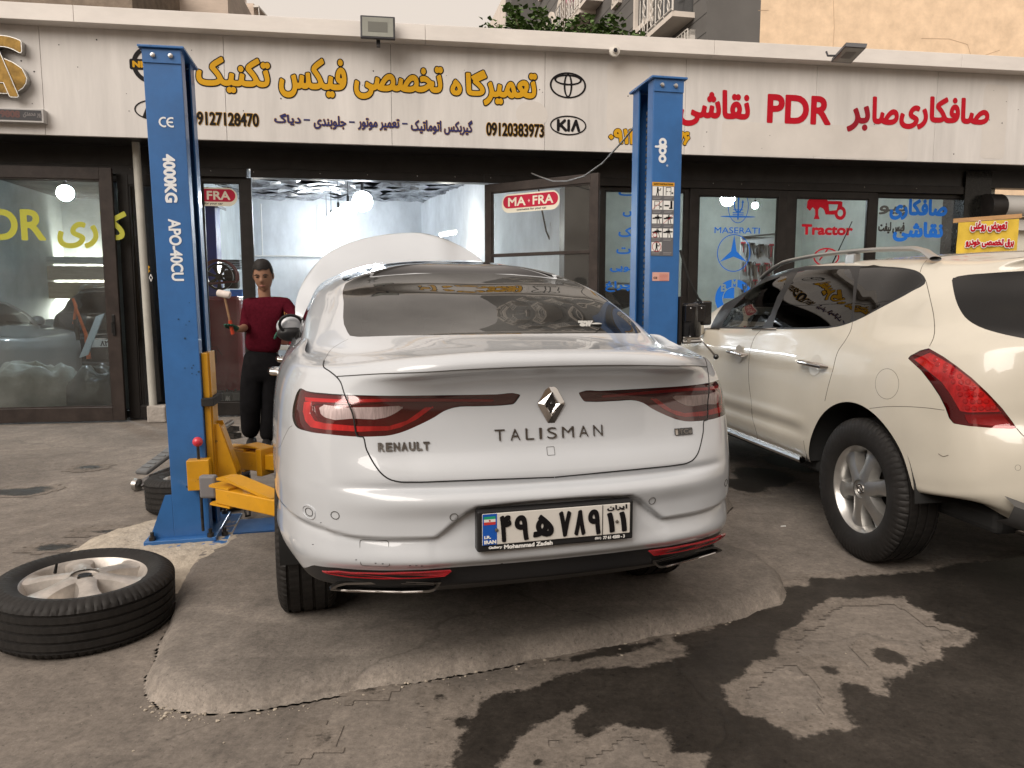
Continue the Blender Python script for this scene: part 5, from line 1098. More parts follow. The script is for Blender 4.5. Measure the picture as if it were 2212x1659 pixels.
M_CARW = mat('pearl_white', (.50, .525, .555), .32, coat=1.0, noise_=(2.5, .025), coatr=.02)
M_CREAMP = mat('cream_white', (.53, .495, .42), .33, coat=.9, noise_=(2.2, .05), coatr=.05)
M_SEAM = mat('panel_gap', (.012, .012, .012), .6); M_PBLACK = mat('black_trim', (.018, .018, .019), .35, bump=(200, .05)); M_PIANO = mat('piano_black', (.008, .008, .009), .08, coat=1)
M_CHROME = mat('chrome', (.62, .6, .58), .07, 1.); M_SMOKE = mat('smoked_chrome', (.24, .23, .22), .28, 1.)
M_REDL = mat('lamp_red_dark', (.13, .006, .010), .08, coat=1, spec=.8); M_REDB = mat('lamp_red_bright', (.82, .03, .035), .12, coat=1, spec=.7, noise_=(30, .35), stretch=(1, 1, .25)); M_REDM = mat('lamp_red_mid', (.62, .018, .024), .12, coat=1, spec=.7)
M_CLEAR = mat('lamp_clear', (.92, .90, .88), .15, .0, coat=1, noise_=(60, .35), stretch=(4, 1, .3))
M_COVER = glass_mat('lamp_cover', (.98, .88, .88)); M_COVER2 = glass_mat('red_lamp_cover', (.96, .62, .62))
M_TINT = glass_mat('tinted_glass', (.11, .11, .112), refl=.9, haze=.11); M_TINT2 = glass_mat('dark_tinted_glass', (.035, .035, .037)); M_CARGLASS = glass_mat('car_glass', (.62, .66, .64))
M_ALLOY = mat('alloy_silver', (.50, .49, .47), .3, .85, noise_=(14, .12)); M_TYRE = mat('tyre_rubber', (.017, .0155, .0145), .62, noise_=(9, .3), bump=(60, .1)); M_CABIN = mat('cabin_black', (.022, .022, .022), .8)
for m_ in (M_CARW, M_CREAMP):                        # the inner face of the skin is dark cabin trim
    t = m_.node_tree; o_ = t.nodes['Material Output']; b_ = t.nodes['Principled BSDF']; g_ = t.nodes.new('ShaderNodeNewGeometry'); x_ = t.nodes.new('ShaderNodeMixShader'); d_ = t.nodes.new('ShaderNodeBsdfDiffuse'); d_.inputs[0].default_value = (.02, .02, .02, 1)
    t.links.new(g_.outputs['Backfacing'], x_.inputs[0]); t.links.new(b_.outputs[0], x_.inputs[1]); t.links.new(d_.outputs[0], x_.inputs[2]); t.links.new(x_.outputs[0], o_.inputs[0])

def tyre_bm(Rt, wd, Rr, grooves=4, n=288, notch=True):
    """axis z, outer side +z"""
    b = MB(); h = wd / 2; prof = [(Rr - .012, -h * .8), (Rr + .006, -h * .92), (Rr + (Rt - Rr) * .45, -h * 1.0), (Rt - .028, -h * .93), (Rt - .010, -h * .82)]
    gw = .0045; tr = []
    for k in range(grooves):
        c = -h * .62 + 1.24 * h * k / (grooves - 1); tr += [(Rt - .001, c - gw - .0015), (Rt - .009, c - gw), (Rt - .009, c + gw), (Rt - .001, c + gw + .0015)]
    prof += [(Rt - .004, -h * .76)] + tr + [(Rt - .004, h * .76)] + [(r, -z) for r, z in prof[::-1]]
    # raised bead rings on the sidewalls
    q = len(prof); vs = []; fs = []
    for k in range(n):
        a = 2 * math.pi * k / n; lo = notch and k % 4 == 0
        for (r, z) in prof:
            rib = int((z + h) / (2 * h) * (grooves + 1)); sp_ = .0018 if (notch and r > Rt - .0045 and (k + 2 * rib) % 5 == 0) else 0
            rr = r - sp_ - (.007 if lo and r > Rt - .03 and h * .7 < abs(z) < h * .95 else 0); vs.append((rr * math.cos(a), rr * math.sin(a), z))
    for k in range(n):
        k2 = (k + 1) % n
        for i in range(q - 1): fs.append((k * q + i, k2 * q + i, k2 * q + i + 1, k * q + i + 1))
    b._add(vs, fs, True); return b
def rim_six(Rr, wd, cap=True, zk=.60):
    """six fat rounded spokes"""
    b = MB(); h = wd / 2; b.lathe([(Rr - .014, -h * .8), (Rr + .004, -h * .86), (Rr - .004, -h * .78), (Rr - .03, -h * .5), (Rr - .045, 0), (Rr - .035, h * .45), (Rr - .017, h * .72), (Rr - .012, h * .80), (Rr + .006, h * .86), (Rr + .008, h * .8), (Rr - .004, h * .76)], 144)
    zc = h * zk
    for s_ in range(6):
        a = math.pi / 6 + s_ * math.pi / 3 + .26; P = []
        for i in range(9):
            t = i / 8; r = .05 + (Rr - .018 - .05) * t; w_ = .058 - .014 * math.sin(math.pi * min(1, t * 1.25)) + .018 * max(0, t - .7) / .3; zz = zc + .02 * (1 - t) - .012 * t * t + .012 * (t > .95); row = []
            for j in range(9):
                x = -1 + 2 * j / 8; dome = .016 * math.cos(x * 1.35) ; row.append((r, x * w_, zz - .016 + dome - (.05 if abs(x) == 1 else 0)))
            P.append([(x * math.cos(a) - y * math.sin(a), x * math.sin(a) + y * math.cos(a), z) for x, y, z in row])
        b.grid(P)
    b.lathe([(.085, zc - .05), (.083, zc - .01), (.07, zc + .012), (.05, zc + .016 if cap else zc + .012), (.048, zc + .006), (.030, zc + .004 if not cap else zc + .012), (.028, zc - .03 if not cap else zc + .012), (0, zc - .03 if not cap else zc + .014)], 36)
    return b
def rim_thin(Rr, wd, ns=10):
    b = MB(); h = wd / 2; b.lathe([(Rr - .014, -h * .8), (Rr + .004, -h * .86), (Rr - .03, -h * .5), (Rr - .04, 0), (Rr - .02, h * .6), (Rr - .012, h * .8), (Rr + .006, h * .86), (Rr - .002, h * .76)], 144)
    for s_ in range(ns):
        a = s_ * 2 * math.pi / ns + (.12 if s_ % 2 else -.12); P = []
        for i in range(6):
            t = i / 5; r = .04 + (Rr - .055) * t; P.append([(r * math.cos(a) - y * math.sin(a), r * math.sin(a) + y * math.cos(a), z) for y, z in ((-.014, h * .35), (-.011, h * .55 + .01 * t), (.011, h * .55 + .01 * t), (.014, h * .35))])
        b.grid(P)
    b.lathe([(.07, h * .3), (.068, h * .55), (0, h * .6)], 24); return b
def axle_wheel(parent, x, y, z, Rt, wd, Rr, side, style='six', disc=True, emblem=False):
    """car wheel: tyre with rim as its child; side -1 = left"""
    rot = (0, R(-90) if side < 0 else R(90), 0)
    w_ = tyre_bm(Rt, wd, Rr).build('wheel', M_TYRE, parent, (x, y, z), rot, sharp=32)
    r_ = (rim_six(Rr, wd) if style == 'six' else rim_thin(Rr, wd)).build('rim', M_ALLOY, w_, sharp=50)
    if disc: b = MB(); b.lathe([(0, -.03), (Rr * .72, -.03), (Rr * .72, .0), (0, .0)], 40); b.build('brake_disc', mat('brake_steel', (.06, .055, .05), .45, .7), w_)
    if emblem:
        b = MB(); zc = wd / 2 * .60 + .0145; b.lathe([(.027, zc - .002), (.027, zc + .003), (.021, zc + .003), (.021, zc - .002)], 30); b.box(-.033, .033, -.005, .005, zc - .001, zc + .004); b.build('cap_emblem', M_CHROME, w_, rot=(0, 0, R(70)))
    return w_
# ================================================================ THE LIFTED SALOON
TY = R(15.5); TV = np.array([-math.sin(TY), math.cos(TY), 0]); TE = np.array([math.cos(TY), math.sin(TY), 0]); TP = np.array([.144, 2.38, 0]) - TV * .02
def Zl(x, y): return ((640 + x * .30137) * .86407, (600 + y * .30137) * .86407)
def Zr(x, y): return ((1200 + x * .31646) * .86407, (600 + y * .31646) * .86407)
def Zb(x, y): return ((660 + x * .33746) * .86407, (1000 + y * .33746) * .86407)
def Zc(x, y): return ((1160 + x * .33759) * .86407, (1000 + y * .33759) * .86407)
UP = [0, .25, .45, .60, .72, .81, .868, .912, .932, .932, .925, .92, .925, .885, .74, .40, 0]
VP = [0, .008, .035, .085, .165, .29, .46, .76, 1.08, 1.5, 2.2, 3.0, 3.7, 4.32, 4.64, 4.81, 4.85]
cen = [(.17, .40), (.10, .446), (.058, .457), (.044, .498), (.028, .528), (.004, .552), (.006, .60), (.010, .69), (.0, .760), (.012, .775), (.040, .79), (.032, .812), (.040, .842), (.066, .895), (.084, .98), (.088, 1.06), (.075, 1.115), (.046, 1.154), (.014, 1.175), (.016, 1.200), (.040, 1.218), (.17, 1.217), (.42, 1.233)]
zsd = [.36, .38, .40, .43, .47, .53, .60, .70, .76, .785, .80, .82, .85, .91, .99, 1.05, 1.085, 1.11, 1.125, 1.14, 1.155, 1.168, 1.18]
sw = [.93, .95, .965, .975, .985, .998, 1.0, 1.0, 1.0, .998, .997, .996, .994, .99, .982, .972, .962, .952, .944, .936, .926, .912, .90]
wz = [0, 0, .04, .16, .45, .8, 1]; fd = [1, 1, 1, 1, .92, .62, .30] + [0] * 10
vout = [.17, .10, .058, .044, .028, .004, .002, .0, .0, .001, .003, .006, .011, .022, .040, .058, .072, .086, .098, .112, .14, .22, .42]
mixo = [0, 0, 0, .55, 1, 1, 1] + [0] * 10
rows = []
for k in range(23):
    r = []
    for j in range(17):
        v0, z0 = cen[k]; v0 = v0 * (1 - mixo[j]) + vout[k] * mixo[j]
        wgt = wz[j] if j < 7 else 1; z = z0 * (1 - wgt) + zsd[k] * wgt
        if j < 7 and 16 <= k <= 22: z -= .036 * (UP[j] / .66) ** 2 * (1 - wgt)
        if k <= 4: z += [0, 0, 0, 0, .02, .05, .12, .15, .10, -.02, -.04, -.04, -.04, 0, 0, 0, 0][j] * (1 - k / 5)
        f = sw[k]; f = 1 - (1 - f) * min(1, UP[j] / .8) if j < 10 else f
        v = VP[j] + v0 * fd[j]
        if j >= 13: v -= .12 * max(0, (k - 13) / 9)
        if j >= 12 and k > 10: z -= (.05 + .12 * (j - 12) / 4) * (k - 10) / 12
        r.append((UP[j] * f, v, z))
    rows.append(r)
belt = [(0, .62, 1.252), (.25, .625, 1.251), (.45, .64, 1.249), (.622, .675, 1.243), (.70, .76, 1.228), (.765, .90, 1.212), (.795, 1.06, 1.200), (.808, 1.3, 1.19), (.818, 1.55, 1.182), (.83, 1.95, 1.168), (.835, 2.5, 1.148), (.83, 3.1, 1.128), (.77, 3.55, 1.12), (.6, 3.72, 1.13), (.4, 3.82, 1.15), (.2, 3.86, 1.155), (0, 3.88, 1.155)]
top = [(0, 1.47, 1.528), (.25, 1.46, 1.523), (.44, 1.42, 1.505), (.585, 1.365, 1.474), (.615, 1.43, 1.470), (.635, 1.53, 1.475), (.643, 1.67, 1.485), (.64, 1.9, 1.50), (.645, 2.05, 1.51), (.645, 2.25, 1.517), (.64, 2.5, 1.517), (.63, 2.75, 1.502), (.58, 2.98, 1.468), (.45, 3.02, 1.49), (.35, 3.04, 1.5), (.2, 3.05, 1.506), (0, 3.05, 1.51)]
B_, T_ = np.array(belt), np.array(top); mid = (B_ + T_) / 2; mid[:, 2] += .012; mid[6:13, 0] += .03; mid[3:6, 0] += .012
zsp = lambda v: float(np.interp(v, [1.6, 1.8, 2.1, 2.4, 2.7, 3.0], [1.57, 1.60, 1.627, 1.63, 1.605, 1.54]))
spine = np.array([(0, min(max(1.68 + (v - 1.5) * .75, 1.68), 2.9), 0) for _, v, _ in top]); spine[:, 2] = [zsp(v) for v in spine[:, 1]]
rf = []
for t in (.10, .35, .68):
    q = T_ + (spine - T_) * t; q[:, 2] = T_[:, 2] + (spine[:, 2] - T_[:, 2]) * (1 - (1 - t) ** 2.8); rf.append(q)
G = np.array(rows + [belt, mid.tolist(), top] + [q.tolist() for q in rf] + [spine.tolist()])
cr = [3, 3, 3, 3, 4, 9, 12, 8, 3, 3, 3, 3, 4, 5, 5, 4, 3, 3, 3, 3, 4, 5, 5, 8, 8, 3, 4, 5, 5]
G = resample(G, cr); G = resample(G.transpose(1, 0, 2), [16, 24, 16, 10, 8, 8, 8, 7, 7, 7, 6, 6, 5, 3, 2, 2]).transpose(1, 0, 2)
# sculpted rear bumper: swage line, number plate pocket, lower ledge
u, v, z = np.abs(G[..., 0]), G[..., 1], G[..., 2]
zc_ = np.interp(u, [0, .262, .30, .335, .395, .55, .68, .75, .86, .93], [.742, .735, .715, .685, .638, .634, .640, .652, .655, .66])
below = zc_ - z; dep = np.interp(u, [0, .27, .40, .8, .95], [.034, .034, .026, .024, .012]) * np.clip(below / .009, 0, 1) * np.exp(-np.clip(below - .009, 0, 9) / np.interp(u, [0, .27, .42], [.16, .15, .045]))
dep *= (v < .9) * np.clip((.9 - v) / .25, 0, 1) * (z > .40)
G[..., 1] += dep * np.clip(1 - (u - .6) / .4, 0, 1); G[..., 0] -= dep * np.clip((u - .62) / .25, 0, 1)
G = np.concatenate([G[:, ::-1] * np.array([-1, 1, 1]), G[:, 1:]], 1)
car = thing('saloon_car', 'white saloon raised on the lift with open bonnet, seen from behind', 'car', TP, TY)
S = Skin(G, TP, TY)
rear = lambda P: (P[:, 1] < .80)
pxz = lambda poly, z_=rear, k=1.0: zone(lambda P: sdf_poly(S.px(P, -1), poly), z_)
# wheel openings
for yc in (1.06, 3.87):
    fz = zone((lambda yc: lambda P: np.hypot(P[:, 1] - yc, P[:, 2] - .50) - .375)(yc), lambda P: (np.abs(P[:, 0]) > .6) & (P[:, 2] < 1.0)); S.cut(fz); S.take(fz)
# rear lamps (traced on the left, mirrored by the car's own symmetry)
lampL = smooth_poly([Zl(*p) for p in [(362, 1232), (420, 1252), (560, 1270), (735, 1282), (1000, 1290), (1500, 1288), (2000, 1280), (2170, 1276), (2188, 1283), (2165, 1330), (2138, 1360), (2090, 1368), (1850, 1380), (1640, 1392), (1560, 1420), (1480, 1470), (1330, 1545), (1200, 1598), (1100, 1622), (980, 1630), (870, 1632), (600, 1612), (420, 1585), (335, 1552), (305, 1490), (302, 1420), (318, 1330), (345, 1255)]], 4)
hook = smooth_poly([Zl(*p) for p in [(450, 1368), (480, 1357), (800, 1366), (1400, 1382), (1330, 1440), (1240, 1490), (1100, 1520), (880, 1525), (560, 1500), (480, 1462), (450, 1410)]], 3)
clear = smooth_poly([Zl(*p) for p in [(500, 1386), (740, 1386), (1000, 1388), (1215, 1397), (1150, 1440), (1060, 1476), (800, 1480), (560, 1474), (512, 1440)]], 3)
barU = [Zl(*p) for p in [(395, 1300), (740, 1318), (1400, 1322), (1975, 1326), (1975, 1344), (1400, 1345), (740, 1345), (395, 1332)]]
barL = [Zl(*p) for p in [(385, 1340), (440, 1335), (432, 1440), (470, 1500), (560, 1520), (850, 1545), (1100, 1545), (1250, 1500), (1405, 1392), (1470, 1390), (1330, 1490), (1200, 1555), (1100, 1580), (850, 1590), (560, 1572), (440, 1552), (395, 1500), (375, 1420)]]
fields = {n: pxz(p) for n, p in (('lamp', lampL), ('hook', hook), ('clear', clear), ('barU', barU), ('barL', barL))}
S.refine(fields['lamp'], 8)
for n in fields: S.cut(fields[n])
# boot lid outline, bumper seam, rear glass, roof panel, side glass
lid_line = [Zl(*p) for p in [(765, 822), (690, 862), (620, 912), (565, 1000), (560, 1050), (610, 1088), (660, 1128), (690, 1160), (735, 1282), (800, 1440), (870, 1632)]] + [Zb(*p) for p in [(718, 272), (760, 370), (820, 480), (870, 545), (925, 585), (1000, 606), (1100, 609), (1400, 600), (1778, 586), (2105, 574), (2150, 572.5)]]
lid_side = smooth_poly(lid_line, 4, closed=False)
def lidP(P): return sdf_line(S.px(P, -1), lid_side) - 1.15
gapz = lambda P: (P[:, 1] < .74)
zl = lambda P: np.where((P[:, 1] < .74), lidP(P), 1.)
glassP = lambda P: sdf_poly(np.stack([np.abs(P[:, 0]), P[:, 1]], 1), smooth_poly([(-.3, .63), (.25, .632), (.45, .648), (.610, .686), (.620, .73), (.616, 1.05), (.600, 1.30), (.588, 1.348), (.575, 1.362), (.44, 1.414), (.25, 1.453), (-.3, 1.463)], 4, closed=False))
fglass = zone(glassP, lambda P: (P[:, 2] > 1.22) & (P[:, 1] > .5) & (P[:, 1] < 1.62)); S.refine(fglass, .02, 1); S.cut(fglass); gl = S.take(fglass)
roofP = lambda P: sdf_poly(np.stack([np.abs(P[:, 0]), P[:, 1]], 1), [(-.3, 1.470), (.25, 1.460), (.44, 1.421), (.575, 1.370), (.592, 1.45), (.60, 1.6), (.595, 2.0), (.57, 2.5), (.53, 2.95), (-.3, 2.98)])
froof = zone(roofP, lambda P: (P[:, 2] > 1.44)); S.cut(froof); rfp = S.take(froof)
sidew = zone(lambda P: sdf_poly(P[:, 1:3], smooth_poly([(1.36, 1.205), (1.45, 1.29), (1.75, 1.46), (1.95, 1.487), (2.3, 1.497), (2.7, 1.482), (2.95, 1.43), (3.42, 1.16), (3.3, 1.145), (2.5, 1.165), (1.9, 1.185)], 3)), lambda P: np.abs(P[:, 0]) > .55); S.cut(sidew); sg = S.take(sidew)
wsh = zone(lambda P: -np.minimum(np.minimum(P[:, 1] - (3.06 + (1.49 - P[:, 2]) * 1.85 - .06), .74 - np.abs(P[:, 0])), np.minimum(1.485 - P[:, 2], P[:, 2] - 1.17)), lambda P: (P[:, 1] > 2.9) & (P[:, 2] > 1.1)); ws = S.take(wsh)
lampparts = {}
for n in ('clear', 'barU', 'barL', 'hook', 'lamp'): lampparts[n] = S.take(fields[n])
# black lower valance, reflectors, tailpipe trims
valance = smooth_poly([Zb(*p) for p in [(285, 1350), (330, 1300), (430, 1272), (700, 1262), (1000, 1258), (1390, 1236), (1778, 1202)]] + [Zc(*p) for p in [(300, 1140), (700, 1130)]], 3, closed=False)
fv = lambda P: np.where((P[:, 1] < .62) & (P[:, 2] < .64), sdf_poly(np.stack([np.abs(P[:, 0]), P[:, 2]], 1), [(-.1, .526), (.34, .526), (.50, .522), (.70, .517), (.775, .502), (.815, .455), (.84, .30), (-.1, .30)]), 1.)
S.cut(fv); val = S.take(fv)
# bumper / wing seam on the left side
bs = lambda P: np.where((np.abs(P[:, 0]) > .8) & (P[:, 1] < .75), sdf_line(S.px(P, -1), [Zl(300, 1540), (640 * .86407 + 0, 0)][:1] + [Zb(200, 195), Zb(105, 355), Zb(60, 352), Zb(25, 345)]) - .7, 1.)
# split bumper from body and lid
lid_poly = list(lid_side) + [(1184, 1025), (1184, 733)]
fl = zone(lambda P: sdf_poly(S.px(P, -1), [(a, b) for a, b in lid_side[:-6]] + [(1300, 1016), (1300, 725)]), lambda P: (P[:, 1] < .66)); S.cut(fl); lid = S.take(fl)
fb = lambda P: np.where((P[:, 1] < .80), P[:, 2] - np.interp(np.abs(P[:, 0]), [0, .6, .78, .86, .95], [.81, .81, .93, .93, .86]), 1.); S.cut(fb); bump = S.take(fb)
S.bvh_b = S.bvh
body = S.rest('body', M_CARW, car)
S.part('boot_lid', M_CARW, car, lid); bumper = S.part('bumper', M_CARW, car, bump)
S.seam_px('panel_gap', lid_line[3:], M_SEAM, car, .0026); S.seam_px('panel_gap', lid_line[:4], mat('thin_gap', (.16, .155, .15), .6), car, .0012)
S.seam_px('bumper_seam', [Zl(300, 1540), Zb(200, 195), Zb(150, 275), Zb(105, 355), Zb(60, 352), Zb(25, 345)], MATS['thin_gap'], car, .0013)
def halves(data):
    V, FS, N = data; out = []
    for sgn in (-1, 1):
        fs = [f for f in FS if sum(V[i][0] for i in f) * sgn > 0]; ids = sorted({i for f in fs for i in f}); mp = {i: k for k, i in enumerate(ids)}; out.append(([V[i] for i in ids], [[mp[i] for i in f] for f in fs], [N[i] for i in ids]))
    return out
for sgn in (0, 1):
    allv = {k: halves(v_)[sgn] for k, v_ in lampparts.items()}
    def shifted(d, o): return ([a + n * o for a, n in zip(d[0], d[2])], d[1], d[2])
    def joined(ds):
        V, FS, N = [], [], []
        for d in ds: k = len(V); V += list(d[0]); FS += [[i + k for i in f] for f in d[1]]; N += list(d[2])
        return V, FS, N
    L0 = S.part('tail_lamp', M_REDL, car, shifted(joined(allv.values()), -.026))
    S.part('lamp_rim', M_REDL, L0, shifted(allv['lamp'], -.008), .02)
    for nm, key, m, o in (('lamp_surround', 'hook', M_REDL, -.014), ('reversing_lens', 'clear', M_CLEAR, -.012), ('light_bar', 'barU', M_REDM, -.006), ('light_bar', 'barL', M_REDB, -.006)): S.part(nm, m, L0, shifted(allv[key], o), .012)
    S.part('lamp_cover', M_COVER, L0, joined(allv.values()))
rg = S.part('rear_window', M_TINT, car, gl); S.part('roof_panel', M_PIANO, car, rfp)
for d in halves(sg): S.part('side_window', M_TINT2, car, d)
S.part('windscreen', M_CARGLASS, car, ws)
S.part('valance', M_PBLACK, car, val)
def on_skin(x, y, dz=0.): p, n = S.hit(x, y); return p, n
def front_of(u_, z_, off=0.0):
    r = S.bvh.ray_cast(Vector((u_, -3, z_)), Vector((0, 1, 0))); return r[0] + r[1] * off, r[1]
def relief(name, F, d, m, depth, parent=car, base=.0):
    """raised lettering or badge wrapped on the rear of the body: field in (u, z)"""
    def T(x, y, o):
        p, n = front_of(x, y); return p + Vector((0, -1, 0)) * (base + o)
    return field_mesh(name, F, d, m, T, depth, parent)
def strip(name, pts, m, wd, off=.001, parent=car, closed=False):
    b = MB(); P = []
    for (u_, z_) in pts: p, n = front_of(u_, z_, off); P.append(p)
    b.tube(P + ([P[0]] if closed else []), wd, 5, cap=not closed); return b.build(name, m, parent)
# boot lip gap
lip = [(-.68, 1.137), (-.574, 1.152), (-.39, 1.1665), (-.2, 1.1735), (0, 1.1755), (.2, 1.1735), (.39, 1.1665), (.574, 1.152), (.68, 1.137)]
lip = resample(np.array(lip), [8] * 8); strip('lip_gap', lip, mat('soft_gap', (.05, .048, .045), .6), .0016)
# lettering
def rtext(name, s, u0, u1, z0, z1, m, bold, depth=.005, h=.0013, slope=0.0):
    F = Fld(u0 - .01, z0 - .01, u1 + .01, z1 + .01, h); d = F.text(s, u0 + bold, u1 - bold, z0 + bold, z1 - bold, rad=.02) - bold; return relief(name, F, d, m, depth)
def uz(x, y, v_):
    q = on_plane(x, y, TP + TV * v_, TV) - TP; return float(q @ TE), float(q[2])
def spaced(s, x0, x1, ya, yb, m, bold, v_=.09, gp=.055):
    n_ = len(s); u0, _ = uz(x0, ya, v_); u1, _ = uz(x1, ya, v_); _, zb2 = uz((x0 + x1) / 2, yb, v_); _, zt2 = uz((x0 + x1) / 2, ya, v_)
    ws_ = {'I': .25, 'M': 1.25, 'L': .85}; tot = sum(ws_.get(c, 1) for c in s); gap_ = (u1 - u0) * gp; unit = ((u1 - u0) - gap_ * (n_ - 1)) / tot; x = u0
    F = Fld(u0 - .01, zb2 - .01, u1 + .01, zt2 + .01, .0012); d = np.full(F.X.shape, .02)
    for c in s:
        w_ = unit * ws_.get(c, 1); d = np.minimum(d, F.text(c, x + bold, x + w_ - bold, zb2 + bold, zt2 - bold, rad=.02)); x += w_ + gap_
    return relief('model_lettering', F, d - bold, m, .005)
spaced('TALISMAN', 1067, 1299, 922, 945, M_SMOKE, -.0007, gp=.05); spaced('RENAULT', 818, 929, 958, 976, M_SMOKE, .0013, gp=.025)
# badge: faceted rhomb with dark heart
def rhomb():
    r = []; cu_, cz = .004, 1.044; A = [(-.004, .064), (.006 + .003, .064)]
    O = [(cu_ - .012, cz + .064), (cu_ + .012, cz + .064), (cu_ + .046, cz + .004), (cu_ + .046, cz - .004), (cu_ + .012, cz - .064), (cu_ - .012, cz - .064), (cu_ - .046, cz - .004), (cu_ - .046, cz + .004)]
    Mid = [(cu_ - .002, cz + .040), (cu_ + .002, cz + .040), (cu_ + .028, cz), (cu_ + .028, cz), (cu_ + .002, cz - .04), (cu_ - .002, cz - .04), (cu_ - .028, cz), (cu_ - .028, cz)]
    In = [(cu_, cz + .033), (cu_, cz + .033), (cu_ + .0165, cz), (cu_ + .0165, cz), (cu_, cz - .033), (cu_, cz - .033), (cu_ - .0165, cz), (cu_ - .0165, cz)]
    y0 = front_of(cu_, cz)[0].y; b = MB(); P = [[(x, y0 - o, z_) for x, z_ in L_] for L_, o in ((O, -.004), (O, .006), (Mid, .015), (In, .004))]
    b.grid(np.array(P), smooth=False, closed_v=True); o = b.build('badge', M_CHROME, car, sharp=0)
    for p in o.data.polygons: p.use_smooth = False
    b = MB(); b.prism([In[0], In[2], In[4], In[6]], y0 - .0045, y0, axis='y'); b.ball((cu_, y0 - .004, cz), .007, 12, 8); b.build('badge_camera', M_PIANO, o)
rhomb()
u0, z1_ = uz(1455, 925, .12); u1, z0_ = uz(1495, 937, .12); F = Fld(u0 - .004, z0_ - .004, u1 + .004, z1_ + .004, .0012)
eb = relief('engine_badge', F, F.rrect(u0, z0_, u1, z1_, .002), M_PIANO, .005); d = F.text('TCe', u0 + .016, u1 - .004, z0_ + .004, z1_ - .004, rad=.01) - .0006; relief('engine_badge_text', F, d, M_SMOKE, .0058, eb); relief('engine_badge_end', F, F.rrect(u0 + .001, z0_ + .002, u0 + .011, z1_ - .002, .001), M_CHROME, .0062, eb)
# small square cover, parking sensors, tow-eye cover
def outline(name, cu_, cz, a, b_, r_, m=None, wd=.0011, n_=8):
    pts = []
    for qx, qz, a0 in ((1, 1, 0), (-1, 1, 90), (-1, -1, 180), (1, -1, 270)):
        for k in range(n_): an = R(a0 + 90 * k / (n_ - 1)); pts.append((cu_ + qx * (a - r_) + r_ * math.cos(an), cz + qz * (b_ - r_) + r_ * math.sin(an)))
    return strip(name, pts, m or mat('fine_gap', (.09, .088, .085), .6), wd, .0009, closed=True)
outline('square_cover', -.004, .889, .013, .013, .002, wd=.0008); u0, z0_ = uz(808, 1190, .12); outline('tow_cover', u0, z0_, .044, .040, .008)
for px_, py_, v_ in ((724, 1113, .15), (976, 1110, .06), (1399, 1076, .06), (1573, 1045, .15)): a_, b_ = uz(px_, py_, v_); outline('parking_sensor', a_, b_, .0125, .0125, .0124, wd=.0014)
a_, b_ = uz(668, 1110, .22); outline('parking_sensor', a_, b_, .011, .013, .0108, wd=.0014); outline('sensor_bezel', a_, b_, .019, .022, .0185, m=M_CARW, wd=.0025)
b = MB()
for px_, py_ in ((430, 985), (370, 1187), (690, 1210), (830, 1212), (880, 1210), (1075, 1206), (1120, 1203), (1160, 1203), (1740, 1183)):
    a_, b_ = uz(*Zb(px_, py_), .08); p, n = front_of(a_, b_, .0003); b.ball(p, .0022, 6, 4, (2.2, .5, .6))
tag(b.build('paint_chip', V_BLK, car), kind='stuff')
# reflectors and exhaust finishers, both sides
for sgn in (-1, 1):
    pts = [(.345, .523), (.368, .503), (.5, .500), (.70, .497), (.752, .499), (.70, .512), (.5, .521)]; F = Fld(min(sgn * .33, sgn * .78), .47, max(sgn * .33, sgn * .78), .55, .003)
    ys = [front_of(sgn * a, .532)[0].y for a in (.34, .45, .56, .66, .73, .78)]; yr = lambda x, ys=ys: float(np.interp(abs(x), (.34, .45, .56, .66, .73, .78), ys))
    field_mesh('reflector', F, F.poly([(sgn * a, b_) for a, b_ in pts]), mat('reflector_red', (.34, .008, .014), .25, coat=.6, bump=(300, .2)), lambda x, y, o: (x, yr(x) + .002 - (y - .49) * .25 - o, y), .012, car)
    out = [(.375, .476), (.40, .448), (.45, .440), (.60, .436), (.70, .436), (.725, .442), (.70, .458), (.62, .468), (.5, .476)]
    F = Fld(min(sgn * .34, sgn * .78), .40, max(sgn * .34, sgn * .78), .50, .002); d = F.poly([(sgn * a, b_) for a, b_ in smooth_poly(out, 3)])
    yl_ = [front_of(.4 * sgn, .47)[0].y, front_of(.7 * sgn, .49)[0].y]; yy = lambda x: np.interp(abs(x), [.4, .7], yl_)
    Tt = lambda x, y, o: (x, yy(x) + .015 - o, y)
    f_ = field_mesh('exhaust_finisher', F, np.maximum(d, -(d + .0075)), M_SMOKE, Tt, .03, car); field_mesh('finisher_inner', F, d + .007, V_BLK, Tt, .006, f_)
    b = MB(); b.tube([(x * sgn, yy(x) - .017, z_) for x, z_ in ((.435, .4445), (.5, .441), (.6, .4385), (.69, .4385))], .0026, 6); b.build('finisher_edge', M_CHROME, f_)
# number plate in its dark holder
np_ = MB(); yb_ = front_of(0, .6)[0].y
pp = [uz(x, y, .0) for x, y in ((1027, 1103), (1359, 1077), (1363, 1152), (1033, 1187))]; zc_p = (pp[0][1] + pp[2][1]) / 2; ZP0, ZP1 = .592, .720
ypl = -.008
np_.box(-.271, .266, ypl, ypl + .04, ZP0 - .004, ZP1 + .003, .006); hold = np_.build('number_plate_holder', M_PBLACK, car)
b = MB(); b.box(-.256, .252, ypl - .004, ypl - .0005, ZP0 + .019, ZP1 - .006, .002); pl = b.build('number_plate', mat('plate_white', (.62, .6, .56), .4), hold)
def plate_box(x0, x1, z0, z1, m, nm='plate_field', o=.0045): b = MB(); b._add([(x0, ypl - o, z0), (x1, ypl - o, z0), (x1, ypl - o, z1), (x0, ypl - o, z1)], [(0, 1, 2, 3)]); return b.build(nm, m, hold)
zt_, zb_ = ZP1 - .007, ZP0 + .020
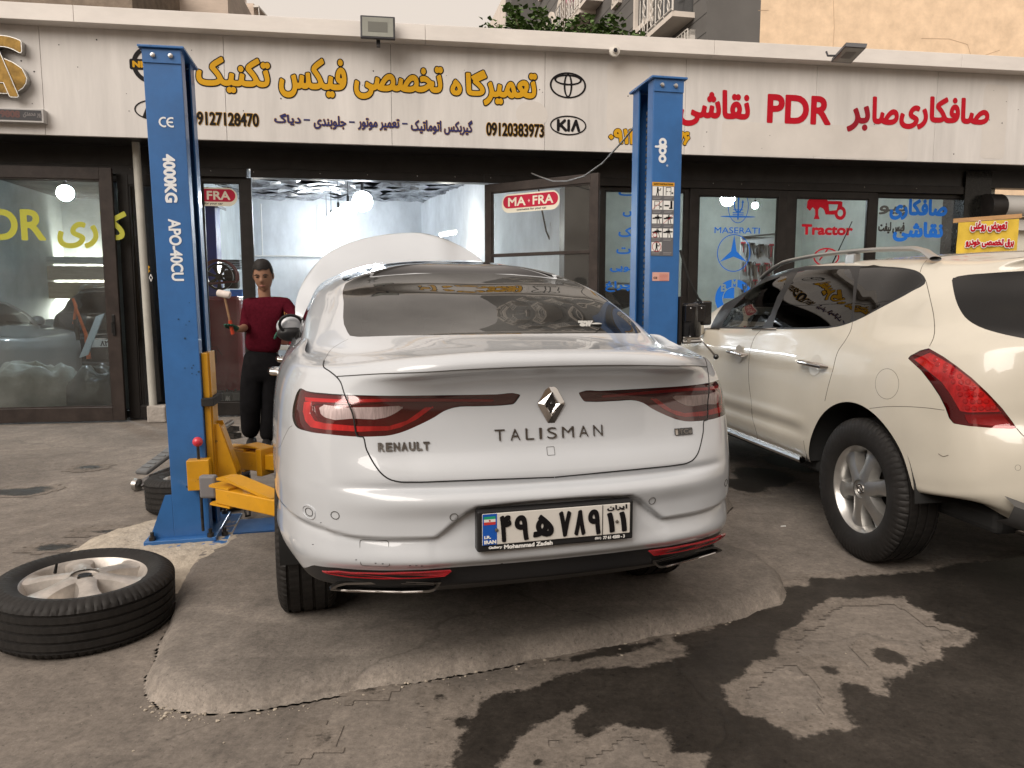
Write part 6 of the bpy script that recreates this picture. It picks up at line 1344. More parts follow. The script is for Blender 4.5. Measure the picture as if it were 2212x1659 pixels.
plate_box(-.255, -.208, zb_, zt_, mat('plate_blue', (.012, .09, .42), .35)); fx0, fx1 = -.251, -.213; fz = zt_ - .008; fh = .009
for k, c in enumerate(((.02, .3, .16), (.7, .68, .65), (.5, .04, .04))): plate_box(fx0, fx1, fz - fh * (k + 1), fz - fh * k, mat('flag_%s' % 'green white red'.split()[k], c, .4), 'plate_flag', .0055)
b = MB(); b.lathe([(0, 0), (.003, 0)], 10, axis='y', c=((fx0 + fx1) / 2, ypl - .0062, fz - fh * 1.5)); b.build('plate_flag_emblem', V_RED, hold)
def ptext(s, x0, x1, z0, z1, m, bold, fa=False, o=.006, h=.0009, keep=None): F = Fld(x0 - .004, z0 - .004, x1 + .004, z1 + .004, h); return field_mesh('plate_text', F, F.text(s, x0 + bold, x1 - bold, z0 + bold, z1 - bold, fa, rad=.02) - bold, m, lambda x, y, q: (x, ypl - o - q, y), .0008, hold)
ptext('I.R.', -.2505, -.228, zb_ + .021, zb_ + .031, V_WHITE, .0009); ptext('IRAN', -.2505, -.211, zb_ + .004, zb_ + .016, V_WHITE, .0009)
pf = V_BLK
for s, x0, x1, z0, z1, bd in (('۴', -.199, -.161, .006, .093, .0042), ('۹', -.150, -.103, .006, .09, .0042), ('\uFEEB', -.088, -.018, .012, .086, .0042), ('۷', .0, .042, .006, .092, .0045), ('۸', .053, .092, .006, .092, .0045), ('۹', .101, .146, .004, .09, .0042)):
    ptext(s, x0, x1, zb_ + z0, zb_ + z1, pf, bd, fa=False)
b = MB(); b.box(.152, .154, ypl - .0055, ypl - .004, zb_, zt_); b.build('plate_rule', V_BLK, hold)
ptext('۱', .168, .196, zb_ + .006, zb_ + .075, pf, .0045); ptext('۱', .212, .240, zb_ + .006, zb_ + .075, pf, .0045); ptext('ایران', .168, .240, zb_ + .08, zb_ + .099, pf, .0012, fa=True)
for x, z_ in ((-.210, zb_ + .048), (.204, zb_ + .042)): b = MB(); b.lathe([(0, -.008), (.0055, -.007), (.006, -.004), (0, -.004)], 12, axis='y', c=(x, ypl - .001, z_)); b.build('plate_rivet', M_STEEL, hold)
ptext('Gallery', -.235, -.190, ZP0 + .003, ZP0 + .014, V_WHITE, .0006, o=.001); ptext('Mohammad Zadeh', -.184, -.02, ZP0 + .001, ZP0 + .0155, V_WHITE, .0009, o=.001); ptext('(021)', .128, .15, ZP0 + .004, ZP0 + .013, V_WHITE, .0004, o=.001); ptext('77 61 4500 - 3', .157, .235, ZP0 + .003, ZP0 + .0145, V_WHITE, .0006, o=.001)
# oil-company sticker and heater-line border inside the rear window
def on_glass(x, y, off=.002): p, n = S.hit(x, y); return p + n * off
M_STK = mat('sticker_pale_print', (.42, .42, .40), .5)
def glass_text(s, x0, x1, y0, y1, bold):
    F = Fld(x0 - 2, -y1 - 2, x1 + 2, -y0 + 2, .35); d = F.text(s, x0, x1, -y1, -y0, rad=6) - bold; return field_mesh('window_sticker', F, d, M_STK, lambda x, y, o: on_glass(x, -y), 0, rg)
glass_text('RENAULT', *[f for f in (Zr(778, 0)[0], Zr(888, 0)[0])], Zr(0, 643)[1], Zr(0, 656)[1], .3); glass_text('elf', Zr(790, 0)[0], Zr(880, 0)[0], Zr(0, 655)[1], Zr(0, 682)[1], .9)
b = MB(); c_ = on_glass(*Zr(922, 668), .003); b.ball(c_, .016, 14, 8, (1.5, 1, .35)); b.build('window_sticker', M_STK, rg)
def glass_line(pts, wd=.0022, m=None): b = MB(); b.tube([on_glass(x, y, -.004) for x, y in resample(np.array(pts), [5] * (len(pts) - 1))], wd, 5); return b.build('window_frit_line', m or mat('frit_line', (.16, .155, .15), .5), rg)
glass_line([Zl(*p) for p in [(1150, 340), (880, 348), (868, 380), (872, 560), (885, 730), (900, 762), (950, 775), (1400, 770), (2180, 745)]] + [Zr(*p) for p in [(500, 708), (1100, 690), (1180, 690), (1205, 672), (1180, 630), (1090, 560)]])
b = MB(); q4_ = [on_glass(*Zl(*p), -.004) for p in ((1125, 297), (1300, 287), (1322, 305), (1150, 318))]; b._add(q4_, [(0, 1, 2, 3)]); b.build('camera_patch', V_BLK, rg)
# cabin: shelf, seats, headrests, dash
b = MB(); b.box(-.66, .66, .72, 1.25, 1.18, 1.20); b.box(-.72, .72, 1.15, 1.4, .7, 1.22, .03); b.build('rear_bench', M_CABIN, car)
for x in (-.37, .37): b = MB(); b.box(x - .25, x + .25, 2.3, 2.5, .7, 1.26, .05); b.box(x - .15, x + .15, 2.32, 2.43, 1.27, 1.46, .04); b.build('front_seat', M_CABIN, car); b = MB(); b.box(x - .13, x + .13, 1.2, 1.3, 1.22, 1.36, .04); b.build('headrest', M_CABIN, car)
b = MB(); b.box(-.7, .7, 3.1, 3.75, .8, 1.12, .03); b.build('dashboard', M_CABIN, car); b = MB(); b.box(-.62, .62, .5, 4.6, .46, .5); b.box(-.55, .55, .26, .95, .45, .56, .04); b.build('underbody', M_CABIN, car)
for yc in (1.06, 3.87):
    for sx in (-1, 1): b = MB(); b.lathe([(.40, sx * .62), (.40, sx * .9)], 28, axis='x', a0=R(-20), a1=R(200), c=(0, yc, .5)); b.lathe([(0, sx * .62), (.40, sx * .62)], 28, axis='x', a0=R(-20), a1=R(200), c=(0, yc, .5)); b.build('wheel_arch_liner', M_CABIN, car, recalc=False)
for yc in (1.045, 3.86):
    for sx in (-1, 1): axle_wheel(car, sx * .80, yc, .385, .338, .238, .24, sx, 'thin')
# door handles, mirror on the left, raised bonnet
for px_, py_, y_ in ((0, 0, 2.55), (0, 0, 1.72)):
    r = S.bvh.ray_cast(Vector((-3, y_, 1.03)), Vector((1, 0, 0))); p = r[0]; b = MB(); b.tube([p + Vector((.005, -.1, 0)), p + Vector((-.035, -.085, .002)), p + Vector((-.045, 0, .003)), p + Vector((-.035, .085, .002)), p + Vector((.005, .1, 0))], [.012, .016, .018, .016, .012], 10); b.build('door_handle', M_CHROME, car)
MU, MZ = uz(632, 706, 3.17); b = MB(); b.ball((MU, 3.18, MZ), .11, 20, 12, (1.0, .55, .78)); o = b.build('mirror', M_CARW, car); b = MB(); b.ball((MU, 3.165, MZ - .045), .108, 20, 12, (1.0, .6, .55)); b.tube([(MU + .08, 3.14, MZ - .1), (-.84, 3.16, 1.16)], .03, 8); b.build('mirror_housing', M_PBLACK, o); b = MB(); b.tube([(MU + .075 * math.cos(a) - .01, 3.115 - .01 * math.sin(a), MZ + .02 + .062 * math.sin(a)) for a in np.linspace(0, 2 * math.pi, 17)], .011, 6); b.build('mirror_frame', M_PBLACK, o)
# raised bonnet of the saloon
def HB(px_, py_, v_): q_ = on_plane(px_, py_, TP + TV * v_, TV) - TP; return float(q_ @ TE), v_, float(q_[2])
edge_ = [(655, 742, 3.72), (641, 700, 3.78), (638, 660, 3.88), (646, 628, 3.98), (668, 588, 4.12), (700, 553, 4.22), (740, 530, 4.3), (790, 514, 4.36), (850, 505, 4.4), (905, 503, 4.4), (950, 512, 4.4), (990, 529, 4.36), (1030, 553, 4.28), (1056, 580, 4.18), (1068, 640, 3.9)]
top_ = np.array([HB(*e) for e in edge_]); basez = np.array([(-.72, 3.85, 1.12)] * 15) ; basez[:, 0] = np.linspace(-.74, .74, 15); basez[:, 1] = 3.72; basez[:, 2] = 1.14
rows_ = []
for t in (0, .03, .12, .3, .5, .75, 1):
    r_ = basez + (top_ - basez) * (1 - t); xx = np.linspace(-1, 1, 15); r_[:, 1] -= .06 * math.sin(math.pi * min(1, t * 1.6)) * (1 - xx ** 2) ; r_[:, 1] -= .05 * np.exp(-((np.abs(xx) - .45) / .07) ** 2) * (t > 0.02) * (1 - t); rows_.append(r_)
Gh = resample(np.array(rows_), [3, 4, 6, 6, 6, 6]); Gh = resample(Gh.transpose(1, 0, 2), [5] * 14).transpose(1, 0, 2)
b = MB(); b.grid(Gh); bon = b.build('bonnet', M_CARW, car); bon['label'] = 'raised white bonnet'
md = bon.modifiers.new('thickness', 'SOLIDIFY'); md.thickness = .02; md.offset = -1
# ================================================================ THE CREAM SUV ON THE RIGHT
MY = R(8.5); ME = np.array([math.cos(MY), math.sin(MY), 0]); MV = np.array([-math.sin(MY), math.cos(MY), 0])
d_ = ray(1842, 1057); W0 = CAMP + d_ * ((.382 - CAM_H) / d_[2]); W0[2] = 0
HW = .94; MP = W0 + ME * (HW - .012)                 # centre line, abreast of the rear axle
def Zs(x, y): return ((1700 + x * .50648) * .86407, (600 + y * .50648) * .86407)
# columns: rear centre -> left corner -> left side -> front
UPm = [0, .30, .55, .72, .82, .875, .905, .925, .94, .94, .935, .93, .93, .93, .90, .78, .45, 0]
VPm = [-.99, -.975, -.93, -.86, -.77, -.66, -.53, -.36, -.15, .1, .45, .9, 1.5, 2.2, 2.95, 3.5, 3.72, 3.76]
cenm = [(.10, .36), (.03, .44), (.005, .54), (.0, .66), (.004, .78), (.03, .845), (.055, .87), (.06, .97), (.07, 1.08), (.085, 1.165), (.10, 1.22)]
zsm = [.42, .435, .47, .54, .66, .76, .84, .93, 1.02, 1.09, 1.14]
swm = [.955, .975, .99, 1.0, 1.003, 1.003, 1.0, .997, .99, .975, .958]
wzm = [0, .02, .1, .3, .6, .85, 1]
rows = []
for k in range(11):
    r = []
    for j in range(18):
        v0, z0 = cenm[k]; wg = wzm[j] if j < 7 else 1; z = z0 * (1 - wg) + zsm[k] * wg; u_ = UPm[j] * (1 - (1 - swm[k]) * min(1, UPm[j] / .8)); v = VPm[j] + v0 * [1, 1, 1, .9, .7, .45, .2][j] if j < 7 else VPm[j]
        if k <= 2 and 3 <= j <= 7: z += [0, 0, 0, .06, .10, .10, .08, .05][j] * (1 - k / 3)
        # wheel arch flare
        if j in (7, 8, 9, 10) and k >= 3: u_ += .008 * math.exp(-((z - .85) / .16) ** 2)
        if j >= 14: z = z * .93; 
        r.append((u_, v, z))
    rows.append(r)
beltm = [(0, -.87, 1.225), (.30, -.855, 1.225), (.50, -.80, 1.23), (.625, -.71, 1.25), (.71, -.58, 1.27), (.765, -.44, 1.275), (.80, -.31, 1.265), (.828, -.18, 1.252), (.855, -.02, 1.235), (.865, .22, 1.222), (.868, .5, 1.213), (.868, .9, 1.203), (.868, 1.5, 1.185), (.862, 2.05, 1.165), (.82, 2.62, 1.14), (.66, 2.78, 1.13), (.35, 2.86, 1.13), (0, 2.88, 1.13)]
topm = [(0, -.55, 1.575), (.28, -.54, 1.572), (.42, -.505, 1.56), (.52, -.44, 1.54), (.57, -.36, 1.53), (.605, -.27, 1.528), (.63, -.19, 1.532), (.645, -.11, 1.54), (.665, 0, 1.553), (.668, .2, 1.566), (.668, .45, 1.578), (.662, .8, 1.584), (.655, 1.18, 1.58), (.64, 1.52, 1.558), (.62, 1.80, 1.51), (.5, 1.90, 1.515), (.3, 1.94, 1.525), (0, 1.96, 1.53)]
Bm, Tm = np.array(beltm), np.array(topm); midm = (Bm + Tm) / 2; midm[:, 0] *= 1.025; midm[:3, 1] -= .015; midm[3:7, 0] += .012; midm[:, 2] += .005
t2 = Tm.copy(); t2[:, 0] *= .93; t2[:, 2] += .034; t2[:4, 1] += -.035; t2[4:7, 1] -= .01     # spoiler edge and gutter
zsp = lambda v: float(np.interp(v, [-.8, -.5, -.1, .4, .9, 1.4, 1.75, 1.95], [1.585, 1.628, 1.652, 1.664, 1.664, 1.64, 1.595, 1.555]))
spm = np.array([(0, min(max(v * .85 - .03, -.62), 1.85), 0) for _, v, _ in topm]); spm[0, 1] = -.60; spm[:, 2] = [zsp(v) for v in spm[:, 1]]
rfm = [t2]
for t in (.2, .5, .8): q = t2 + (spm - t2) * t; q[:, 2] = t2[:, 2] + (spm[:, 2] - t2[:, 2]) * (1 - (1 - t) ** 2); rfm.append(q)
G = np.array(rows + [beltm, midm.tolist(), topm] + [q.tolist() for q in rfm] + [spm.tolist()])
G = resample(G, [4, 4, 5, 6, 5, 3, 5, 6, 5, 4, 4, 9, 8, 3, 4, 4, 4, 4]); G = resample(G.transpose(1, 0, 2), [10, 8, 7, 6, 6, 6, 7, 9, 9, 12, 13, 16, 14, 10, 5, 3, 3]).transpose(1, 0, 2)
# soft swage on the doors
u, v, z = G[..., 0], G[..., 1], G[..., 2]
sw_ = np.clip((v - .42) / .2, 0, 1) * np.clip((2.6 - v) / .4, 0, 1) * (np.abs(u) > .7); G[..., 0] -= sw_ * (.012 * np.exp(-((z - .60) / .035) ** 2) - .008 * np.exp(-((z - .67) / .03) ** 2) + .018 * np.clip((.56 - z) / .15, 0, 1)); G[..., 0] += sw_ * .010 * np.exp(-((z - 1.03) / .05) ** 2)
G = np.concatenate([G[:, ::-1] * np.array([-1, 1, 1]), G[:, 1:]], 1)
suv = thing('estate_suv', 'cream white off-road car with roof rails and red dotted tail lamp, parked at the right', 'car', MP, MY)
S2 = Skin(G, MP, MY)
left = lambda P: P[:, 0] < -.1
mz = lambda poly, ok=left: zone(lambda P: np.minimum(sdf_poly(S2.px(P, -1), poly), 1e3), ok)
fa_ = zone(lambda P: np.hypot(P[:, 1], P[:, 2] - .40) - .452, lambda P: (np.abs(P[:, 0]) > .6) & (P[:, 2] < 1.0)); S2.cut(fa_); S2.take(fa_)
fa2 = zone(lambda P: np.hypot(P[:, 1] - 2.825, P[:, 2] - .40) - .452, lambda P: (np.abs(P[:, 0]) > .6) & (P[:, 2] < 1.0)); S2.cut(fa2); S2.take(fa2)
# tail lamp
lamp = [Zs(*p) for p in [(1125, 585), (1135, 572), (1185, 545), (1228, 534), (1300, 575), (1370, 625), (1440, 680), (1520, 755), (1590, 830), (1640, 895), (1662, 928), (1640, 932), (1560, 930), (1420, 918), (1350, 906), (1328, 880), (1310, 830), (1280, 770), (1240, 710), (1190, 645)]]
lens = [Zs(*p) for p in [(1145, 585), (1225, 548), (1330, 610), (1430, 685), (1540, 790), (1585, 850), (1420, 852), (1375, 845), (1330, 770), (1280, 700), (1210, 640)]]
flow = [Zs(*p) for p in [(1400, 860), (1590, 856), (1640, 915), (1560, 918), (1420, 905), (1405, 885)]]
rz = lambda P: (np.abs(P[:, 0]) > .2) & (P[:, 1] < .25)
fl_, fe_, fw_ = mz(lamp, rz), mz(lens, rz), mz(flow, rz); S2.refine(fl_, 6)
for f in (fl_, fe_, fw_): S2.cut(f)
# glass: side, rear; black pillars between
sidep = [Zs(*p) for p in [(150, 436), (175, 380), (230, 300), (300, 232), (380, 178), (450, 148), (540, 134), (700, 127), (880, 127), (1040, 132), (1120, 140), (1180, 158), (1205, 180), (1215, 205), (1150, 250), (1000, 330), (860, 402), (780, 428), (600, 440), (400, 440)]]
win = {'front': [Zs(*p) for p in [(208, 428), (225, 385), (290, 305), (360, 240), (440, 200), (530, 178), (480, 280), (405, 432)]],
       'rear': [Zs(*p) for p in [(585, 150), (838, 143), (858, 200), (850, 330), (842, 405), (760, 425), (600, 432), (455, 432), (480, 350), (530, 245)]],
       'quarter': [Zs(*p) for p in [(888, 135), (1050, 142), (1140, 155), (1185, 180), (1195, 200), (1100, 262), (960, 342), (862, 395), (866, 300), (878, 200)]]}
sd = lambda P: (np.abs(P[:, 0]) > .5) & (P[:, 2] > 1.0) & (P[:, 1] > -.62) & (P[:, 1] < 2.75)
fs_ = mz(smooth_poly(sidep, 3), sd); fwn = {k: mz(smooth_poly(p, 2) if k != 'rear' else p, sd) for k, p in win.items()}
S2.cut(fs_)
for k in fwn: S2.cut(fwn[k])
rgp = smooth_poly([Zs(*p) for p in [(1342, 200), (1355, 185), (1390, 176), (1500, 165), (1698, 152), (2100, 130), (2700, 120), (2700, 560), (2100, 540), (1698, 486), (1560, 456), (1480, 430), (1410, 385), (1370, 320), (1348, 240)]], 3)
frg = mz(rgp, lambda P: (P[:, 1] < -.05) & (P[:, 2] > 1.0) & (P[:, 2] < 1.56)); S2.cut(frg)
data = {}
for nm, f in (('w_front', fwn['front']), ('w_rear', fwn['rear']), ('w_quarter', fwn['quarter']), ('trim', fs_), ('rear_glass', frg), ('lens', fe_), ('flow', fw_), ('lamp', fl_)): data[nm] = S2.take(f)
wsm = zone(lambda P: -np.minimum(np.minimum(P[:, 1] - (1.98 + (1.50 - P[:, 2]) * 2.3), .66 - np.abs(P[:, 0])), np.minimum(1.49 - P[:, 2], P[:, 2] - 1.15)), lambda P: P[:, 1] > 1.8); wsd = S2.take(wsm)
fbm = lambda P: np.where((P[:, 1] < .1), P[:, 2] - np.interp(np.abs(P[:, 0]), [0, .55, .70, .86, .95], [.855, .855, .86, .85, .85]) + .0 * P[:, 0], 1.)
fbm2 = lambda P: np.where(P[:, 1] < -.2, fbm(P), 1.); S2.cut(fbm2); bm_ = S2.take(fbm2)
fsill = lambda P: np.where((P[:, 1] > .40) & (P[:, 1] < 2.4) & (np.abs(P[:, 0]) > .6), P[:, 2] - .448, 1.); S2.cut(fsill); sill = S2.take(fsill)
S2.rest('body', M_CREAMP, suv); S2.part('bumper', M_CREAMP, suv, bm_)
for d in halves(sill): S2.part('sill_strip', M_CHROME, suv, d)
for sgn in (0, 1):
    hv = {k: halves(data[k])[sgn] for k in ('lamp', 'lens', 'flow')}; L0 = S2.part('tail_lamp', M_REDL, suv, shifted(hv['lamp'], -.006), .02); S2.part('lamp_lens', M_REDB, L0, shifted(hv['lens'], -.014)); S2.part('lamp_reflector', MATS['reflector_red'], L0, shifted(hv['flow'], -.012)); S2.part('lamp_cover', M_COVER2, L0, joined(hv.values()))
    if sgn == 0:
        b = MB()
        for (x, y) in [(1250, 585), (1262, 610), (1300, 616), (1298, 638), (1340, 642), (1330, 668), (1372, 670), (1340, 698), (1380, 700), (1415, 700), (1366, 730), (1405, 732), (1440, 730), (1376, 762), (1412, 764), (1446, 764), (1482, 764), (1402, 796), (1438, 798), (1474, 798), (1510, 798), (1412, 830), (1448, 832), (1484, 832), (1518, 832), (1548, 830)]:
            p, n = S2.hit(*Zs(x, y))
            if p is None: continue
            e1 = n.cross(Vector((0, 0, 1))).normalized(); e2 = n.cross(e1); vs = []; p = p - n * .0145; m_ = 10
            ring1 = [p + n * .0012 + (e1 * math.cos(2 * math.pi * i / m_) + e2 * math.sin(2 * math.pi * i / m_)) * .0125 for i in range(m_)]; ring2 = [p + n * .005 + (e1 * math.cos(2 * math.pi * i / m_) + e2 * math.sin(2 * math.pi * i / m_)) * .008 for i in range(m_)]
            b._add(ring1 + ring2, [(i, (i + 1) % m_, m_ + (i + 1) % m_, m_ + i) for i in range(m_)] + [list(range(m_, 2 * m_))], True)
        b.build('lamp_cells', M_REDM, L0)
for nm, key, m in (('side_window', 'w_front', M_CARGLASS), ('side_window', 'w_rear', M_TINT2), ('side_window', 'w_quarter', M_TINT2), ('window_surround', 'trim', M_PBLACK)):
    for d in halves(data[key]): S2.part(nm, m, suv, d)
S2.part('rear_window', M_TINT2, suv, data['rear_glass'], .006); S2.part('windscreen', M_CARGLASS, suv, wsd)
M_FG = mat('cream_gap', (.10, .09, .075), .6)
for pts, wd in (([(405, 440), (375, 470), (350, 530), (340, 600), (340, 700), (352, 800), (358, 880), (375, 940), (385, 985)], .0022), ([(852, 402), (845, 440), (820, 490), (780, 550), (755, 640), (730, 730), (715, 795)], .0022),
                ([(1232, 85), (1195, 130), (1185, 160)], .0016), ([(1215, 205), (1235, 290), (1255, 400), (1252, 480), (1232, 525)], .0022), ([(935, 832), (1000, 824), (1100, 822), (1210, 828), (1305, 840)], .0016), ([(1662, 930), (1698, 968), (1740, 985)], .002), ([(610, 990), (618, 1040), (632, 1085)], .002)):
    S2.seam_px('panel_gap', [Zs(*p) for p in pts], M_FG, suv, wd)
an = np.linspace(0, 2 * math.pi, 25); S2.seam_px('fuel_flap', [Zs(1022 + 58 * math.cos(a), 710 + 75 * math.sin(a)) for a in an], M_FG, suv, .0013, n=2)
an = np.linspace(0, 2 * math.pi, 13); S2.seam_px('parking_sensor', [Zs(1668 + 14 * math.cos(a), 1124 + 14 * math.sin(a)) for a in an], M_FG, suv, .001, n=2)
S2.seam_px('scratch', [Zs(*p) for p in [(1275, 1055), (1300, 1068), (1325, 1062)]], mat('scratch_dark', (.12, .10, .08), .7), suv, .0014, off=.0005, mirror=False)
# chrome window edge at the belt, door handles with scalloped cups
S2.seam_px('belt_moulding', [Zs(*p) for p in [(80, 441), (200, 442), (400, 441), (480, 441)]], M_CHROME, suv, .008, off=.002)
for (xa, ya, xb, yb2, cx_, cy_) in ((253, 552, 332, 568, 292, 560), (608, 605, 728, 628, 668, 618)):
    p, n = S2.hit(*Zs(xa, ya)); p2, n2 = S2.hit(*Zs(xb, yb2)); d_ = p2 - p
    c_, nc = S2.hit(*Zs(cx_, cy_)); e1 = d_.normalized(); e2 = nc.cross(e1).normalized(); b = MB(); P = []
    for i in range(8): P.append([c_ + nc * (.0014 - .0009 * (1 - (i / 7))) + (e1 * math.cos(2 * math.pi * k / 28) + e2 * math.sin(2 * math.pi * k / 28)) * (.062 * i / 7) for k in range(28)])
    b.grid(np.array([[list(q) for q in r] for r in P]), closed_v=True); b.build('handle_cup', mat('cream_cup', (.50, .465, .40), .3, coat=.8), suv)
    b = MB(); b.tube([p + n * .0, p + n * .030 + d_ * .04, p + d_ * .35 + n * .036, p + d_ * .5 + n * .037, p + d_ * .96 + n2 * .03, p2], [.008, .015, .016, .016, .015, .008], 10); b.build('door_handle', M_CHROME, suv)
# roof rails with three feet
for sx in (-1, 1):
    b = MB(); pts = []
    for k in range(25):
        t = k / 24; v_ = -.10 + 1.85 * t; hump = min(1., (t + .02) / .10, (1.02 - t) / .22); hump = math.sin(hump * math.pi / 2); r_ = S2.bvh.ray_cast(Vector((sx * .60, v_, 3)), Vector((0, 0, -1)))
        zr = r_[0].z if r_[0] else 1.6; pts.append(Vector((sx * .60, v_, zr + .008 + .055 * hump)))
    P = []
    for i, p in enumerate(pts):
        wd_ = .022 + .014 * max(0, 1 - i / 4); P.append([(p.x + wd_ * math.cos(a), p.y, p.z + .013 * math.sin(a)) for a in np.linspace(0, 2 * math.pi, 12, endpoint=False)])
    b.grid(np.array(P), closed_v=True); rl = b.build('roof_rail', mat('rail_silver', (.42, .42, .41), .35, .75), suv)
    b = MB(); b.box(sx * .60 - .022, sx * .60 + .022, .56, .66, 1.56, 1.672, .008); b.build('rail_foot', MATS['rail_silver'], rl)
for sx in (-1, 1): b = MB(); b.tube([(sx * .935, .50, .438), (sx * .94, .9, .440), (sx * .94, 2.3, .444)], .022, 8); b.build('sill_strip', M_CHROME, suv)
# wheels, arch liners, cabin, underside, tailpipe, aerial, mirror
for yc in (0, 2.825):
    for sx in (-1, 1):
        axle_wheel(suv, sx * .80, yc, .383, .383, .235, .245, sx, 'six', emblem=True)
        b = MB(); b.lathe([(.48, sx * .58), (.48, sx * .925)], 30, axis='x', a0=R(4), a1=R(176), c=(0, yc, .40)); b.lathe([(0, sx * .58), (.48, sx * .58)], 30, axis='x', a0=R(4), a1=R(176), c=(0, yc, .40)); b.build('wheel_arch_liner', M_CABIN, suv, recalc=False)
b = MB(); b.box(-.84, .84, .48, 2.3, .36, .44, .02); b.box(-.7, .7, -.72, 3.4, .34, .46, .03); b.build('underbody', M_CABIN, suv)
b = MB(); q_ = [(.0, .40), (.3, .40), (.62, .40), (.75, .46)]; b.grid(np.array([[(sx_, -.955 + (.1 if abs(sx_) > .6 else 0) + dy, zz + dz) for dy, dz in ((.06, -.06), (-.01, -.03), (-.035, .03), (.02, .06))] for sx_, zz in [(-.78, .50), (-.6, .43), (-.3, .40), (0, .395), (.3, .40), (.6, .43), (.78, .50)]])); b.build('lower_guard', mat('guard_grey', (.10, .10, .10), .4, .3), suv)
b = MB(); b.lathe([(.03, -1.0), (.036, -1.0), (.036, -.7), (.03, -.7)], 20, axis='y', c=(-.58, 0, .38)); b.build('tailpipe', M_CHROME, suv)
b = MB(); b.box(-.62, .62, -.55, .2, .7, 1.02, .05); b.box(-.7, .7, .25, .42, .7, 1.26, .05); b.build('rear_bench', M_CABIN, suv)
for x in (-.38, .38): b = MB(); b.box(x - .25, x + .25, 1.05, 1.22, .6, 1.2, .05); b.box(x - .14, x + .14, 1.06, 1.16, 1.2, 1.38, .04); b.build('front_seat', mat('seat_grey', (.10, .10, .095), .8), suv)
b = MB(); b.box(-.72, .72, 2.0, 2.7, .8, 1.12, .04); b.build('dashboard', MATS['seat_grey'], suv)
b = MB(); b.tube([(-.30, 1.35, 1.60), (-.30, 1.10, 1.92)], [.006, .003], 6); b.build('aerial', M_RUB, suv)
for sx in (-1, 1): b = MB(); b.ball((sx * 1.0, 2.12, 1.16), .11, 18, 10, (1, .6, .75)); b.build('mirror', M_CREAMP, suv)
rtx = None
F = Fld(-.62, .93, -.34, 1.0, .003)
b_ = lambda x, z: S2.bvh.ray_cast(Vector((x, -3, z)), Vector((0, 1, 0)))[0] + Vector((0, -.003, 0))
field_mesh('maker_lettering', F, F.text('NISSAN', -.60, -.36, .945, .985, rad=.03) - .003, M_CHROME, lambda x, y, o: b_(x, y) - Vector((0, o, 0)), .004, suv)
# ================================================================ THE MECHANIC
def skinned(name, V, E, Rd, m, parent, sub=2, root=0):
    me = bpy.data.meshes.new('t'); me.from_pydata(V, E, []); o = bpy.data.objects.new('t', me); COL.objects.link(o)
    o.modifiers.new('s', 'SKIN'); sk = me.skin_vertices[0].data
    for i, r in enumerate(Rd): sk[i].radius = r if isinstance(r, tuple) else (r, r); sk[i].use_root = (i == root)
    md = o.modifiers.new('u', 'SUBSURF'); md.levels = sub; md.render_levels = sub
    bpy.context.view_layer.update(); nm = bpy.data.meshes.new_from_object(o.evaluated_get(bpy.context.evaluated_depsgraph_get())); bpy.data.objects.remove(o); bpy.data.meshes.remove(me)
    nm.name = name; nm.materials.clear(); nm.materials.append(m)
    for p in nm.polygons: p.use_smooth = True
    q = bpy.data.objects.new(name, nm); COL.objects.link(q); q.parent = parent; return q
PF_ = ground(556, 966); PX, PYD = float(PF_[0]), float(PF_[1])
man = thing('person', 'mechanic in dark red jumper and black trousers holding a mallet beside the white saloon', 'person', (PX, PYD, 0), 0)
def pp(px, py, dy=0.0):
    p = on_plane(px, py, (0, PYD + dy, 0), (0, 1, 0)); return Vector((p[0] - PX, p[1] - PYD, p[2]))
M_SKIN = mat('skin', (.27, .145, .092), .5, noise_=(12, .08)); M_SHIRT = mat('maroon_jumper', (.062, .005, .011), .95, noise_=(40, .2), bump=(120, .25), spec=.05); M_TROU = mat('black_trousers', (.0075, .0072, .008), .9, noise_=(8, .3), bump=(14, .4), spec=.05); M_HAIR = mat('black_hair', (.012, .010, .009), .6, bump=(90, .5)); M_GLOVE = mat('green_glove', (.02, .075, .05), .7, noise_=(18, .5)); M_SHOE = mat('black_shoe', (.012, .011, .011), .6)
def chain(parts):
    V, E, Rd = [], [], []
    for P, rs, at_ in parts:
        base_ = len(V); prev = at_
        for p, r in zip(P, rs):
            V.append(p); Rd.append(r)
            if prev is not None: E.append((prev, len(V) - 1))
            prev = len(V) - 1
    return V, E, Rd
hip = pp(568, 772); chest = pp(580, 690); neck = pp(571, 640); shR = pp(541, 655, .03); shL = pp(616, 654, .0); elR = pp(533, 705, -.03); waR = pp(521, 711, -.24); elL = pp(634, 688, -.06); waL = pp(617, 711, -.28)
# body: head, neck, trunk, limbs in one skin
V, E, Rd = chain([([hip, pp(573, 730), chest, pp(573, 662), neck, pp(570, 606, -.01)], [.08, .075, .075, .055, .06, .062], None), ([shR, elR, waR, pp(511, 710, -.31)], [.04, .04, .034, .03], 2), ([shL, elL, waL, pp(608, 714, -.34)], [.04, .04, .034, .03], 2), ([pp(548, 788), pp(543, 868, -.02), pp(543, 940, .05)], [.085, .06, .045], 0), ([pp(590, 788), pp(588, 868, .02), pp(578, 950, .02)], [.085, .06, .045], 0)])
body_ = skinned('body', V, E, Rd, M_SKIN, man)
V, E, Rd = chain([([pp(567, 768), pp(568, 735), pp(575, 700), pp(577, 670), pp(572, 643)], [(.125, .185), (.12, .178), (.125, .182), (.115, .165), (.066, .072)], None), ([pp(538, 660, .02), pp(535, 684, .0), elR, pp(525, 709, -.15)], [.082, .073, .066, .058], 3), ([pp(617, 659, 0), pp(628, 674, -.02), elL, pp(626, 700, -.17)], [.082, .073, .066, .058], 3)])
skinned('jumper', V, E, Rd, M_SHIRT, man)
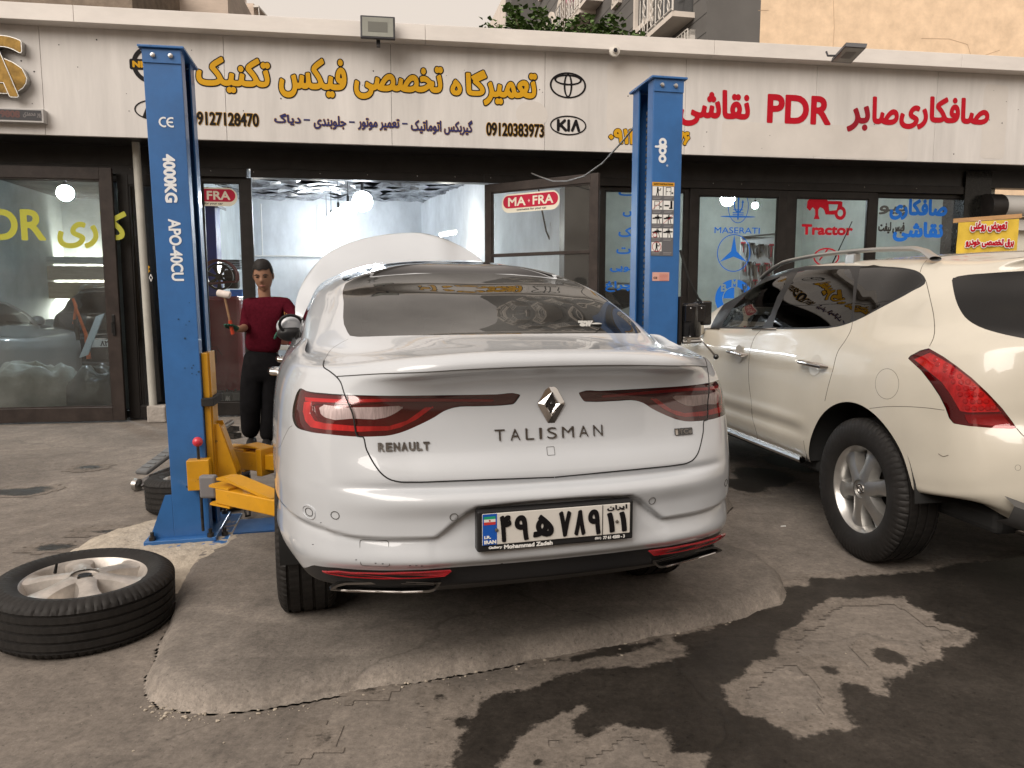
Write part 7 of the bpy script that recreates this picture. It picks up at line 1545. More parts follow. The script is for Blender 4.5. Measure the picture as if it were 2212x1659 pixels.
V, E, Rd = chain([([pp(567, 752), pp(567, 775), pp(566, 790)], [(.12, .178), (.125, .185), (.12, .17)], None), ([pp(546, 812, -.02), pp(541, 868, -.05), pp(541, 915, .0), pp(541, 945, .06)], [.122, .106, .096, .092], 2), ([pp(588, 812, .02), pp(588, 868, .01), pp(583, 920, .03), pp(577, 955, .03)], [.122, .106, .096, .092], 2)])
skinned('trousers', V, E, Rd, M_TROU, man)
for nm_, a_, b_ in (('shoe', pp(544, 952, .05), pp(539, 963, -.12)), ('shoe', pp(577, 962, .03), pp(574, 972, -.14))):
    a_.z = max(a_.z, .05); b_.z = .04; V, E, Rd = chain([([a_ + Vector((0, .06, -.01)), a_, a_.lerp(b_, .6), b_], [(.04, .045), (.045, .05), (.045, .04), (.035, .025)], None)]); skinned(nm_, V, E, Rd, M_SHOE, man)
# head turned down
HC = pp(569, 598, -.03); b = MB(); n_, m_ = 26, 20; P = []
def headp(a, t):
    """a: angle round (0 = face, towards -y), t: 0 chin .. 1 crown"""
    z = -.125 + .25 * t; r = math.sqrt(max(0, 1 - ((t - .56) / .56) ** 2)) if t < .56 else math.sqrt(max(0, 1 - ((t - .56) / .44) ** 2)); r = r ** .75
    w_ = .074 * r * (.80 + .2 * min(1, t / .45)); d_ = .095 * r; f = math.cos(a); x = w_ * math.sin(a); y = -d_ * f * (.92 if f > 0 else 1.08)
    if f > 0:
        y += .018 * max(0, 1 - t / .3) * (1 - f) - .006
        y -= .024 * math.exp(-(math.sin(a) / .16) ** 2) * math.exp(-((t - .44) / .06) ** 2) + .014 * math.exp(-(math.sin(a) / .13) ** 2) * math.exp(-((t - .52) / .08) ** 2)       # nose
        y += .010 * math.exp(-((abs(math.sin(a)) - .42) / .17) ** 2) * math.exp(-((t - .56) / .035) ** 2)      # eye sockets
        y -= .006 * math.exp(-((t - .27) / .035) ** 2) * math.exp(-(math.sin(a) / .3) ** 2); y -= .008 * math.exp(-((t - .10) / .06) ** 2) * math.exp(-(math.sin(a) / .3) ** 2)
    return Vector((x, y, z))
Mh = Matrix.Translation(HC) @ Matrix.Rotation(R(14), 4, 'X') @ Matrix.Rotation(R(8), 4, 'Z') @ Matrix.Scale(1.12, 4)
P = [[Mh @ headp(2 * math.pi * j / 40, i / 30) for j in range(40)] for i in range(31)]
b.grid(np.array([[list(q) for q in r] for r in P]), closed_v=True)
for sx in (-1, 1): b.M = Mh; b.ball((sx * .077, .008, .008), .028, 10, 8, (.35, .7, 1.15)); b.M = Matrix()
hd = b.build('head', M_SKIN, man, sharp=0)
b = MB(); b.M = Mh
for sx in (-1, 1):
    b.tube([(sx * .016, -.099, .034), (sx * .034, -.099, .038), (sx * .056, -.082, .030)], [.0045, .0055, .003], 6); b.ball((sx * .033, -.088, .016), .0125, 10, 6, (1.1, .5, .42))
b.build('brows_and_lashes', M_HAIR, man); b = MB(); b.M = Mh; b.tube([(-.024, -.088, -.056), (0, -.099, -.055), (.024, -.088, -.056)], [.003, .006, .003], 6); b.build('lips', mat('lips', (.27, .11, .09), .5), man)
b = MB(); P = []
for i in range(14):
    t = .60 + .42 * i / 13; row = []
    for j in range(40):
        a = 2 * math.pi * j / 40; f = math.cos(a); tt = min(1, max(t, .80 + .03 * math.sin(a * 5) if f > .35 else (.56 if f > 0 and False else .60)) if i == 0 else t)
        t0 = .80 + .015 * math.sin(a * 7) if f > .45 else (.62 if f > .05 else .36); tt = t0 + (1.0 - t0) * i / 13; p = headp(a, min(tt, .995)); k = 1.10 + .05 * (i / 13) + .01 * math.sin(j * 2.3 + i); row.append(Mh @ Vector((p.x * k, p.y * k, p.z * 1.0 + .026 * (i / 13) ** .7 * (1.15 if f > 0 else .9))))
    P.append(row)
b.grid(np.array([[list(q) for q in r] for r in P]), closed_v=True); b.build('hair', M_HAIR, man, sharp=0)
# gloved hands: palm and five separate bent fingers
def hand(wr, direc, palm_n, curl, name, side=1):
    d_ = Vector(direc).normalized(); n_ = Vector(palm_n).normalized(); s_ = d_.cross(n_).normalized() * side; pc = wr + d_ * .05
    V, E, Rd = chain([([wr - d_ * .03, wr, pc, wr + d_ * .085], [(.034, .028), (.034, .026), (.042, .022), (.040, .020)], None)]); o = skinned(name, V, E, Rd, M_GLOVE, man)
    for k, (off, ln) in enumerate(((-.030, .068), (-.010, .078), (.010, .073), (.028, .058))):
        p0 = wr + d_ * .085 + s_ * off; pts = [p0 - d_ * .02]; dd = d_.copy(); p = p0
        for j in range(3):
            dd = (dd * math.cos(R(curl)) + n_ * math.sin(R(curl))).normalized() if j else (dd * math.cos(R(curl * .6)) + n_ * math.sin(R(curl * .6))).normalized(); n2 = n_ - dd * n_.dot(dd); p = p + dd * ln * (.45, .33, .27)[j]; pts.append(p); n_k = n2
        V, E, Rd = chain([(pts, [.011, .0105, .0095, .008], None)]); skinned('finger', V, E, Rd, M_GLOVE, o, 2)
    p0 = wr + d_ * .025 - s_ * .035; V, E, Rd = chain([([p0, p0 - s_ * .025 + d_ * .03 + n_ * .012, p0 - s_ * .012 + d_ * .062 + n_ * .032], [.014, .012, .010], None)]); skinned('thumb', V, E, Rd, M_GLOVE, o, 2)
    return o
# right hand (picture left) round the mallet handle, left hand half closed by the car
hR = pp(512, 711, -.28); hdl0 = pp(503, 722, -.36); hdl1 = pp(484, 636, -.40); ax_ = (hdl1 - hdl0).normalized()
hand(hR, pp(500, 704, -.36) - hR, Vector((-.2, -.9, .1)), 55, 'hand'); hand(pp(617, 712, -.29), pp(600, 720, -.36) - pp(617, 712, -.29), Vector((.25, -.6, -.75)), 32, 'hand', -1)
ml = thing('mallet', 'long handled mallet with white head held up by the mechanic', 'mallet', (PX, PYD, 0)); b = MB(); b.tube([hdl0, hdl0.lerp(hdl1, .35)], .016, 10); b.build('grip', mat('red_grip', (.45, .05, .02), .5), ml); b = MB(); b.tube([hdl0.lerp(hdl1, .3), hdl1], .011, 8); b.build('handle', mat('ash_wood', (.28, .16, .09), .6, noise_=(9, .3)), ml); b = MB(); c_ = hdl1; b.tube([c_ + Vector((-.065, .02, .015)), c_ + Vector((-.055, .02, .012)), c_ + Vector((.05, -.02, -.005)), c_ + Vector((.06, -.02, -.008))], [.026, .032, .032, .027], 14); b.build('mallet_head', mat('white_rubber', (.58, .52, .48), .6, noise_=(14, .15)), ml)
b = MB(); c_ = pp(621, 708, -.2); s1 = pp(616, 678, -.135); s1.y = -.125
for k in range(7): b.ball(s1 + Vector((.012 * math.cos(k * 2.1), -.006, .012 * math.sin(k * 1.7))), .005, 6, 4)
b.build('jumper_badge', mat('gold_thread', (.40, .20, .06), .7), man)

# ================================================================ LOOSE WHEELS, JACK AND SCRAP ON THE GROUND
def loose_wheel(name, label, loc, rotz, Rt, wd, Rr, six, tilt=(0, 0)):
    t = thing(name, label, 'wheel', loc, rotz); t.rotation_euler = (tilt[0], tilt[1], rotz)
    o = tyre_bm(Rt, wd, Rr, 5).build('tyre', M_TYRE, t, (0, 0, wd / 2), sharp=32); r = (rim_six(Rr, wd, cap=False, zk=.78) if six else rim_thin(Rr, wd)).build('rim', mat('dusty_alloy', (.52, .48, .44), .42, .7, noise_=(11, .25)), t, (0, 0, wd / 2), sharp=50)
    if six:
        b = MB(); zc = wd / 2 + wd / 2 * .78
        for k in range(5): a = 2 * math.pi * k / 5 + .3; b.lathe([(.0, zc + .013), (.0085, zc + .013)], 10, c=(.062 * math.cos(a), .062 * math.sin(a), 0))
        b.lathe([(0, zc + .0132), (.027, zc + .0132)], 20); b.build('bolt_hole', V_BLK, t)
        b = MB(); a = 2.35; b.tube([(.20 * math.cos(a), .20 * math.sin(a), zc - .02), (.185 * math.cos(a), .185 * math.sin(a), zc + .03)], [.007, .005], 8); b.build('valve', M_RUB, t)
    return t
loose_wheel('loose_wheel', 'wheel with silver six spoke rim lying flat on the yard in the foreground', (-1.835, 3.06, .0), R(20), .352, .235, .252, True, (R(1.5), R(2)))
loose_wheel('loose_wheel', 'wheel lying flat behind the foot of the left blue post', (-2.12, 4.92, 0), 0, .335, .235, .228, False, (R(-3), R(-3)))
jp = ground(330, 1062); jk = thing('trolley_jack', 'grey trolley jack with ribbed pedal behind the left blue post', 'jack', jp, R(-12)); M_JACK = mat('jack_grey', (.30, .29, .29), .4, .5, noise_=(12, .25))
b = MB()
for x in (-.10, .06): b.prism([(0, .04), (.1, .10), (.75, .13), (.95, .05), (.9, .02), (.05, .0)], x, x + .015, axis='x')
b.box(-.10, .075, .02, .2, .06, .09); b.build('chassis', M_JACK, jk); b = MB(); b.tube([(-.01, .25, .13), (-.01, .55, .24), (-.01, 1.05, .35)], .022, 10); b.build('handle', M_STEEL, jk)
b = MB(); 
b.M = Matrix.Translation((-.12, .02, .10)) @ Matrix.Rotation(R(16), 4, 'X'); b.box(-.055, .055, .02, .42, 0, .035, .016)
for k in range(5): b.box(-.035, .035, .08 + k * .06, .1 + k * .06, .035, .04)
b.build('pedal', mat('pedal_grey', (.12, .12, .12), .5), jk)
for x, y in ((-.13, .0), (.09, .0), (-.13, .85), (.09, .85)): b = MB(); b.lathe([(0, -.018), (.045, -.018), (.045, .018), (0, .018)], 16, axis='x', c=(x, y, .045)); b.build('jack_wheel', M_STEEL, jk)
bp = ground(338, 914); bk = thing('concrete_block', 'small pale concrete block wedging the foot of the white pipe', 'block', bp, R(6)); b = MB(); b.box(-.105, .105, 0, .16, 0, .2, .018); b.build('block', mat('block_concrete', (.33, .30, .27), .9, noise_=(14, .2), bump=(30, .8)), bk)
pa = on_plane(293, 302, (0, 8.52, 0), (0, 1, 0)); pb = on_plane(331, 880, (0, 8.46, 0), (0, 1, 0)); b = MB(); b.tube([pa, pb], .042, 16); tag(b.build('standing_pipe', mat('pvc_pipe', (.42, .41, .37), .5, noise_=(3, .15))), 'pale plastic pipe standing on a concrete block left of the blue post', 'pipe')
for k, (px, py, rz, ln) in enumerate(((478, 930, R(70), .20), (478, 943, R(62), .24))):
    cp_ = ground(px, py); t = thing('steel_channel', ['short steel channel lying nearer the workshop', 'longer steel channel lying behind the yellow carriage'][k], 'scrap metal', cp_, rz, 'steel channels on the ground'); b = MB()
    b.box(-.05, -.044, -ln, ln, 0, .05); b.box(.044, .05, -ln, ln, 0, .05); b.box(-.05, .05, -ln, ln, 0, .006); b.build('channel', M_CHAIN, t)
for k, (px, py, rz, lb) in enumerate(((1015, 1448, .4, 'white cigarette end lying flat beside the slab edge'), (1002, 1445, 1.2, 'short cigarette end standing against the slab edge'), (1862, 1198, .2, 'bent white cigarette end under the cream car'))):
    if k == 2: px, py = 1692, 1138
    p = ground(px, py); b = MB(); b.tube([(-.016, 0, .004), (.016, 0, .004)], .004, 8); o = b.build('cigarette_end', V_WHITE, None, Vector(p), (0, 0, rz)); tag(o, lb, 'cigarette end', 'cigarette ends on the yard')
cl_ = [Vector(ground(x, y)) + Vector((0, 0, z)) for x, y, z in ((535, 1082, .28), (534, 1096, .14), (528, 1108, .05), (532, 1122, .02), (540, 1120, .02), (540, 1108, .06), (534, 1098, .14))]
b = MB(); b.tube(cl_, .007, 6); tag(b.build('wire_loop', M_RUB), 'black cable loop hanging below the yellow lift arm', 'cable')
# ================================================================ INSIDE THE WORKSHOPS
def wp(px, py, y): return Vector(on_plane(px, py, (0, y, 0), (0, 1, 0)))
def box_thing(name, label, cat, px0, px1, py0, py1, y, dep, m, group=None, floor=False, bev=.01, rotz=BYAW):
    a, b_ = wp(px0, py1, y), wp(px1, py0, y); z0 = 0 if floor else a.z
    t = thing(name, label, cat, ((a.x + b_.x) / 2, y, z0), rotz, group); q = MB(); w_ = (b_.x - a.x) / 2 / math.cos(rotz); q.box(-w_, w_, 0, dep, 0, b_.z - z0, bev); q.build('case', m, t); return t, w_, b_.z - z0
# red compressor with spoked flywheel in a belt guard
M_CRED = mat('compressor_red', (.27, .018, .026), .3, coat=.5, noise_=(5, .12)); yv = 9.75
t, w_, h_ = box_thing('compressor', 'dark red cabinet compressor with black spoked flywheel on top', 'compressor', 437, 516, 640, 846, yv, .5, M_CRED, floor=True, bev=.05)
bpy.data.objects['case'].name = 'tank'
fc = wp(474, 598, yv + .1) - t.location; fc = Matrix.Rotation(-BYAW, 3, 'Z') @ fc; rw = .175; q = MB()
q.lathe([(rw - .025, -.03), (rw, -.03), (rw, .03), (rw - .025, .03), (rw - .025, -.03)], 36, axis='y', c=fc); q.lathe([(0, -.04), (.045, -.04), (.045, .04), (0, .04)], 20, axis='y', c=fc)
for k in range(7):
    a = 2 * math.pi * k / 7 + .2; d_ = Vector((math.cos(a), 0, math.sin(a))); p_ = Vector((-math.sin(a), 0, math.cos(a))); q.prism([(fc.x + d_.x * r + p_.x * s_ * w2, fc.z + d_.z * r + p_.z * s_ * w2) for r, s_, w2 in ((.03, -1, .012), (rw - .02, -1, .03), (rw - .02, 1, .03), (.03, 1, .012))], fc.y - .012, fc.y + .012, axis='y')
q.build('flywheel', M_BLACK, t); q = MB(); P = [fc + Vector((.225 * math.cos(a), -.05, .215 * math.sin(a))) for a in np.linspace(R(-15), R(165), 18)] + [fc + Vector((-.42, -.05, .10)), fc + Vector((-.45, -.05, -.12)), fc + Vector((.215, -.05, -.06))]; q.tube(P, .014, 7); P = [p + Vector((0, .12, 0)) for p in P]; q.tube(P, .014, 7); q.build('belt_guard', mat('guard_red', (.16, .03, .03), .45), t)
q = MB(); q.box(fc.x + .02, fc.x + .2, fc.y + .14, fc.y + .3, fc.z - .15, fc.z + .1, .03)
for k in range(6): q.box(fc.x - .02, fc.x + .24, fc.y + .1, fc.y + .31, fc.z + .11 + k * .022, fc.z + .12 + k * .022)
q.build('cylinder_head', M_BLACK, t); q = MB(); q.tube([(-.28, -.004, h_ * .55), (-.05, -.004, h_ * .55), (.02, -.004, h_ * .47)], .006, 6); q.box(-.32, -.05, -.012, .0, h_ * .40, h_ * .52, .004); q.build('door_panel', mat('panel_red', (.14, .015, .02), .35), t)
# blue inner lift post with a shelf of canisters
t, w_, h_ = box_thing('blue_steel_post', 'dark blue inner post behind the oval sticker', 'post', 424, 462, 440, 850, 10.6, .3, mat('deep_blue', (.015, .035, .26), .4, coat=.3), floor=True)
t = thing('wall_shelf', 'sloping shelf with a row of dark canisters above the compressor', 'shelf', wp(462, 440, 10.3), BYAW); q = MB(); q.prism([(-.35, .18), (.05, .0), (.05, -.04), (-.35, .12)], 0, .5, axis='y'); q.build('board', mat('shelf_grey', (.30, .30, .32), .5), t)
for k in range(6): q = MB(); q.lathe([(0, 0), (.036, 0), (.036, .1), (.014, .13), (.014, .16), (0, .16)], 12, c=(.02 - k * .062, .12, .02 + k * .028)); q.build('canister', M_RUB, t)
M_BATT = mat('battery_grey', (.15, .17, .165), .5)
for k, (a, b_, lb) in enumerate(((458, 482, 'leftmost of three grey batteries on the window ledge'), (484, 500, 'middle grey battery with white lettering'), (502, 520, 'rightmost grey battery, beside the mechanic'))):
    t, w_, h_ = box_thing('battery', lb, 'battery', a, b_, 848, 872, 9.6, .17, M_BATT, 'grey batteries behind the glass'); q = MB(); q.box(-w_ * .8, w_ * .8, .01, .15, h_, h_ + .012); q.box(-w_ * .6, -w_ * .3, .05, .1, h_, h_ + .035); q.build('terminal', M_BLACK, t)
    if k == 1: F = Fld(-w_, .0, w_, h_, .004); d = F.text('AN', -w_ * .55, w_ * .4, h_ * .25, h_ * .7, rad=.05) - .003; field_mesh('writing', F, d, V_WHITE, lambda x, y, o: (x, -.004, y), 0, t)
t = thing('window_ledge', 'low dark ledge behind the glass carrying the batteries', 'ledge', wp(490, 872, 9.55), BYAW); q = MB(); q.box(-.35, .45, 0, .4, -.22, -.005, .01); q.build('ledge', M_BLACK, t)
for k, (a, b_, c, d_, lb) in enumerate(((500, 522, 626, 650, 'upper blue plastic bin behind the mechanic'), (508, 526, 652, 672, 'lower blue plastic bin behind the mechanic'))):
    t, w_, h_ = box_thing('plastic_bin', lb, 'bin', a, b_, c, d_, 11.6, .3, mat('bin_blue', (.03, .16, .45), .45), 'blue bins on the back shelf'); q = MB(); q.box(-w_ - .01, w_ + .01, -.01, .31, h_ - .03, h_ + .004, .004); q.build('rim', MATS['bin_blue'], t)
t = thing('tool_shelf', 'cluttered shelf of tins and tools behind the mechanic', 'shelf', wp(512, 846, 11.4), BYAW)
for z in (.3, .75, 1.15): q = MB(); q.box(-.3, .5, 0, .4, z, z + .03); q.build('board', M_GREYP, t)
rnd = random.Random(8)
for k in range(22):
    x = rnd.uniform(-.28, .46); z = rnd.choice((.33, .78, 1.18)); hh = rnd.uniform(.06, .22); r = rnd.uniform(.025, .05); q = MB(); q.lathe([(0, 0), (r, 0), (r, hh * .8), (r * .5, hh), (0, hh)], 10, c=(x, rnd.uniform(.05, .3), z)); q.build('tin', [V_WHITE, V_RED, mat('tin_blue', (.03, .12, .4), .4), M_STEEL, V_BLK, mat('tin_green', (.1, .25, .12), .5)][k % 6], t)
t = thing('workbench', 'white metal workbench with red tools on it, right of the mechanic', 'workbench', wp(640, 770, 9.3), BYAW); t.location.z = 0; q = MB(); q.box(-.35, .5, 0, .6, .78, .84, .01); q.build('bench_top', mat('bench_white', (.5, .52, .5), .5, noise_=(8, .15)), t)
for x in (-.32, .46): q = MB(); q.box(x - .02, x + .02, .02, .06, 0, .78); q.box(x - .02, x + .02, .54, .58, 0, .78); q.build('leg', M_STEEL, t)
q = MB(); q.box(-.33, .48, .05, .55, .3, .33); q.build('shelf', MATS['bench_white'], t)
for nm, lb, dx, m in (('red_toolbox', 'small red toolbox on the white workbench', -.05, V_RED), ('oil_can', 'short brown oil can on the white workbench', -.22, mat('can_brown', (.18, .07, .05), .5))):
    o = thing(nm, lb, nm.split('_')[1], t.location + Vector((dx, .2, .842)), BYAW); q = MB(); q.box(-.08, .08, -.06, .06, 0, .07, .008); q.tube([(-.05, 0, .07), (-.05, 0, .1), (.05, 0, .1), (.05, 0, .07)], .007, 6); q.build('case', m, o)
# right side of the middle workshop: cabinet, oil bottles, fuse box, wiring
cab, w_, h_ = box_thing('tool_cabinet', 'pale grey drawer cabinet with red and white tape on top', 'cabinet', 1074, 1130, 596, 760, 11.2, .5, mat('cabinet_grey', (.42, .46, .43), .5, noise_=(4, .1)), floor=True)
for k in range(6): q = MB(); q.box(-w_ + .02, w_ - .02, -.012, .0, h_ - .14 - k * .1, h_ - .06 - k * .1, .003); q.build('drawer', MATS['cabinet_grey'], cab); q = MB(); q.box(-.07, .07, -.02, -.012, h_ - .1 - k * .1, h_ - .09 - k * .1); q.build('drawer_handle', M_BLACK, cab)
for k in range(5): q = MB(); q.prism([(-w_ + k * w_ * .4, h_), (-w_ + (k + .6) * w_ * .4, h_), (-w_ + (k + .9) * w_ * .4, h_ + .07), (-w_ + (k + .3) * w_ * .4, h_ + .07)], -.006, .02, axis='y'); q.build('warning_tape', V_RED if k % 2 == 0 else V_WHITE, cab)
q = MB(); q.box(w_ + .0, w_ + .035, -.02, .03, 0, h_ + .02); q.build('red_upright', V_RED, cab)
M_BOT = [mat('bottle_white', (.6, .6, .58), .4), mat('bottle_navy', (.03, .04, .12), .4), mat('bottle_red', (.4, .03, .05), .4)]
for r_ in range(3):
    for k in range(3):
        p = wp(1026 + k * 10, 612 + r_ * 12, 11.6 + .03 * k); t = thing('oil_bottle', 'oil bottle %s, %s row of the wall rack' % (['nearest the bonnet', 'between two others', 'nearest the door'][k], ['top', 'middle', 'bottom'][r_]), 'bottle', p, BYAW, 'oil bottles racked on the right wall'); q = MB(); q.lathe([(0, -.09), (.03, -.09), (.034, -.05), (.034, .03), (.014, .06), (.014, .09), (0, .09)], 12, axis='x'); q.build('bottle', M_BOT[(r_ + k) % 3], t); q = MB(); q.lathe([(.018, -.115), (.018, -.085), (0, -.085), (0, -.115)], 10, axis='x'); q.build('cap', M_BOT[0], t)
fb_, w_, h_ = box_thing('fuse_box', 'open black fuse box on the wall seen through the open glass door', 'fuse box', 1190, 1213, 546, 574, 10.4, .12, M_BLACK)
for k in range(4): q = MB(); q.box(-w_ * .8, -w_ * .1, -.01, .0, .02 + k * h_ * .22, .05 + k * h_ * .22); q.build('breaker', V_WHITE if k % 2 else V_RED, fb_)
q = MB(); q.tube([wp(1163, 405, 10.2), wp(1168, 440, 10.25), wp(1180, 500, 10.3), wp(1200, 546, 10.38)], .012, 6); q.tube([wp(1204, 405, 10.38), wp(1204, 545, 10.38)], .02, 8); q.tube([wp(1212, 405, 10.36), wp(1212, 545, 10.36)], .012, 8); tag(q.build('wall_cables', M_RUB), 'dark cables running down the wall to the black fuse box', 'cable')
q = MB(); a = wp(1188, 480, 10.3); q.box(a.x, a.x + .3, a.y, a.y + .16, a.z - .05, a.z + .0); q.box(a.x, a.x + .3, a.y + .1, a.y + .16, a.z - .3, a.z - .2); tag(q.build('wall_bracket', M_STEEL), 'steel brackets on the wall above the fuse box', 'bracket')
# motionless traffic of the right hand workshop: tool board, pipes
tb = thing('tool_board', 'pale pegboard hung with hammers and spanners behind the blue star', 'tool board', wp(1640, 690, 12.6), BYAW); tb.location.z = 0
a, b_ = wp(1598, 512, 12.6), wp(1668, 640, 12.6); ox = tb.location.x; q = MB(); q.box(a.x - ox, b_.x - ox, 0, .03, b_.z - .5, a.z, .004); q.build('board', mat('peg_white', (.55, .55, .52), .6, noise_=(9, .1)), tb)
q = MB(); q.tube([(a.x - ox, -.02, a.z), (b_.x - ox, -.02, a.z + .05)], .018, 8); q.tube([(b_.x - ox + .03, -.02, 0), (b_.x - ox + .03, -.02, a.z + .1)], .022, 8); q.build('frame', M_STEEL, tb)
rnd = random.Random(31); Wd = b_.x - a.x
for k in range(30):
    x = a.x - ox + .05 + (Wd - .1) * (k % 10) / 9 + rnd.uniform(-.015, .015); z = a.z - .10 - (k // 10) * .30 - rnd.uniform(0, .06); ln = rnd.uniform(.1, .24); q = MB()
    q.tube([(x, -.02, z), (x + rnd.uniform(-.015, .015), -.025, z - ln)], [rnd.uniform(.006, .010), rnd.uniform(.009, .016)], 6)
    if k % 3 == 0: q.box(x - .045, x + .03, -.04, -.01, z - .01, z + .022)
    if k % 3 == 1: q.tube([(x, -.02, z), (x + .03, -.02, z + .02), (x + .045, -.02, z - .02)], .007, 6)
    q.build('hanging_tool', [M_CHAIN, mat('tool_red', (.35, .04, .05), .45), M_STEEL, M_BLACK][rnd.randrange(4)], tb)
q = MB()
for px in (1998, 2010, 2022): q.tube([wp(px, 400, 12.9), wp(px, 640, 12.9)], .03, 8)
tag(q.build('wall_pipes', MATS['pvc_pipe']), 'three pale pipes standing on the wall behind the blue lettering of the last window', 'pipe')
t, w_, h_ = box_thing('wall_box', 'small brown electric box on the wall behind the blue lettering', 'box', 1978, 2004, 512, 540, 12.7, .12, mat('box_brown', (.20, .07, .05), .5))
q = MB(); q.box(-w_ * .7, w_ * .7, -.012, .0, h_ * .2, h_ * .8, .003); q.build('cover', mat('box_cover', (.26, .10, .07), .45), t)
# cars inside: lighter copies of the two built above, repainted
def copy_car(src, label, loc, yaw, paint, keep, swap=None, group=None):
    c = src.copy(); COL.objects.link(c); c.location = loc; c.rotation_euler = (0, 0, yaw); c['label'] = label; c['category'] = 'car'
    for ch in [x for x in bpy.data.objects if x.parent == src and x.name.split('.')[0] in keep]:
        k = ch.copy(); COL.objects.link(k); k.parent = c
        for s_ in k.material_slots:
            if s_.material in (M_CARW, M_CREAMP): s_.link = 'OBJECT'; s_.material = paint
        for g_ in [x for x in bpy.data.objects if x.parent == ch and x.name.split('.')[0] in ('rim', 'lamp_lens', 'lamp_cover', 'reversing_lens', 'light_bar', 'rail_foot')]:
            r = g_.copy(); COL.objects.link(r); r.parent = k
    return c
def car_paint(name, col, rough=.3): return mat(name, col, rough, coat=1.0)
KE = {'body', 'bumper', 'boot_lid', 'tail_lamp', 'rear_window', 'side_window', 'windscreen', 'window_surround', 'wheel', 'mirror', 'roof_rail', 'door_handle', 'underbody', 'wheel_arch_liner', 'lower_guard', 'roof_panel', 'valance', 'rear_bench', 'front_seat', 'dashboard', 'panel_gap'}
c_ = copy_car(suv, 'black off-road car seen from behind through the left glass door', wp(226, 653, 12.6) * Vector((1, 1, 0)) if False else Vector((-6.55, 12.55, 0)), R(12), car_paint('black_car_paint', (.012, .012, .013), .2), KE); c_.name = 'parked_car'
q = MB(); q.box(-.26, .26, -1.0, -.985, .68, .80, .004); f_ = q.build('number_plate', mat('plate_dim', (.5, .5, .48), .45), c_); F = Fld(-.26, .68, .26, .8, .004); d = F.text('۸۲', -.08, .03, .70, .78, False, rad=.03) - .004; field_mesh('plate_text', F, d, V_BLK, lambda x, y, o: (x, -1.003, y), 0, c_)
c_ = copy_car(car, 'silver grey car nosing out behind the left glass door', Vector((-10.75, 12.85, -.13)), R(-122), car_paint('silver_car_paint', (.23, .23, .225)), KE); c_.name = 'parked_car'
c_ = copy_car(suv, 'white car with roof rails standing inside behind the right blue post', Vector((2.05, 12.1, 0)), R(78), car_paint('white_car_paint', (.55, .58, .57)), KE); c_.name = 'parked_car'
# left workshop clutter
t, w_, h_ = box_thing('white_cabinet', 'tall white metal cabinet between the two cars of the left workshop', 'cabinet', 86, 118, 690, 850, 13.2, .5, mat('cabinet_white', (.52, .52, .48), .5), floor=True)
for k in range(4): q = MB(); q.box(-w_ + .02, w_ - .02, -.012, 0, .1 + k * h_ * .22, .06 + (k + .9) * h_ * .22, .003); q.build('drawer', MATS['cabinet_white'], t)
t, w_, h_ = box_thing('white_fridge', 'low cream cupboard behind the silver grey car', 'cupboard', 20, 84, 690, 850, 13.6, .5, MATS['cabinet_white'], floor=True); q = MB(); q.box(-w_ + .03, w_ - .03, -.015, 0, .1, h_ - .05, .006); q.build('door', MATS['cabinet_white'], t)
sh = thing('wall_rack', 'long rack of timber panels under the ceiling of the left workshop', 'rack', wp(120, 690, 13.9) * Vector((1, 1, 0)), BYAW)
for k, (z0, z1, c) in enumerate(((1.45, 1.75, (.36, .29, .2)), (1.80, 2.05, (.42, .36, .27)), (2.1, 2.22, (.6, .6, .56)))): q = MB(); q.box(-2.2, 2.4, .0, .3, z0, z1, .01); q.build('plank', mat('plank_%s' % 'abc'[k], c, .7, noise_=(3, .2), stretch=(1, 1, 8)), sh)
for a, b_, c, d_, lb, y in ((242, 306, 683, 754, 'upper open cardboard box behind the left door frame', 11.0), (282, 312, 756, 822, 'lower brown cardboard box behind the left door frame', 10.9)):
    t, w_, h_ = box_thing('cardboard_box', lb, 'box', a, b_, c, d_, y, .4, mat('cardboard', (.36, .25, .14), .85, noise_=(6, .12)), 'cardboard boxes in the left workshop'); q = MB(); q.box(-w_ * .2, w_ * .2, -.004, .4, h_ - .002, h_ + .003); q.box(-w_ * .2, w_ * .2, -.005, -.001, h_ * .6, h_); q.build('tape', mat('packing_tape', (.45, .36, .22), .3), t)
t = thing('water_bottle', 'large blue water bottle behind the black car', 'bottle', wp(124, 770, 13.0), 0); q = MB(); q.lathe([(0, 0), (.15, .0), (.16, .1), (.15, .2), (.16, .3), (.13, .42), (.04, .48), (.04, .54), (0, .54)], 20); q.build('bottle', mat('bottle_blue', (.10, .28, .5), .2, alpha=.85), t); q = MB(); q.lathe([(.045, .5), (.045, .56), (0, .56)], 14); q.build('cap', V_WHITE, t)
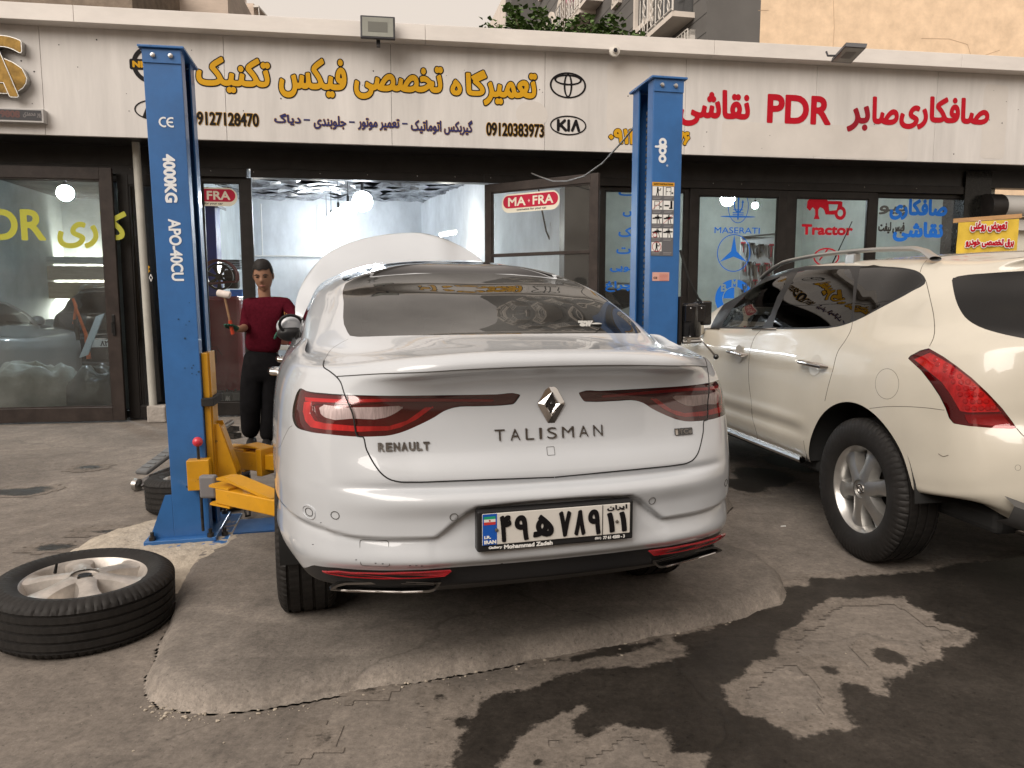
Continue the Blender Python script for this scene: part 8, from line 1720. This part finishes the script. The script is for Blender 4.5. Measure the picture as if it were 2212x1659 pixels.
# heap under a clear sheet and a dark sack behind the left door
def heap(name, label, cat, px, py, y, rx, ry, h_, m, seed, parts=None):
    c = wp(px, py, y); t = thing(name, label, cat, (c.x, y, 0), 0); P = []
    for i in range(22):
        a_ = i / 21 * math.pi / 2; P.append([((rx * math.cos(a_) ** .7) * math.cos(b_) * (1 + .16 * noise.noise((math.cos(b_) * 2, math.sin(b_) * 2, seed + a_))), (ry * math.cos(a_) ** .7) * math.sin(b_), h_ * math.sin(a_) ** .8 * (1 + .30 * noise.noise((math.cos(b_) * 1.7 * math.cos(a_), math.sin(b_) * 1.7, seed * 2 + a_)))  + .035 * noise.noise((b_ * 3, a_ * 9, seed * 3))) for b_ in np.linspace(0, 2 * math.pi, 44, endpoint=False)])
    q = MB(); q.grid(np.array(P), closed_v=True); q.build('cover', m, t, sharp=0); return t
heap('covered_heap', 'grey sheeted heap at the foot of the left glass door', 'heap', 82, 870, 9.15, .62, .3, .66, mat('dusty_sheet', (.42, .44, .40), .4, noise_=(5, .25), bump=(9, .9)), 3.1)
heap('plastic_sack', 'dark green sack in clear wrap beside the grey sheeted heap', 'sack', 205, 880, 9.2, .42, .28, .55, mat('green_sack', (.03, .042, .036), .3, noise_=(6, .4), bump=(12, 1.0), coat=.5), 7.7)
t = thing('grey_board', 'narrow pale board leaning behind the left glass door', 'board', (0, 0, 0), 0); a, b_ = wp(180, 770, 9.5), wp(216, 680, 9.75); d_ = (b_ - a); s_ = Vector((.055, 0, .02)); q = MB(); q._add([a - s_, a + s_, b_ + s_, b_ - s_, a - s_ + Vector((0, .02, 0)), a + s_ + Vector((0, .02, 0)), b_ + s_ + Vector((0, .02, 0)), b_ - s_ + Vector((0, .02, 0))], [(0, 1, 2, 3), (7, 6, 5, 4), (0, 4, 5, 1), (1, 5, 6, 2), (2, 6, 7, 3), (3, 7, 4, 0)]); q.build('plank', mat('board_grey', (.36, .40, .42), .5), t)
t = thing('orange_clamp', 'orange body pulling clamp standing in front of the black car', 'tool', (0, 0, 0), 0); q = MB(); q.tube([wp(192, 775, 10.2), wp(185, 720, 10.2), wp(160, 655, 10.2)], [.03, .022, .016], 8); q.tube([wp(160, 700, 10.2), wp(164, 660, 10.2), wp(157, 645, 10.2)], .02, 8); q.build('frame', mat('clamp_orange', (.45, .10, .03), .5, noise_=(12, .4)), t); q = MB(); q.tube([wp(170, 735, 10.18), wp(162, 690, 10.18)], .03, 8); q.build('jaw', M_CHAIN, t)
